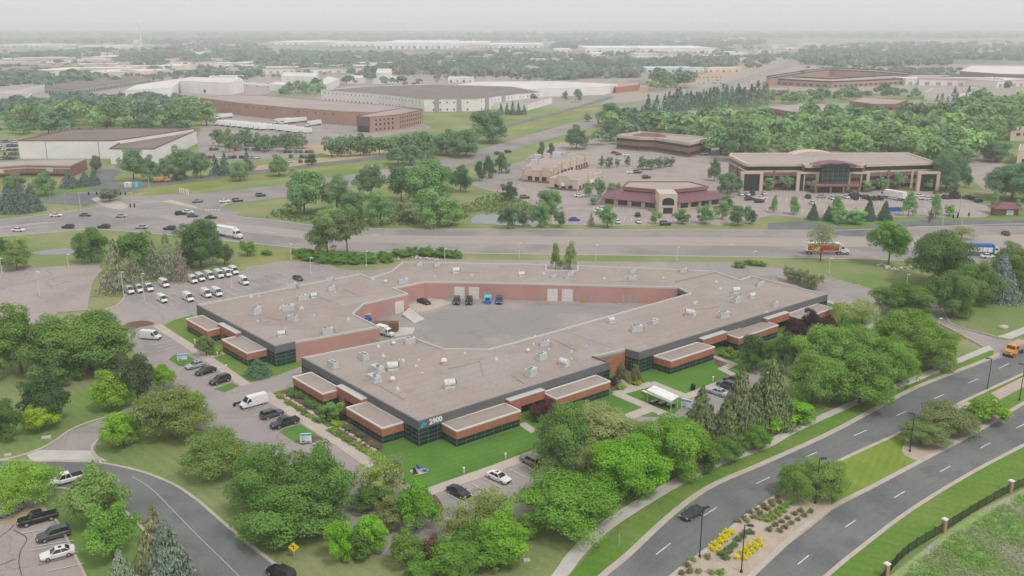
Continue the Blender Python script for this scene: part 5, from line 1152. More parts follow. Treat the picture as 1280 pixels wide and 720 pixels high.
# lorries
def truck(px, py, ahead, label, cabcol, boxmat, length=13, stripe=None, cat='truck', group=None, detail=True, s=1.0):
    p = G(px, py, 1.5); q = G(*ahead, 1.5); d = q - p
    r = thing('semi_truck', label, cat, (p.x, p.y, 0.13), math.atan2(d.y, d.x), group); r.scale = (s,) * 3
    x1 = length / 2 - 2.4
    mb = MB(); mb.box(((x1 + -length / 2) / 2 - .2, 0, 2.6), (x1 + length / 2 - .6, 2.5, 2.8)); t = lpart('trailer', mb, boxmat, r)
    mb = MB(); mb.box(((x1 - length / 2) / 2, 0, 1.0), (x1 + length / 2, 1.0, .3)); lpart('chassis', mb, 'black', r)
    if stripe:
        L0, L1 = -length / 2 + .6, x1 - .9
        for s_ in (-1, 1):
            mb = MB()
            if stripe == 'red':
                mb.add([(L0, s_ * 1.27, 1.4), (L1, s_ * 1.27, 1.4), (L1, s_ * 1.27, 3.6), (L0, s_ * 1.27, 3.6)], [(0, 1, 2, 3)])
                t2 = lpart('side_panel', mb, 'red_paint', t)
                mb = MB(); mb.add([(L0 + 2, s_ * 1.29, 1.5), (L0 + 3.5, s_ * 1.29, 1.5), (L0 + 5, s_ * 1.29, 3.5), (L0 + 4, s_ * 1.29, 3.5)], [(0, 1, 2, 3)]); lpart('emblem', mb, 'yellow_sign', t)
            else:
                for k in range(7):
                    a = L0 + k * (L1 - L0) / 7 + .1; b = L0 + (k + 1) * (L1 - L0) / 7 - .1
                    mb.add([(a, s_ * 1.27, 1.4), (b, s_ * 1.27, 1.4), (b, s_ * 1.27, 3.0), (a, s_ * 1.27, 3.0)], [(0, 1, 2, 3)])
                lpart('side_panel', mb, 'white_plain', t)
    mb = MB(); c = x1 + .3
    mb.loft([[(c - .5, -1.15, .7), (c - .5, 1.15, .7), (c - .5, 1.1, 3.5), (c - .5, -1.1, 3.5)], [(c + .7, -1.15, .7), (c + .7, 1.15, .7), (c + .7, 1.1, 3.1), (c + .7, -1.1, 3.1)], [(c + 1.1, -1.1, .7), (c + 1.1, 1.1, .7), (c + 1.1, 1.0, 1.9), (c + 1.1, -1.0, 1.9)], [(c + 2.4, -.95, .7), (c + 2.4, .95, .7), (c + 2.4, .85, 1.6), (c + 2.4, -.85, 1.6)]])
    cb = lpart('cab', mb, 'car_paint', r); cb.color = lin(cabcol)
    mb = MB(); mb.add([(c + .74, -1.0, 2.95), (c + 1.1, -1.0, 2.0), (c + 1.1, 1.0, 2.0), (c + .74, 1.0, 2.95)], [(0, 1, 2, 3)]); mb.v = [(x + .04, y, z) for x, y, z in mb.v]; lpart('windshield', mb, 'car_glass', r)
    for s_ in (-1, 1):
        mb = MB(); mb.box((c + .1, s_ * 1.13, 2.4), (.8, .06, .7)); lpart('side_window', mb, 'car_glass', r)
    wheels(r, 0, .5, 1.05, xs=(-length / 2 + 1.2, -length / 2 + 2.4, x1 - .9, x1 + .2, c + 1.7)); return r
truck(1033, 312.5, (1080, 313), 'red and white lorry on the arterial behind a pale tree', WHITE, 'white_plain', 14.5, 'red')
truck(1222, 314, (1270, 315), 'blue lorry with white lower panels on the arterial, right', WHITE, 'blue_paint', 15.5, 'blue')
truck(286, 292, (310, 296), 'white semi truck half hidden behind the dark green tree', WHITE, 'white_plain', 12.5)
truck(1115, 245, (1085, 240), 'white box truck parked among cars before the big office', WHITE, 'white_plain', 13)
for x, y, ax, ay, lb in ((280, 146, 20, -2, 'left'), (361, 152.5, 20, -2, 'one'), (372, 151, 20, -1.5, 'two'), (392, 155, 22, -3, 'three'), (352, 152, 20, -2, 'four')):
    truck(x, y, (x - ax, y - ay), {'left': 'white semi trailer alone at the left docks of the brick warehouse', 'one': 'white trailer left of the coloured one at the brick docks', 'two': 'white trailer right behind the first pair at the brick docks', 'three': 'white trailer with orange marks at the right docks', 'four': 'leftmost trailer of the dock cluster'}[lb], WHITE, 'white_plain', 17, group='trailers at the brick warehouse')
mbt = MB(); mbt.box((0, 0, 2.5), (14, 2.6, 2.9)); mbt.box((-5, 0, .5), (2.4, 2.2, 1), 0, 1); mbt.box((6, 0, .5), (.4, 1.6, 1), 0, 1); tm = mbt.mesh('trailer', ['white_plain', 'tyre'])
for (x0, y0, x1, y1, n, lb, g) in ((278, 155, 336, 161, 9, 'white trailer in the long left row on the brick warehouse lot', 'trailers parked in the long left row'), (348, 161, 378, 165, 4, 'white trailer in the short front row on the brick warehouse lot', 'trailers parked in the short front row'), (92, 112, 180, 98, 8, 'white trailer along the far grey depot', 'trailers along the grey depot'), (115, 124, 145, 121, 3, 'pale blue grey trailer before the leafy belt', 'trailers before the leafy belt'), (300, 105, 340, 108, 4, 'white trailer among the factory sheds', 'trailers among the factory sheds')):
    for k in range(n):
        t = k / (n - 1); p = G(x0 + (x1 - x0) * t, y0 + (y1 - y0) * t, 1); o = bpy.data.objects.new('trailer', tm); COL.objects.link(o); o.location = (p.x, p.y, 0.1); o.rotation_euler = (0, 0, (0.5 if n > 4 else 0.1) + random.uniform(-.15, .15)); tag(o, lb, 'trailer', g)
# orange work trucks
def worktruck(px, py, ahead, label, s=1.0):
    p = G(px, py, 1.2); q = G(*ahead, 1.2); d = q - p; r = thing('dump_truck', label, 'truck', (p.x, p.y, .06), math.atan2(d.y, d.x)); r.scale = (s,) * 3
    mb = MB(); mb.loft([[(.6, -1.15, .7), (.6, 1.15, .7), (.6, 1.05, 2.7), (.6, -1.05, 2.7)], [(1.9, -1.15, .7), (1.9, 1.15, .7), (1.8, 1.05, 2.6), (1.8, -1.05, 2.6)], [(2.2, -1.1, .7), (2.2, 1.1, .7), (2.2, 1.0, 1.8), (2.2, -1.0, 1.8)], [(3.6, -1.0, .8), (3.6, 1.0, .8), (3.6, .8, 1.5), (3.6, -.8, 1.5)]]); lpart('cab', mb, 'orange_paint', r)
    mb = MB(); mb.add([(1.88, -.95, 2.5), (2.24, -.98, 1.85), (2.24, .98, 1.85), (1.88, .95, 2.5)], [(0, 1, 2, 3)]); lpart('windshield', mb, 'car_glass', r)
    mb = MB(); mb.box((-1.9, 0, .95), (5.0, 1.0, .3)); lpart('chassis', mb, 'black', r)
    mb = MB(); mb.loft([[(-4.2, -1.1, 1.2), (.3, -1.1, 1.2), (.3, 1.1, 1.2), (-4.2, 1.1, 1.2)], [(-4.5, -1.25, 2.5), (.4, -1.25, 2.5), (.4, 1.25, 2.5), (-4.5, 1.25, 2.5)]]); dbx = lpart('dump_bed', mb, 'grey_wall' if s == 1 else 'orange_paint', r)
    mb = MB(); mb.box((-2.0, 0, 2.52), (4.4, 2.1, .1)); lpart('load', mb, 'dirt', dbx)
    for s_ in (-1, 1): mb = MB(); mb.box((1.2, s_ * 1.12, 2.1), (.8, .06, .6)); lpart('side_window', mb, 'car_glass', r); mb = MB(); mb.box((3.6, s_ * .75, 1.1), (.1, .25, .22)); lpart('headlight', mb, 'lamp_clear', r)
    wheels(r, 0, .5, 1.05, xs=(-3.4, -2.2, 2.8)); return r
worktruck(1268, 437, (1240, 450), 'orange yellow dump truck entering at the right frame edge')
worktruck(203, 225, (220, 223.5), 'orange work truck on the frontage road by the leafy trees', 1.001)
truck(481, 413, (498, 417), 'white box truck half hidden at the courtyard mouth', WHITE, 'white_plain', 7.5, s=.65)
# cyan topped cart in the courtyard, blue lifts
p = G(610, 376, .8); o = thing('service_cart', 'blue service cart with bright cyan roof in the courtyard', 'cart', (p.x, p.y, .06), 1.5)
mb = MB(); mb.box((0, 0, .7), (3, 1.7, .9), 0, 0, .1); lpart('body', mb, 'blue_paint', o); mb = MB(); mb.box((0, 0, 2.15), (2.8, 1.9, .12)); lpart('roof', mb, 'cyan_paint', o)
mb = MB(); [mb.tube((sx * 1.2, sy * .8, 1.1), (sx * 1.2, sy * .8, 2.1), .05, .05, 6) for sx in (-1, 1) for sy in (-1, 1)]; lpart('frame', mb, 'white_plain', o); wheels(o, 1.0, .3, .75)
p = G(459, 398, .8); o = thing('scissor_lift', 'blue machine lift against the brick wall behind the roof corner', 'machine', (p.x, p.y, .06), .3)
mb = MB(); mb.box((0, 0, .6), (2.4, 1.3, .7), 0, 0, .08); lpart('base', mb, 'blue_paint', o); mb = MB(); mb.box((0, 0, 1.9), (2.2, 1.2, .12)); mb.box((0, .6, 2.4), (2.2, .06, .9)); lpart('platform', mb, 'steel', o); wheels(o, .8, .3, .6)
mb = MB(); [mb.bar((-1, 0), (1, 0), .1, .08, 1.0 + .3 * k) for k in range(3)]; lpart('scissor_arm', mb, 'steel', o)
# handcart next to the van
p = G(298, 505, .5); o = thing('motorcycle', 'dark parked motorcycle in front of the white cargo van', 'motorcycle', (p.x, p.y, .06), .4)
mb = MB(); mb.loft([[(-.9, -.12, .6), (-.9, .12, .6), (-.9, .1, .9), (-.9, -.1, .9)], [(-.1, -.2, .45), (-.1, .2, .45), (-.1, .16, .85), (-.1, -.16, .85)], [(.5, -.18, .6), (.5, .18, .6), (.5, .12, 1.05), (.5, -.12, 1.05)]]); lpart('body', mb, 'dark_metal', o)
mb = MB(); mb.tube((.5, -.4, 1.15), (.5, .4, 1.15), .03, .03, 6); mb.tube((.5, 0, 1.1), (.85, 0, .35), .04, .04, 6); lpart('handlebar', mb, 'steel', o)
for x in (-.8, .85): mb = MB(); mb.tube((x, -.07, .33), (x, .07, .33), .33, .33, 16); lpart('wheel', mb, 'tyre', o)
for t in TPL.values(): park(t)

# ------------------------------------------------------------------ street furniture
def lamp(bx, by, ty, arm, label, mat='dark_metal', group=None, r0=.1):
    p = G(bx, by); h = ztop(p, ty); o = thing('street_lamp', label, 'street lamp', p, 0, group)
    mb = MB(); mb.tube((0, 0, 0), (0, 0, h), r0, r0 * .7, 8); lpart('pole', mb, mat, o)
    mb = MB(); mb.tube((0, 0, 0), (0, 0, .45), r0 * 2.3, r0 * 2.0, 8); lpart('base', mb, mat if mat != 'pole_white' else 'concrete', o)
    dx, dy = arm; mb = MB(); mb.tube((0, 0, h - .1), (dx * .5, dy * .5, h), .05, .05, 6); hd = lpart('arm', mb, mat, o)
    mb = MB(); mb.box((dx * .75, dy * .75, h), (.95, .5, .18), math.atan2(dy, dx), 0, .05); lpart('lamp_head', mb, mat, o); return o
lamp(874.5, 697, 635, (.8, .3), 'dark lamp post at the gravel bed edge, left of the yellow shrubs')
lamp(926.5, 716, 656, (1, -.2), 'dark lamp post among the yellow shrubs of the median')
lamp(1019, 629.5, 573, (.9, .1), 'dark lamp post in front of the feathery green tree on the median')
lamp(1137, 565, 517, (-.9, .1), 'dark lamp post before the grey green bushy trees of the median')
lamp(1234, 487, 448, (-1, .1), 'dark lamp post at the gravel end beside the boulevard')
lamp(1274, 501, 455, (-1, .1), 'dark lamp post nearest the right frame edge')
for bx, by, ty, lb in ((181, 378, 342, 'by the oval island of the van lot'), (155, 372, 340, 'at the left end of the van row') , (290, 362, 337, 'between the two van rows'), (389, 346, 322, 'in the empty lot behind the building'), (364, 325, 305, 'by the grass left of the long hedge'), (458, 333, 314, 'in front of the long hedge'), (556, 324, 311, 'right of the long hedge'),
                       (649, 325, 304, 'left of the twin trees behind the building'), (744.5, 328, 306, 'right of the twin trees behind the building'), (846, 328, 309, 'third along the lawn behind the building'), (941.5, 332, 314, 'rightmost along the lawn behind the building'), (1036, 343, 323, 'by the curving lane on the right lawn'), (1133, 358, 343, 'near the rocks on the right lawn'),
                       (86, 336, 318, 'at the top of the empty left lot'), (3, 344, 323, 'at the left frame edge by the empty lot'), (50, 372, 340, 'in the middle of the empty left lot'), (1173, 409, 398, 'short, beside the right driveway'), (1093, 405, 398, 'short, on the walk below the light green shrubs')):
    lamp(bx, by, ty, (.5, 0), 'pale concrete lamp post ' + lb, 'pole_white', 'pale lamp posts', .11)
for bx, by, ty, lb in ((83, 263, 227, 'by the dark spruces left of the junction'), (188, 248, 214, 'at the junction corner beside the grass'), (265, 222, 201, 'before the spruce row'), (318, 217, 191, 'in front of the leafy tree on the frontage road'), (429, 186, 171, 'by the sandy track, left'), (466, 188, 171, 'by the sandy track, middle'), (496, 192, 173, 'by the sandy track, right'), (63, 250, 228, 'at the side drive by the brown striped office'), (1199, 266, 238, 'near the signal at the right junction')):
    lamp(bx, by, ty, (.5, .3), 'thin grey utility lamp ' + lb, 'grey_wall', 'thin grey lamps along the frontage road', .14)
# traffic signals
def signal(bx, by, ty, armdx, label):
    p = G(bx, by); h = max(ztop(p, ty), 5); o = thing('traffic_signal', label, 'traffic signal', p, 0, 'traffic signals at the junctions')
    mb = MB(); mb.tube((0, 0, 0), (0, 0, h), .16, .1, 8); lpart('pole', mb, 'steel', o)
    mb = MB(); mb.tube((0, 0, h - .4), (armdx, 0, h - .1), .09, .06, 6); lpart('mast_arm', mb, 'steel', o)
    for t in (.55, .97): mb = MB(); mb.box((armdx * t, -.2, h - .6), (.5, .35, 1.4)); lpart('signal_head', mb, 'black', o)
signal(101, 264, 240, 8, 'signal mast beside the spruces left of the big junction'); signal(166, 254, 240, -5, 'signal mast on the corner island of the big junction'); signal(158, 272, 255, 4, 'signal mast in the middle of the big junction')
signal(1178, 282, 266, 10, 'signal mast at the right junction by the dry grass'); signal(1202, 284, 273, -4, 'low signal on the concrete island at the right junction')
for x, y, lb in ((160.5, 234, 'white'), (172, 234, 'teal')):
    p = G(x, y); o = thing('utility_cabinet', '%s utility cabinet by the frontage road corner' % lb, 'cabinet', p); mb = MB(); mb.box((0, 0, 1.2), (3, 2, 2.4)); lpart('body', mb, 'white_plain' if lb == 'white' else 'sky_blue', o); mb = MB(); mb.box((0, -1.02, 1.2), (1.2, .05, 2)); lpart('door', mb, 'steel', o)
for k, (x, y) in enumerate(((225, 242), (227.5, 242.5), (230, 243), (233, 244), (235.5, 244.5))):
    p = G(x, y); o = thing('wooden_post', 'short pale post in the grass above the highway slip', 'post', p, 0, 'short posts in the grass'); mb = MB(); mb.tube((0, 0, 0), (0, 0, 2.6), .3, .3, 6); lpart('shaft', mb, 'pole_white', o); mb = MB(); mb.tube((0, 0, 2.6), (0, 0, 2.8), .3, .1, 6); lpart('cap', mb, 'white_plain', o)
# walk lights
for x, y, lb in ((580, 592, 'left of the white sedan'), (632, 574, 'above the white sedan row'), (891, 477, 'on the bright lawn by the right bays'), (244, 430, 'on the walk beside the left brick bay'), (283, 462, 'on the walk near the dark sedan row'), (272, 446, 'at the entry shrubs of the left wing'), (504, 599, 'below the stone strip behind light leaves'), (933, 434, 'behind the dark round tree by the walk')):
    p = G(x, y); o = thing('bollard_light', 'short white bollard light ' + lb, 'bollard light', p, 0, 'white bollard lights along the walks'); mb = MB(); mb.tube((0, 0, 0), (0, 0, .95), .13, .13, 10); lpart('post', mb, 'pole_white', o)
    mb = MB(); mb.tube((0, 0, .95), (0, 0, 1.2), .2, .2, 10); lpart('cap', mb, 'white_plain', o)
# signs
def signboard(px, py, w, h, lift, rz, label, build):
    p = G(px, py); o = thing('sign_board', label, 'sign', p, 0); d = Vector((math.cos(rz), math.sin(rz), 0)); nn = Vector((d.y, -d.x, 0)); P0 = Vector(p)
    mb = MB(); c = P0 + Vector((0, 0, lift + h / 2)); mb.box(c, (w, .22, h), rz); bd = part('panel', mb, 'white_plain', o)
    mb = MB()
    for s in (-1, 1): q = P0 + d * (s * w * .4); mb.box((q.x, q.y, lift / 2 + .01), (.14, .14, lift), rz)
    part('post', mb, 'steel', o)
    mb = MB(); c = P0 + nn * .125 + Vector((0, 0, lift + h * .88)); mb.box(c, (w - .04, .03, h * .22), rz); part('header', mb, 'sky_blue', bd)
    mb = MB()
    rows = 5
    for k in range(rows):
        ww = w * (.34 + .16 * ((k * 7) % 3)); q = P0 + nn * .12 + d * (-w * .42 + ww / 2) + Vector((0, 0, lift + h * (.66 - .11 * k))); mb.box(q, (ww, .02, h * .035), rz)
    part('text_line', mb, 'grey_wall', bd)
    mb = MB(); a = P0 + nn * .135
    for (u0, u1, z0, z1) in ((-.4, -.1, .06, .2), (0.0, .4, .04, .12)):
        mb.add([(a.x + d.x * w * u0, a.y + d.y * w * u0, lift + h * z0), (a.x + d.x * w * u1, a.y + d.y * w * u1, lift + h * z0), (a.x + d.x * w * (u1 + .05), a.y + d.y * w * (u1 + .05), lift + h * z1), (a.x + d.x * w * (u0 + .1), a.y + d.y * w * (u0 + .1), lift + h * z1)], [(0, 1, 2, 3)])
    part('emblem', mb, 'blue_paint', bd); return o
signboard(382.5, 553.5, 2.1, 1.75, .15, .2, 'white sign with blue header on the lawn island below the pickup', None)
signboard(228, 451, 2.2, 1.5, .15, .2, 'white sign with grey blue top on the small lawn island left', None)
signboard(858, 511, 2.2, 1.9, .15, -.5, 'white and blue sign with dark marks right of the canopy', None)
p = G(368, 698); o = thing('warning_sign', 'yellow diamond warning sign with black arrow by the curved road', 'road sign', p, 0)
mb = MB(); mb.tube((0, 0, 0), (0, 0, 2.1), .04, .04, 6); lpart('post', mb, 'steel', o)
mb = MB(); s_ = .8; c = 1.9
mb.add([(0, -.06, c - s_), (s_, -.06, c), (0, -.06, c + s_), (-s_, -.06, c), (0, -.03, c - s_), (s_, -.03, c), (0, -.03, c + s_), (-s_, -.03, c)], [(0, 1, 2, 3), (7, 6, 5, 4), (0, 4, 5, 1), (1, 5, 6, 2), (2, 6, 7, 3), (3, 7, 4, 0)]); pn = lpart('panel', mb, 'yellow_sign', o)
mb = MB(); mb.box((.05, -.075, c + .02), (.1, .02, .5)); mb.box((-.12, -.075, c + .12), (.3, .02, .1)); mb.box((.0, -.075, c - .2), (.24, .02, .1)); lpart('arrow', mb, 'black', pn)
p = G(773.5, 684); o = thing('sign_post', 'thin grey post in the verge between sidewalk and boulevard', 'post', p); mb = MB(); mb.tube((0, 0, 0), (0, 0, 2.3), .05, .05, 6); lpart('post', mb, 'steel', o); mb = MB(); mb.box((0, -.05, 2.1), (.1, .03, .4)); lpart('plate', mb, 'steel', o)
# lawn chairs on the little patio
for x, y, rz, m_, lb in ((524, 587, 2.6, 'blue_paint', 'blue lawn chair at the back of the little patio'), (531.5, 590.5, 2.0, 'blue_paint', 'blue lawn chair at the right side of the little patio'), (519.5, 594, .6, 'dark_metal', 'dark lawn chair at the near side of the little patio')):
    p = G(x, y); o = thing('lawn_chair', lb, 'chair', p + Vector((0, 0, .08)), rz)
    mb = MB(); mb.box((0, 0, .36), (.65, .6, .06)); lpart('seat', mb, m_, o)
    mb = MB(); mb.loft([[(-.32, .25, .36), (.32, .25, .36), (.32, .31, .36), (-.32, .31, .36)], [(-.28, .5, 1.1), (.28, .5, 1.1), (.28, .56, 1.1), (-.28, .56, 1.1)]]); lpart('backrest', mb, m_, o)
    for s_ in (-1, 1):
        mb = MB(); mb.box((s_ * .37, 0, .58), (.12, .75, .04)); lpart('armrest', mb, m_, o)
        for yy in (-.28, .28): mb = MB(); mb.box((s_ * .33, yy, .28), (.06, .06, .56)); lpart('leg', mb, m_, o)
# white canopy
a, b, c, d = W([(809, 495), (817, 487.5), (851, 500), (842, 507)], 2.6)
o = thing('canopy', 'white flat roofed canopy over tables on the lawn by the walks', 'canopy', ((a + c) / 2).xy.to_3d())
pts = [(v.x, v.y) for v in W([(808, 488), (818, 482.5), (849, 496), (839.5, 502)], 2.7)]
mb = MB(); mb.prism(pts, 2.7, 2.85); part('roof', mb, 'white_plain', o)
for (x, y) in inset(ccw(pts), .25): mb = MB(); mb.tube((x, y, 0), (x, y, 2.7), .06, .06, 8); part('post', mb, 'pole_white', o)
q = [Vector((v.x, v.y, 0)) for v in W([(803, 492), (812, 487), (845, 503), (838, 507)])]
mb = MB(); e = (q[3] - q[0]).normalized(); mb.bar(q[0], q[3], .7, .06, .72); l1 = part('counter', mb, 'pole_white', o)
for k, t in enumerate((.25, .5, .75)):
    v = (Vector(pts[0]).lerp(Vector(pts[3]), t) + Vector(pts[1]).lerp(Vector(pts[2]), t)) / 2 if False else Vector(pts[0]).lerp(Vector(pts[2]), t)
    tb = thing('picnic_table', ['dark picnic table at the left end under the canopy', 'dark picnic table in the middle under the canopy', 'dark picnic table at the right end under the canopy'][k], 'table', (v.x, v.y, 0.06), .6)
    mb = MB(); mb.box((0, 0, .74), (1.8, .8, .06)); lpart('tabletop', mb, 'grey_wall', tb)
    for s_ in (-1, 1): mb = MB(); mb.box((0, s_ * .72, .43), (1.8, .28, .05)); lpart('bench', mb, 'dark_metal', tb); mb = MB(); mb.box((s_ * .65, 0, .36), (.08, 1.3, .72)); lpart('leg', mb, 'dark_metal', tb)
p = G(866, 488); o = thing('waste_bin', 'black covered bin on the walk corner beside the canopy', 'bin', p); mb = MB(); mb.tube((0, 0, 0), (0, 0, 1.2), .5, .55, 12); lpart('body', mb, 'black', o); mb = MB(); mb.tube((0, 0, 1.2), (0, 0, 1.5), .58, .3, 12); lpart('lid', mb, 'black', o)
# small utility boxes and manholes on grass
for x, y, w_, lb in ((58, 547, 1.7, 'white flat utility lid on the grass by the driveway'), (10, 569, 1.2, 'white utility lid near the left lamp'), (658, 700.5, 1.1, 'white flat stone in the brown grass'), (1254, 411, 2.4, 'pale boulder on the right lawn by the driveway'), (60, 619, 1.1, 'pale utility lid below the white pickup')):
    p = G(x, y); mb = MB()
    if 'boulder' in lb:
        rr = [[(r_ * w_ * math.cos(a) * (1 + .15 * math.sin(3 * a)), r_ * w_ * .7 * math.sin(a), z) for a in [2 * math.pi * k / 12 for k in range(12)]] for r_, z in ((.5, 0), (.55, .4), (.45, .8), (.2, 1.0))]; mb.loft(rr)
        o = mb.build('boulder', 'rock'); tag(o, lb, 'boulder')
    else: mb.box((0, 0, .12), (w_, w_ * .6, .24), .3, 0, .06); o = mb.build('utility_box', 'concrete_pale'); tag(o, lb, 'utility box')
    o.location = p
# kiosk and small banner at right
p = G(1255, 268); o = thing('kiosk', 'small maroon roofed kiosk with white walls at the right junction', 'kiosk', p); mb = MB(); mb.box((0, 0, 1.5), (9, 5, 3)); lpart('wall', mb, 'brick_brown', o)
mb = MB(); mb.loft([[(-6, -4, 3), (6, -4, 3), (6, 4, 3), (-6, 4, 3)], [(-2, -1, 5), (2, -1, 5), (2, 1, 5), (-2, 1, 5)]]); lpart('roof', mb, 'roof_maroon', o); mb = MB(); mb.box((1, -2.55, 1.2), (3, .1, 2)); lpart('window', mb, 'white_plain', o)
p = G(1119, 267); o = thing('banner', 'small blue banner at the lot edge between two trees', 'banner', p); mb = MB(); mb.box((0, 0, 1.8), (6, .2, 1.8)); lpart('panel', mb, 'blue_paint', o); mb = MB(); [mb.box((s, 0, .6), (.2, .2, 1.2)) for s in (-2, 2)]; lpart('post', mb, 'steel', o)
# iron fence with brick pillars
fp = [(1080, 760), (1107, 722), (1135, 692), (1179, 665), (1222, 638), (1262, 616), (1300, 600), (1350, 580)]
fw = W(fp); o = thing('iron_fence', 'black iron picket fence with tan brick pillars along the rough field', 'fence', fw[3])
seg = cr(fw, 4)
def pickets(A, Bq):
    mb = MB(); d = Bq - A; l = d.length; rz = math.atan2(d.y, d.x); k = int(l / .16)
    for z in (.3, 1.55): c = (A + Bq) / 2; mb.box((c.x, c.y, z), (l, .05, .06), rz)
    for j in range(k): c = A + d * ((j + .5) / k); mb.box((c.x, c.y, .85), (.035, .035, 1.6), rz)
    for j in (0, 1): c = A.lerp(Bq, j); mb.box((c.x, c.y, .9), (.09, .09, 1.85), rz)
    part('fence_panel', mb, 'fence_iron', o)
for A, Bq in zip(seg, seg[1:]):
    m_ = max(1, round((Bq - A).length / 2.6))
    for j in range(m_): pickets(A.lerp(Bq, j / m_), A.lerp(Bq, (j + 1) / m_))
for i in (1, 3, 5):
    c = fw[i] if i != 1 else fw[1]; mb = MB(); mb.box((c.x, c.y, 1.1), (.62, .62, 2.2), .5); pl = part('pillar', mb, 'brick_far', o); mb = MB(); mb.box((c.x, c.y, 2.28), (.82, .82, .18), .5, 0, .08); part('cap', mb, 'white_cap', pl)
# ------------------------------------------------------------------ trees
def quads_mesh(name, C, Nn, S, tone, mat, asp=0.62, smooth=False):
    """leaf faces: centres C, normals Nn, half sizes S, tone per face"""
    n = len(C); r = rng.normal(size=(n, 3)); Nn = Nn / (np.linalg.norm(Nn, axis=1, keepdims=True) + 1e-9)
    U = np.cross(Nn, r); U /= (np.linalg.norm(U, axis=1, keepdims=True) + 1e-9); V = np.cross(Nn, U)
    S = np.asarray(S).reshape(-1, 1) * np.ones((n, 1)); bend = Nn * S * 0.25
    P = np.stack([C - U * S, C - V * S * asp + bend, C + U * S, C + V * S * asp + bend], 1).reshape(-1, 3)
    me = bpy.data.meshes.new(name); me.vertices.add(n * 4); me.vertices.foreach_set('co', P.astype(np.float32).ravel())
    me.loops.add(n * 4); me.loops.foreach_set('vertex_index', np.arange(n * 4, dtype=np.int32))
    me.polygons.add(n); me.polygons.foreach_set('loop_start', np.arange(0, n * 4, 4, dtype=np.int32)); me.polygons.foreach_set('loop_total', np.full(n, 4, dtype=np.int32))
    me.update(); me.materials.append(MATS[mat])
    at = me.color_attributes.new('leaf_tone', 'FLOAT_COLOR', 'POINT')
    t = np.repeat(tone, 4, axis=0); at.data.foreach_set('color', np.concatenate([t, np.ones((n * 4, 1))], 1).astype(np.float32).ravel())
    return me
def sph(n):
    v = rng.normal(size=(n, 3)); return v / np.linalg.norm(v, axis=1, keepdims=True)
def crown(seed, lobes, per, leaf, shape='round', sparse=0.0):
    """unit crown (radius 1, half height 1), lobes of leaves at many sizes"""
    global rng; rng = np.random.default_rng(seed)
    C = []; Nn = []; T = []
    d = sph(lobes); d[:, 2] = np.where(d[:, 2] < -0.85, -d[:, 2] * .6, d[:, 2])
    for k in range(lobes):
        wob = 1 + .16 * math.sin(3 * math.atan2(d[k, 1], d[k, 0]) + seed) + .12 * math.sin(5 * math.atan2(d[k, 1], d[k, 0]) + 2 * seed + 3 * d[k, 2])
        rad = rng.uniform(.5, .9) * wob if k > lobes * .22 else rng.uniform(.1, .5)
        c = d[k] * rad
        if shape == 'oval': c[:2] *= 1 - .25 * max(c[2], 0)
        if shape == 'pear': c[:2] *= np.clip(1.0 - .65 * (c[2] + .5), .25, 1.0)
        if shape == 'flat': c[2] *= .8; c[:2] *= 1.05
        lr = rng.uniform(.13, .32) * (1.15 if shape == 'flat' else 1)
        m_ = int(per * (lr / .26) ** 2 * (1 - sparse * rng.random()))
        v = sph(m_); rr = rng.uniform(.6, 1.08, size=(m_, 1)) ** .6
        v2 = v.copy(); v2[:, 2] = np.where((v2[:, 2] < -.2) & (rng.random(m_) < .6), -v2[:, 2], v2[:, 2])
        p = c + v2 * rr * lr * np.array([1.05, 1.05, .8 if shape != 'flat' else .55])
        p += rng.normal(scale=.035, size=p.shape)
        C.append(p); Nn.append(v2 + .5 * rng.normal(size=v.shape) + np.array([0, 0, .35]) + c * .4)
        tl = rng.uniform(.86, 1.14); T.append(np.stack([np.full(m_, tl) * rng.uniform(.9, 1.1, m_), np.full(m_, tl) * rng.uniform(.92, 1.08, m_), np.full(m_, tl) * rng.uniform(.8, 1.15, m_)], 1))
    C = np.concatenate(C); Nn = np.concatenate(Nn); T = np.concatenate(T)
    s = leaf * rng.uniform(.65, 1.35, len(C))
    return quads_mesh('crown', C, Nn, s, T, 'leaf')
def spruce(seed, tiers, nb, leafn, leaf, droop=.3, ragged=.28):
    global rng; rng = np.random.default_rng(seed); C = []; Nn = []; T = []
    for t in range(tiers):
        f = (t + .5) / tiers; z = .02 + .96 * f; Rr = (1 - f) ** .85 + .03
        for b in range(max(4, int(nb * (1 - .55 * f)))):
            a = rng.uniform(0, 2 * math.pi); L_ = Rr * rng.uniform(1 - ragged, 1 + ragged * .6); k = max(3, int(leafn * (L_ * .8 + .2)))
            u = rng.uniform(.15, 1.0, k) ** .7; w_ = rng.normal(scale=.09 * (L_ + .2), size=k)
            x = u * L_ * math.cos(a) - w_ * math.sin(a); y = u * L_ * math.sin(a) + w_ * math.cos(a); zz = z - droop * .22 * u ** 1.5 * L_ + rng.normal(scale=.008, size=k) + .04 * u * (f > .7)
            C.append(np.stack([x, y, zz], 1)); Nn.append(np.stack([.5 * np.cos(a) + .4 * rng.normal(size=k), .5 * np.sin(a) + .4 * rng.normal(size=k), .25 + .3 * rng.random(k)], 1))
            tl = rng.uniform(.84, 1.16); T.append(np.full((k, 3), tl) * rng.uniform(.92, 1.08, (k, 1)))
    C = np.concatenate(C); return quads_mesh('crown', C, np.concatenate(Nn), leaf * rng.uniform(.7, 1.3, len(C)), np.concatenate(T), 'needle', .45)
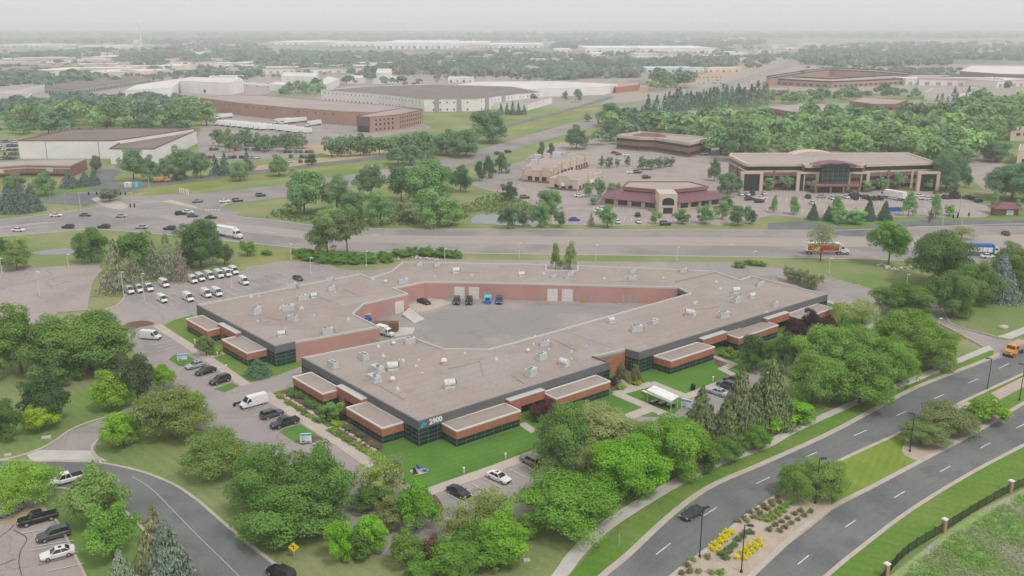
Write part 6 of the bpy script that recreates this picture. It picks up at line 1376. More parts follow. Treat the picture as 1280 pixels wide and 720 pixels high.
CR = {
 'big': [crown(11 + k, 100, 430, .030) for k in range(4)],
 'big_flat': [crown(31 + k, 90, 330, .029, 'flat', .4) for k in range(3)],
 'mid': [crown(51 + k, 66, 240, .043, 'oval') for k in range(4)],
 'airy': [crown(61 + k, 48, 130, .04, 'oval', .6) for k in range(3)],
 'small': [crown(71 + k, 40, 110, .065) for k in range(3)],
 'pear': [crown(81 + k, 44, 110, .06, 'pear') for k in range(3)],
 'far': [crown(91 + k, 30, 34, .12) for k in range(6)],
}
# scale spread of lobes for big crowns: finer leaves, more of them
SPR = {'near': [spruce(101 + k, 36, 28, 12, .05) for k in range(2)], 'thin': [spruce(111, 30, 13, 7, .055, .5, .35)], 'far': [spruce(121 + k, 16, 11, 5, .12) for k in range(2)]}
def trunk_mesh(seed, far=False):
    rr = random.Random(seed); mb = MB(); n = 5 if far else 8
    mb.tube((0, 0, -.02), (.01, 0, .35), .055, .042, n, cap=False); mb.tube((.01, 0, .35), (0, .02, .75), .042, .022, n, cap=False); mb.tube((0, .02, .75), (.01, .0, 1.15), .022, .006, n)
    for k in range(3 if far else 8):
        a = rr.random() * 6.28; z = .38 + rr.random() * .5; L_ = .25 + rr.random() * .3
        mb.tube((0, 0, z), (math.cos(a) * L_, math.sin(a) * L_, z + L_ * .9), .022, .006, 4 if far else 6)
    return mb
TR = [trunk_mesh(k).mesh('trunk', 'bark') for k in range(3)]; TRF = trunk_mesh(9, True).mesh('trunk', 'bark'); TRP = trunk_mesh(12).mesh('trunk', 'bark_pale')
def sph_(s): return s
tcount = [0]
def tree(x0, y0, x1, y1, kind, col, label, group=None, clear=.02, name=None, pale=False, cat='tree', depthk=None, groundy=None):
    """x0,y0,x1,y1: the crown's box in the photo; solved for its real place, spread and height"""
    cx, cy = (x0 + x1) / 2, (y0 + y1) / 2; w_ = (x1 - x0) / 2; e_ = (y1 - y0) / 2
    tcount[0] += 1; rs = random.Random(tcount[0])
    zc = 5.0
    for _ in range(12):
        p = G(cx, cy, zc); s = SC(p); Rr = w_ / s; E = e_ / s
        th = math.atan2(CAMZ - zc, p.y); a2 = E * E - (Rr * math.sin(th)) ** 2
        a = math.sqrt(max(a2, (0.45 * Rr) ** 2)) / math.cos(th)
        a = min(a, Rr * 2.6); zc = .6 * zc + .4 * (a * (1.0 + clear))
    p = G(cx, cy, zc); base = Vector((p.x, p.y, 0))
    o = thing(name or 'tree', label, cat, base, 0, group)
    ms = CR[kind]; c = bpy.data.objects.new('crown', ms[rs.randrange(len(ms))]); COL.objects.link(c); c.parent = o
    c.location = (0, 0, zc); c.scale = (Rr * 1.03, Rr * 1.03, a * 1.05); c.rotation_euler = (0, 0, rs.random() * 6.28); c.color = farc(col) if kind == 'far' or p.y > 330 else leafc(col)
    if kind not in ('bush',):
        t = bpy.data.objects.new('trunk', TRP if pale else (TRF if kind == 'far' else TR[rs.randrange(3)])); COL.objects.link(t); t.parent = o
        t.scale = (max(Rr * .9, 1.2), max(Rr * .9, 1.2), zc); t.rotation_euler = (0, 0, rs.random() * 6.28)
    return o
def p_near(b): return b.y < 300
def conifer(x, ytop, ybot, w, col, label, group=None, kind='near', name='spruce', cat='tree'):
    """ybot: row of the front rim of the lowest branches"""
    rad = w / 2
    b = G(x, ybot); s = SC(b); th = math.atan2(CAMZ, b.y); Rr = rad / s; b = Vector((b.x, b.y + Rr * .8, 0)); h = max(ztop(b, ytop), 2)
    tcount[0] += 1; rs = random.Random(tcount[0]); o = thing(name, label, cat, b, 0, group)
    ms = SPR[kind]; c = bpy.data.objects.new('crown', ms[rs.randrange(len(ms))]); COL.objects.link(c); c.parent = o
    c.location = (0, 0, .4); c.scale = (Rr * (1.4 if kind == 'near' and p_near(b) else 1.2), Rr * (1.4 if kind == 'near' and p_near(b) else 1.2), h - .4); c.rotation_euler = (0, 0, rs.random() * 6.28); c.color = conc(col)
    mb = None; t = bpy.data.objects.new('trunk', CONT); COL.objects.link(t); t.parent = o; t.scale = (1, 1, h); return o
mb = MB(); mb.tube((0, 0, 0), (0, 0, .97), .18, .02, 8); CONT = mb.mesh('trunk', 'bark')
def bushes(pts, w_, h_, col, label, group, name='shrub', cat='shrub', kind='small', jit=.15):
    for (x, y) in pts:
        p = G(x, y); tcount[0] += 1; rs = random.Random(tcount[0]); ms = CR[kind]
        o = bpy.data.objects.new(name, ms[rs.randrange(len(ms))]); COL.objects.link(o); k = 1 + (rs.random() - .5) * 2 * jit
        o.location = (p.x, p.y, h_ * .42 * k); o.scale = (w_ / 2 * k, w_ / 2 * k, h_ / 2 * k); o.rotation_euler = (0, 0, rs.random() * 6.28); o.color = leafc(col)
        tag(o, label, cat, group)
# display colours of foliage (a leaf in open light)
GRN = (104, 140, 74); DK = (70, 98, 66); BR = (118, 164, 58); LIME = (126, 170, 62); OL = (124, 138, 92); SG = (126, 140, 112); YL = (142, 176, 62); LT = (134, 162, 92); PUR = (74, 58, 66); BLU = (118, 134, 122); MD = (92, 126, 72)
T = tree
T(-20, 386, 62, 468, 'big', GRN, 'broad green tree cut by the left edge above the lower left lawn')
T(58, 390, 160, 466, 'big', GRN, 'widest green tree on the left lawn, in front of the van lot')
T(40, 430, 105, 480, 'mid', MD, 'green tree filling the gap between the two broad left trees')
T(22, 471, 83, 532, 'mid', DK, 'dark green round maple behind the small yellow green tree')
T(25, 504, 68, 541, 'mid', YL, 'small yellow green tree before the dark maple', pale=True)
T(112, 463, 163, 514, 'mid', LIME, 'lime green round tree left of the dark one')
T(145, 440, 194, 508, 'mid', (80, 100, 74), 'dark grey green tree between lime trees at the lot edge')
T(188, 455, 218, 488, 'mid', BR, 'bright green tree peeking out behind the dark grey green one')
T(173, 476, 263, 550, 'big_flat', (116, 138, 84), 'large olive feathery tree at the lot corner')
T(234, 488, 256, 512, 'small', BR, 'bright green sprig of a tree behind the olive feathery one')
T(126, 511, 177, 560, 'mid', LIME, 'lime green tree right of the driveway mouth')
T(-14, 498, 22, 552, 'mid', MD, 'green tree cut by the left edge below the dark maple')
T(228, 533, 308, 598, 'big_flat', (116, 146, 82), 'green flat topped tree on the lawn inside the road bend')
T(-10, 568, 60, 636, 'big_flat', (130, 172, 78), 'light green feathery tree at the left edge over the pickup row')
T(80, 581, 154, 658, 'mid', (120, 154, 92), 'pale topped green tree beside the white pickup on the bend')
T(104, 630, 170, 700, 'mid', (112, 158, 76), 'green tree in the bend between pale topped tree and spruces')
conifer(190, 632, 742, 72, (134, 132, 100), 'brown topped ragged spruce at the inner bend', kind='thin')
conifer(206, 652, 745, 50, (126, 140, 122), 'grey green spruce right of the ragged brown topped one')
conifer(150, 688, 760, 38, (146, 158, 132), 'small pale blue spruce at the bottom frame edge')
T(287, 560, 368, 640, 'big', (98, 138, 74), 'upper left great tree of the clump below the front lot')
T(350, 562, 444, 650, 'big', (96, 134, 72), 'upper right great tree of the clump below the front lot')
T(300, 600, 420, 680, 'big', (96, 136, 72), 'lowest great tree of the clump above the warning sign')
T(442, 566, 500, 625, 'airy', (138, 166, 84), 'thin light green tree left of the little patio')
T(470, 570, 510, 620, 'airy', SG, 'grey green half bare tree beside the little patio')
T(440, 605, 490, 640, 'mid', (88, 122, 62), 'dark green low tree under the thin light green one')
T(405, 648, 444, 702, 'mid', (112, 166, 54), 'bright green narrow tree left of the round bright one')
T(442, 642, 484, 692, 'mid', (120, 174, 58), 'bright green round tree in front of the half bare ones')
T(462, 618, 510, 664, 'mid', OL, 'olive tree behind the bright round one')
T(492, 600, 548, 664, 'mid', (106, 158, 60), 'bright green tree just below the patio and lawn corner')
T(484, 660, 532, 712, 'mid', (104, 140, 74), 'green tree in front of the reddish bush')
T(520, 668, 550, 706, 'small', (118, 96, 82), 'reddish brown bush between green trees')
T(545, 628, 600, 684, 'airy', (124, 142, 84), 'thin olive tree at the end of the front lot')
T(575, 606, 645, 668, 'airy', (122, 146, 80), 'thin green tree over the front parking row')
T(590, 638, 664, 702, 'mid', (112, 162, 60), 'bright leafy tree right of the thin olive one')
T(528, 672, 610, 728, 'mid', (98, 142, 62), 'low green tree at the bottom of the front thicket')
T(500, 700, 545, 740, 'mid', (98, 142, 62), 'low green tree at the bottom edge left of the thicket')
T(640, 640, 680, 672, 'mid', (108, 152, 62), 'small green tree left of the flat crowned one by the sidewalk')
T(652, 586, 776, 664, 'big_flat', (100, 146, 62), 'wide flat crowned green tree closest to the sidewalk curve')
T(668, 508, 740, 592, 'big', (100, 138, 76), 'tall green tree at the end of the front parking row')
T(700, 505, 800, 566, 'big', (138, 156, 108), 'pale flowering tree above the bright tree')
T(716, 548, 760, 600, 'mid', (124, 150, 92), 'pale green tree between the tall one and the bright one')
T(744, 545, 832, 620, 'big', (112, 166, 58), 'bright green tree bulging over the sidewalk')
T(800, 520, 882, 598, 'big', (112, 158, 66), 'bright green tree below the canopy lawn')
T(860, 540, 905, 588, 'mid', (94, 132, 66), 'green bushy tree behind the sidewalk right of the bright ones')
T(895, 545, 935, 578, 'mid', (96, 136, 68), 'first low bushy tree in the strip along the sidewalk')
T(925, 530, 965, 564, 'mid', (96, 142, 62), 'second low bushy tree in the strip along the sidewalk')
T(945, 512, 985, 540, 'small', (122, 178, 48), 'vivid green bush in the strip below the olive spruces')
T(968, 500, 1020, 532, 'small', (116, 172, 50), 'vivid green long bush under the great right trees')
conifer(878, 484, 558, 42, (122, 130, 90), 'leftmost olive spruce beside the parked silver sedan')
conifer(908, 500, 560, 36, (116, 128, 86), 'lower olive spruce between two taller ones')
conifer(928, 462, 548, 48, (124, 132, 92), 'tall middle olive spruce')
conifer(966, 450, 540, 52, (122, 132, 88), 'tallest olive spruce at the right of the spruce group')
conifer(944, 480, 545, 36, (112, 124, 84), 'dark olive spruce filling the spruce group')
T(926, 417, 968, 464, 'mid', (80, 112, 72), 'dark green round tree hiding the brick bay')
T(960, 418, 996, 466, 'mid', (92, 124, 78), 'green round tree right of the dark one before the brick bay')
T(978, 398, 1012, 436, 'mid', PUR, 'left half of the purple leaved tree pair')
T(998, 387, 1030, 424, 'mid', (70, 54, 62), 'tallest purple leaved tree before the last brick bay')
T(1020, 396, 1048, 424, 'mid', (76, 60, 68), 'right purple leaved tree next to light green shrubs')
T(990, 408, 1060, 470, 'big', (116, 156, 80), 'light green great tree right of the purple ones')
T(985, 440, 1050, 505, 'big', (112, 150, 80), 'lowest left great tree of the right clump')
T(1030, 410, 1105, 470, 'big', (110, 150, 76), 'upper middle great tree of the right clump')
T(1035, 440, 1120, 508, 'big', (104, 144, 72), 'lower middle great tree of the right clump above the sidewalk')
T(1085, 425, 1150, 482, 'big', (110, 152, 72), 'great tree of the right clump leaning to the sidewalk')
T(1098, 390, 1172, 446, 'big', (112, 150, 74), 'rounded great tree at the top of the right clump')
T(1135, 408, 1198, 464, 'big', (110, 146, 72), 'rightmost great tree of the right clump by the driveway')
T(1098, 354, 1168, 397, 'big', (92, 128, 66), 'dark green dome shaped tree below the curved lane')
T(1036, 372, 1070, 408, 'airy', (140, 160, 98), 'pale airy shrub tree right of the last brick bay')
T(1058, 374, 1100, 406, 'airy', (144, 162, 102), 'second pale airy shrub tree by the walk end')
T(1140, 290, 1210, 356, 'big', (86, 120, 72), 'dark green tall tree over the rocks and arterial road')
T(1166, 340, 1220, 396, 'big', (96, 132, 78), 'green tree left of the blue spruce by the driveway')
T(1190, 328, 1248, 380, 'big', (100, 134, 80), 'green tree behind, touching the blue spruce')
conifer(1256, 318, 380, 40, (128, 138, 128), 'grey blue spruce at the right by the driveway lawn')
T(1242, 305, 1290, 350, 'big', (104, 132, 80), 'green tree behind the grey blue spruce at the right edge')
T(1262, 330, 1300, 375, 'mid', (98, 128, 76), 'green tree cut by the right frame edge')
T(1090, 275, 1138, 322, 'mid', (100, 146, 76), 'round green street tree standing free on the lawn by the arterial', clear=.5)
T(1009, 279, 1047, 318, 'airy', (128, 150, 104), 'pale half transparent tree in front of the red lorry', clear=.5)
T(685, 306, 704, 337, 'pear', (118, 152, 88), 'left and darker one of the twin trees behind the roof notch')
T(701, 301, 725, 337, 'pear', (136, 160, 110), 'right and paler one of the twin trees behind the roof notch')
T(384, 272, 432, 314, 'mid', (96, 126, 78), 'left crown of the tree pair at the near side of the arterial', clear=.4)
T(410, 262, 455, 310, 'mid', (108, 130, 92), 'right crown of the tree pair at the near side of the arterial', clear=.5)
T(92, 284, 132, 328, 'mid', (96, 132, 80), 'round green tree by the small pond at left')
T(142, 288, 194, 340, 'mid', (92, 134, 76), 'round green tree above the left row of vans')
T(222, 276, 275, 334, 'big', (82, 118, 74), 'dark green tall tree in front of the white semi truck')
T(268, 304, 292, 332, 'mid', (86, 120, 76), 'small dark green tree right of the tall dark one')
T(297, 300, 321, 320, 'small', (104, 146, 74), 'round bush tree by the road right of the vans')
conifer(140, 300, 370, 48, (136, 136, 110), 'left ragged olive spruce above the van lot', kind='thin'); conifer(165, 318, 366, 36, (126, 130, 104), 'low ragged olive spruce behind the leftmost vans', kind='thin')
conifer(205, 293, 352, 44, (136, 138, 112), 'ragged olive spruce between two round green trees', kind='thin'); conifer(190, 300, 350, 30, (128, 132, 104), 'narrow ragged spruce left of the one between round trees', kind='thin')
conifer(222, 300, 354, 28, (140, 132, 116), 'brownish bare spruce before the tall dark tree', kind='thin')
T(0, 303, 38, 338, 'mid', (124, 152, 90), 'light green tree at the top left corner of the empty lot')
T(-14, 296, 14, 330, 'mid', (88, 122, 76), 'dark green tree at the left edge above the empty lot')
T(12, 296, 34, 318, 'small', LT, 'small pale green tree behind the light green one')
# central grove north of the arterial
for (b, c_, lb) in (((352, 212, 406, 268), (104, 136, 82), 'tall leftmost tree of the central grove'), ((398, 218, 442, 264), (110, 134, 90), 'second tree from the left in the central grove'), ((444, 206, 482, 248), (98, 126, 84), 'grey green tree in the upper central grove'),
                    ((456, 238, 494, 282), (104, 140, 80), 'low round tree at the road side of the central grove'), ((482, 204, 520, 252), (88, 118, 76), 'dark tree left of the largest one in the central grove'), ((502, 198, 568, 254), (104, 138, 80), 'largest broad tree of the central grove'),
                    ((518, 234, 566, 284), (114, 146, 84), 'light green tree near the arterial in the central grove'), ((560, 206, 590, 240), (84, 112, 74), 'dark tree at the right end of the central grove'), ((425, 238, 460, 274), (98, 130, 80), 'low tree between the taller ones of the central grove'),
                    ((395, 258, 436, 286), (120, 150, 84), 'low bright bush tree at the grove foot'), ((545, 250, 580, 282), (118, 152, 82), 'low bright tree by the pond reeds'), ((490, 250, 530, 276), (118, 136, 86), 'low yellowish tree in the grove gap')):
    T(*b, 'mid', c_, lb)
for (b, c_, lb) in (((590, 200, 608, 226), DK, 'first of the narrow trees beside the highway ramp'), ((600, 194, 622, 222), DK, 'second of the narrow trees beside the highway ramp'), ((614, 190, 640, 216), (84, 112, 74), 'third and widest of the narrow trees beside the highway ramp')): T(*b, 'pear', c_, lb)
T(626, 228, 648, 250, 'small', DK, 'small dark tree on the far bank of the pond'); T(622, 256, 648, 286, 'small', (84, 112, 76), 'dark round shrub tree at the right bank of the pond'); T(646, 262, 662, 284, 'small', (92, 112, 84), 'bluish shrub tree beside the dark round one')
T(662, 254, 688, 284, 'small', (98, 132, 80), 'round green tree left of the small evergreen'); T(690, 262, 708, 284, 'small', (90, 118, 80), 'small evergreen beside the bright blue car'); T(672, 236, 706, 266, 'mid', (106, 140, 86), 'pair of light green crowns left of the restaurant lot')
conifer(739, 265, 284, 10, (140, 130, 118), 'bare brownish narrow tree by the road right of the blue car', kind='thin')
for (b, c_, lb) in (((747, 257, 772, 284), (106, 142, 78), 'round street tree before the left end of the maroon roof'), ((812, 262, 828, 280), (116, 154, 74), 'small round street tree before the arched door'), ((843, 262, 863, 280), (98, 130, 80), 'street tree right of the arched door'),
                    ((870, 256, 894, 280), (98, 140, 78), 'round street tree before the right end of the maroon roof'), ((893, 250, 912, 274), (120, 150, 92), 'light street tree just right of the maroon roof'), ((910, 253, 937, 282), (88, 124, 76), 'dark street tree between restaurant and office lots'), ((932, 262, 946, 280), (92, 116, 84), 'small dull tree right of the dark street tree')): T(*b, 'small', c_, lb)
for (x0, x1, y0, y1, lb) in ((728, 745, 225, 246, 'left of the restaurant corner clump'), (744, 758, 222, 246, 'middle narrow tree of the restaurant corner clump'), (757, 775, 226, 246, 'right one of the restaurant corner clump'), (736, 748, 246, 256, 'tiny round tree below the restaurant corner clump')): T(x0, y0, x1, y1, 'small', (112, 144, 92), 'green tree, ' + lb)
for (x0, x1, y0, y1) in ((748, 756, 196, 210), (756, 768, 196, 210), (780, 789, 195, 208), (795, 812, 196, 212), (806, 824, 197, 212), (818, 834, 196, 210), (828, 846, 196, 208), (768, 776, 198, 209)): T(x0, y0, x1, y1, 'far', (98, 122, 84), 'dull green tree in the planted aisle behind the restaurants', 'trees of the planted aisle')
for (x0, y0, x1, y1, lb) in ((670, 176, 684, 198, 'left narrow'), (682, 178, 696, 198, 'right narrow')): T(x0, y0, x1, y1, 'pear', (84, 116, 76), lb + ' tree of the pair above the shopping strip roof')
T(705, 158, 736, 186, 'mid', (88, 116, 78), 'dark round tree between highway and two storey office'); T(746, 128, 788, 158, 'mid', (88, 122, 76), 'big round tree in the highway bend'); T(750, 150, 776, 176, 'mid', (92, 120, 80), 'round tree left of the two storey office')
# before the big office
for (x, y0, y1, w_, lb) in ((968, 243, 266, 13, 'leftmost pointed tree of the office lot edge'), (993, 244, 268, 19, 'twin pointed tree second at the office lot edge'), (1047, 243, 272, 22, 'pointed tree behind the round bushes of the office lot'), (1137, 238, 270, 22, 'tallest light green tree of the office lot edge'), (1171, 244, 272, 19, 'light green tree right of the banner'), (1244, 240, 266, 18, 'light green tree left of the kiosk'), (1272, 249, 268, 14, 'tree right of the kiosk')): T(x - w_ / 2, y0, x + w_ / 2, y1, 'pear', (116, 150, 90), 'light green ' + lb)
for (x, y0, y1, w_, lb) in ((1018, 254, 276, 14, 'left'), (1037, 257, 277, 14, 'second'), (1088, 249, 277, 17, 'third'), (1108, 251, 277, 17, 'right')): conifer(x, y0, y1, w_, (92, 112, 92), 'dark blue spruce at the office lot edge, %s of four' % lb)
for b, lb in (((1039, 262, 1062, 280), 'left round bush by the dark frontage road'), ((1056, 261, 1084, 280), 'right round bush by the dark frontage road'), ((1180, 256, 1196, 270), 'round tree under the utility lamp at the junction')): T(*b, 'small', (110, 152, 84), lb)
for (x0, x1, y0, y1) in ((975, 992, 218, 238), (1010, 1026, 225, 240), (1036, 1046, 0, 0), (1077, 1092, 226, 240), (1088, 1108, 214, 236), (1114, 1132, 215, 236), (1152, 1166, 218, 238), (1100, 1112, 222, 238), (952, 968, 222, 238)):
    if y1: T(x0, y0, x1, y1, 'small', (122, 150, 98), 'pale green tree right in front of the big office facade', 'trees at the office facade')
for b, lb in (((885, 198, 902, 226), 'narrow dark tree left of the big office'), ((895, 214, 925, 242), 'dense tree clump at the left corner of the big office'), ((912, 222, 930, 240), 'low tree beside the office corner portal'), ((898, 244, 918, 262), 'reddish green shrub tree on the office lot strip'), ((1180, 218, 1200, 240), 'dark tree at the right corner of the big office'), ((1200, 208, 1216, 234), 'light tree beside the back lane')): T(*b, 'mid', (98, 126, 86), lb)
for b, lb in (((1228, 178, 1262, 202), 'wide dark tree on the back lot at the right'), ((1236, 205, 1300, 250), 'broad dark green tree mass at the right edge'), ((1166, 190, 1206, 236), 'tall dark tree behind the right end of the big office'), ((1256, 206, 1296, 236), 'second broad crown at the right edge')): T(*b, 'big', (94, 126, 84), lb)
T(1160, 262, 1168, 278, 'small', (118, 120, 96), 'tiny dull tree on the dry grass of the right junction')
T(1185, 282, 1220, 300, 'airy', (136, 152, 100), 'pale crown behind the dark tall tree by the arterial')
# left of the junction, warehouse fronts
for (x, y0, y1, w_, lb) in ((6, 232, 268, 26, 'leftmost blue spruce by the arterial'), (23, 226, 268, 22, 'second blue spruce by the arterial'), (36, 230, 266, 26, 'darkest blue spruce by the arterial'), (84, 212, 236, 22, 'blue spruce before the brown striped office'), (104, 214, 234, 18, 'spruce right of the blue one before the striped office'), (116, 212, 232, 14, 'pale spruce at the drive before the striped office')): conifer(x, y0, y1, w_, (106, 122, 112), lb)
T(112, 194, 126, 216, 'mid', (94, 112, 88), 'dark tree at the corner of the striped office'); T(40, 216, 70, 244, 'mid', (108, 138, 84), 'light green tree in front of the striped office'); T(5, 216, 30, 240, 'mid', (108, 134, 86), 'light green tree behind the blue spruces')
T(122, 234, 152, 252, 'small', (104, 118, 84), 'low olive shrub tree on the junction island')
for b, lb in (((148, 184, 182, 226), 'tall leafy tree before the white annex, left'), ((172, 196, 200, 226), 'light tree second in the annex row'), ((196, 196, 224, 226), 'tree third in the annex row'), ((210, 184, 244, 224), 'tall tree fourth in the annex row'), ((238, 190, 262, 222), 'round tree at the right end of the annex row')): T(*b, 'mid', (102, 130, 86), lb)
for (x, y0, y1) in ((222, 200, 226), (268, 194, 220), (280, 192, 220), (308, 190, 214)): conifer(x, y0, y1, 16, (96, 116, 104), 'blue grey spruce in the row by the frontage road', 'spruces by the frontage road', 'far')
T(286, 200, 312, 226, 'mid', (116, 142, 90), 'light green tree by the frontage road'); T(334, 194, 362, 220, 'mid', (112, 142, 86), 'rounded tree alone by the frontage road near the sandy track'); T(382, 192, 396, 206, 'small', DK, 'dark shrub by the sandy track lot')
for k in range(16): T(262 + k * 7 + random.random() * 4, 160 + random.random() * 12, 282 + k * 7, 182 + random.random() * 10, 'far', random.choice([(98, 124, 84), (110, 132, 86), (90, 116, 80)]), 'leafy tree in the thicket below the white trailers', 'thicket below the trailers')
for k in range(15): T(402 + k * 12, 168 + random.random() * 6 - k * .4, 426 + k * 12, 196 - k * .5, 'far', random.choice([(94, 122, 82), (102, 130, 84)]), 'leafy tree in the thicket right of the sandy track', 'thicket by the sandy track')
for b, lb in (((562, 160, 604, 196), 'broad tree of the highway thicket, low left'), ((588, 136, 636, 178), 'tallest tree of the highway thicket'), ((605, 150, 634, 176), 'dark right flank tree of the highway thicket'), ((540, 168, 576, 194), 'light tree of the highway thicket'), ((520, 178, 548, 198), 'round tree left in the highway thicket'), ((480, 184, 514, 206), 'first bright tree by the slip curve'), ((500, 180, 530, 206), 'second bright tree by the slip curve')): T(*b, 'mid', (100, 130, 84), lb)
for (x, y0, y1) in ((626, 130, 146), (634, 130, 146), (641, 127, 146), (648, 128, 146), (655, 132, 146)): conifer(x, y0, y1 - 2, 8, (92, 112, 96), 'dark spruce in the small row at the white panelled warehouse', 'spruces at the white panelled warehouse', 'far')
for (x, y0, y1, w_) in ((668, 118, 130, 12), (707, 114, 126, 8), (723, 111, 128, 12), (671, 104, 112, 16), (735, 142, 152, 12)): T(x - w_ / 2, y0, x + w_ / 2, y1, 'far', (98, 120, 90), 'single dark tree between the white sheds and the highway', 'trees by the highway sheds')

STUFF = []
def inpoly(poly, x, y):
    c = False; j = len(poly) - 1
    for i in range(len(poly)):
        if (poly[i][1] > y) != (poly[j][1] > y) and x < (poly[j][0] - poly[i][0]) * (y - poly[i][1]) / (poly[j][1] - poly[i][1]) + poly[i][0]: c = not c
        j = i
    return c
def belt(poly, n, Rm, label, group, cols, seed, hk=.85, kind='far', name='tree', ind=0):
    """a wood whose outline is read off the photo: its nearest trees stand as things, the rest join the mass"""
    rs = random.Random(seed); xs_ = [p[0] for p in poly]; ys_ = [p[1] for p in poly]; pts = []; tries = 0
    hh = Rm * (hk if kind != 'con' else 1.8)
    while len(pts) < n and tries < n * 60:
        tries += 1; x = rs.uniform(min(xs_), max(xs_)); y = rs.uniform(min(ys_), max(ys_))
        if not inpoly(poly, x, y): continue
        p = G(x, y, hh); p.z = 0
        if any((p - q).length < Rm * (.8 if tries < n * 25 else .45) for q in pts): continue
        pts.append(p)
    pts.sort(key=lambda p: p.y)
    for k, p in enumerate(pts):
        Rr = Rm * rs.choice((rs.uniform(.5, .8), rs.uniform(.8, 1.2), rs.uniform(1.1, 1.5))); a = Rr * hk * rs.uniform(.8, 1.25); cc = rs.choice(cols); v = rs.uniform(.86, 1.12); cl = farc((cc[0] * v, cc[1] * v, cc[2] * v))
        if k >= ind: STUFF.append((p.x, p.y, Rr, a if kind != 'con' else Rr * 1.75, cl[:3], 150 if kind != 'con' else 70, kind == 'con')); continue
        o = thing(name, label, 'tree', p, 0, group); ms = CR[kind]
        c = bpy.data.objects.new('crown', ms[rs.randrange(len(ms))]); COL.objects.link(c); c.parent = o; c.rotation_euler = (0, 0, rs.random() * 6.28)
        c.location = (0, 0, a * 1.05); c.scale = (Rr, Rr, a); c.color = cl
        t = bpy.data.objects.new('trunk', TRF); COL.objects.link(t); t.parent = o; t.scale = (Rr, Rr, a * 1.05)
FC = [(96, 124, 82), (104, 134, 82), (88, 116, 80), (114, 142, 84), (98, 128, 86)]
belt([(0, 140), (60, 134), (130, 130), (240, 128), (258, 132), (262, 150), (240, 160), (120, 158), (0, 160)], 85, 7.5, 'leafy tree in the wide belt behind the white warehouse', 'belt behind the white warehouse', FC, 1, ind=34)
belt([(840, 172), (850, 150), (900, 144), (1000, 148), (1100, 142), (1190, 136), (1290, 126), (1290, 160), (1240, 172), (1205, 196), (1190, 200), (1150, 190), (900, 188), (890, 172)], 270, 7.5, 'leafy tree in the big wood behind the tan and brick office', 'wood behind the big office', [(108, 138, 84), (120, 148, 86), (100, 130, 82), (112, 144, 88)], 2, ind=52)
belt([(740, 168), (760, 150), (800, 146), (850, 152), (850, 164), (800, 162), (760, 176)], 34, 7, 'leafy tree in the wood left of the two storey office', 'wood by the two storey office', FC, 3)
belt([(790, 150), (840, 128), (900, 118), (960, 118), (960, 126), (880, 132), (800, 152)], 170, 4.2, 'dark conifer in the long row beside the highway', 'conifer row beside the highway', [(88, 112, 88), (96, 120, 92)], 4, kind='con')
belt([(1000, 126), (1060, 122), (1150, 118), (1150, 110), (1070, 114), (960, 116), (960, 124)], 55, 6, 'small tree in front of the brick complex', 'trees before the brick complex', FC, 5)
belt([(1158, 124), (1200, 126), (1230, 122), (1225, 118), (1160, 120)], 9, 4.2, 'dark spruce along the white shed wall', 'spruces along the white shed', [(80, 104, 84)], 6, kind='con')
belt([(1228, 124), (1290, 118), (1290, 142), (1225, 140)], 30, 7, 'leafy tree at the far right edge of the wood', 'wood at the right edge', FC, 7)
belt([(810, 108), (860, 104), (866, 96), (812, 98)], 22, 9, 'rounded tree left of the sandy lot', 'trees left of the sandy lot', FC, 8)
belt([(430, 102), (520, 104), (560, 102), (555, 98), (440, 98)], 14, 7, 'dark shrub tree before the bright white block', 'shrubs before the bright white block', FC, 9)
belt([(352, 116), (400, 112), (398, 106), (345, 112)], 18, 6, 'low tree between factory sheds and brick warehouse', 'trees behind the brick warehouse', FC, 10)

T(560, 650, 612, 690, 'mid', (98, 142, 66), 'green bush tree between the thin olive one and the low thicket')
T(600, 668, 650, 712, 'mid', (102, 148, 60), 'bright green low tree at the bottom right of the thicket')
T(425, 660, 470, 700, 'small', (88, 122, 62), 'dark green bush tree between the two bright green ones')
T(560, 690, 600, 735, 'mid', (94, 136, 62), 'green tree at the bottom edge in the middle of the thicket')
# woods too far off to count join one mass
def woods(poly, n, Rm, name_label, seed, hk=.9, lv=46):
    rs = random.Random(seed); xs_ = [p[0] for p in poly]; ys_ = [p[1] for p in poly]; k = 0
    while k < n:
        x = rs.uniform(min(xs_), max(xs_)); y = rs.uniform(min(ys_), max(ys_))
        if not inpoly(poly, x, y): continue
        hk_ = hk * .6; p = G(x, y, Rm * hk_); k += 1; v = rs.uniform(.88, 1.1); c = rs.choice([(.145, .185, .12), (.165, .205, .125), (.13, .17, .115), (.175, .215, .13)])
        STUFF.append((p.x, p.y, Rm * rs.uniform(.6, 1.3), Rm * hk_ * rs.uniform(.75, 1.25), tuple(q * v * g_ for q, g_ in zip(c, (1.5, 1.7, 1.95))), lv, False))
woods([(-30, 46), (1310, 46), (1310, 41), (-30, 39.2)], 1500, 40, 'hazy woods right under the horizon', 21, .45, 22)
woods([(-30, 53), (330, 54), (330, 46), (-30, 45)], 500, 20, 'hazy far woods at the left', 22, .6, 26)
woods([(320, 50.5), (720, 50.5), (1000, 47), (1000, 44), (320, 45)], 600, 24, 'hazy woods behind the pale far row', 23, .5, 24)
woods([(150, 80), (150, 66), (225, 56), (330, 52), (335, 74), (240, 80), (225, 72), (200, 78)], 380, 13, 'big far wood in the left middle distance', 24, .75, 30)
woods([(325, 86), (325, 72), (330, 62), (470, 66), (560, 68), (640, 62), (700, 66), (740, 74), (860, 74), (935, 70), (985, 66), (985, 72), (935, 78), (860, 81), (800, 84), (800, 93), (700, 96), (655, 92), (560, 90), (430, 88)], 950, 12, 'long central wood across the middle distance', 25, .75, 30)
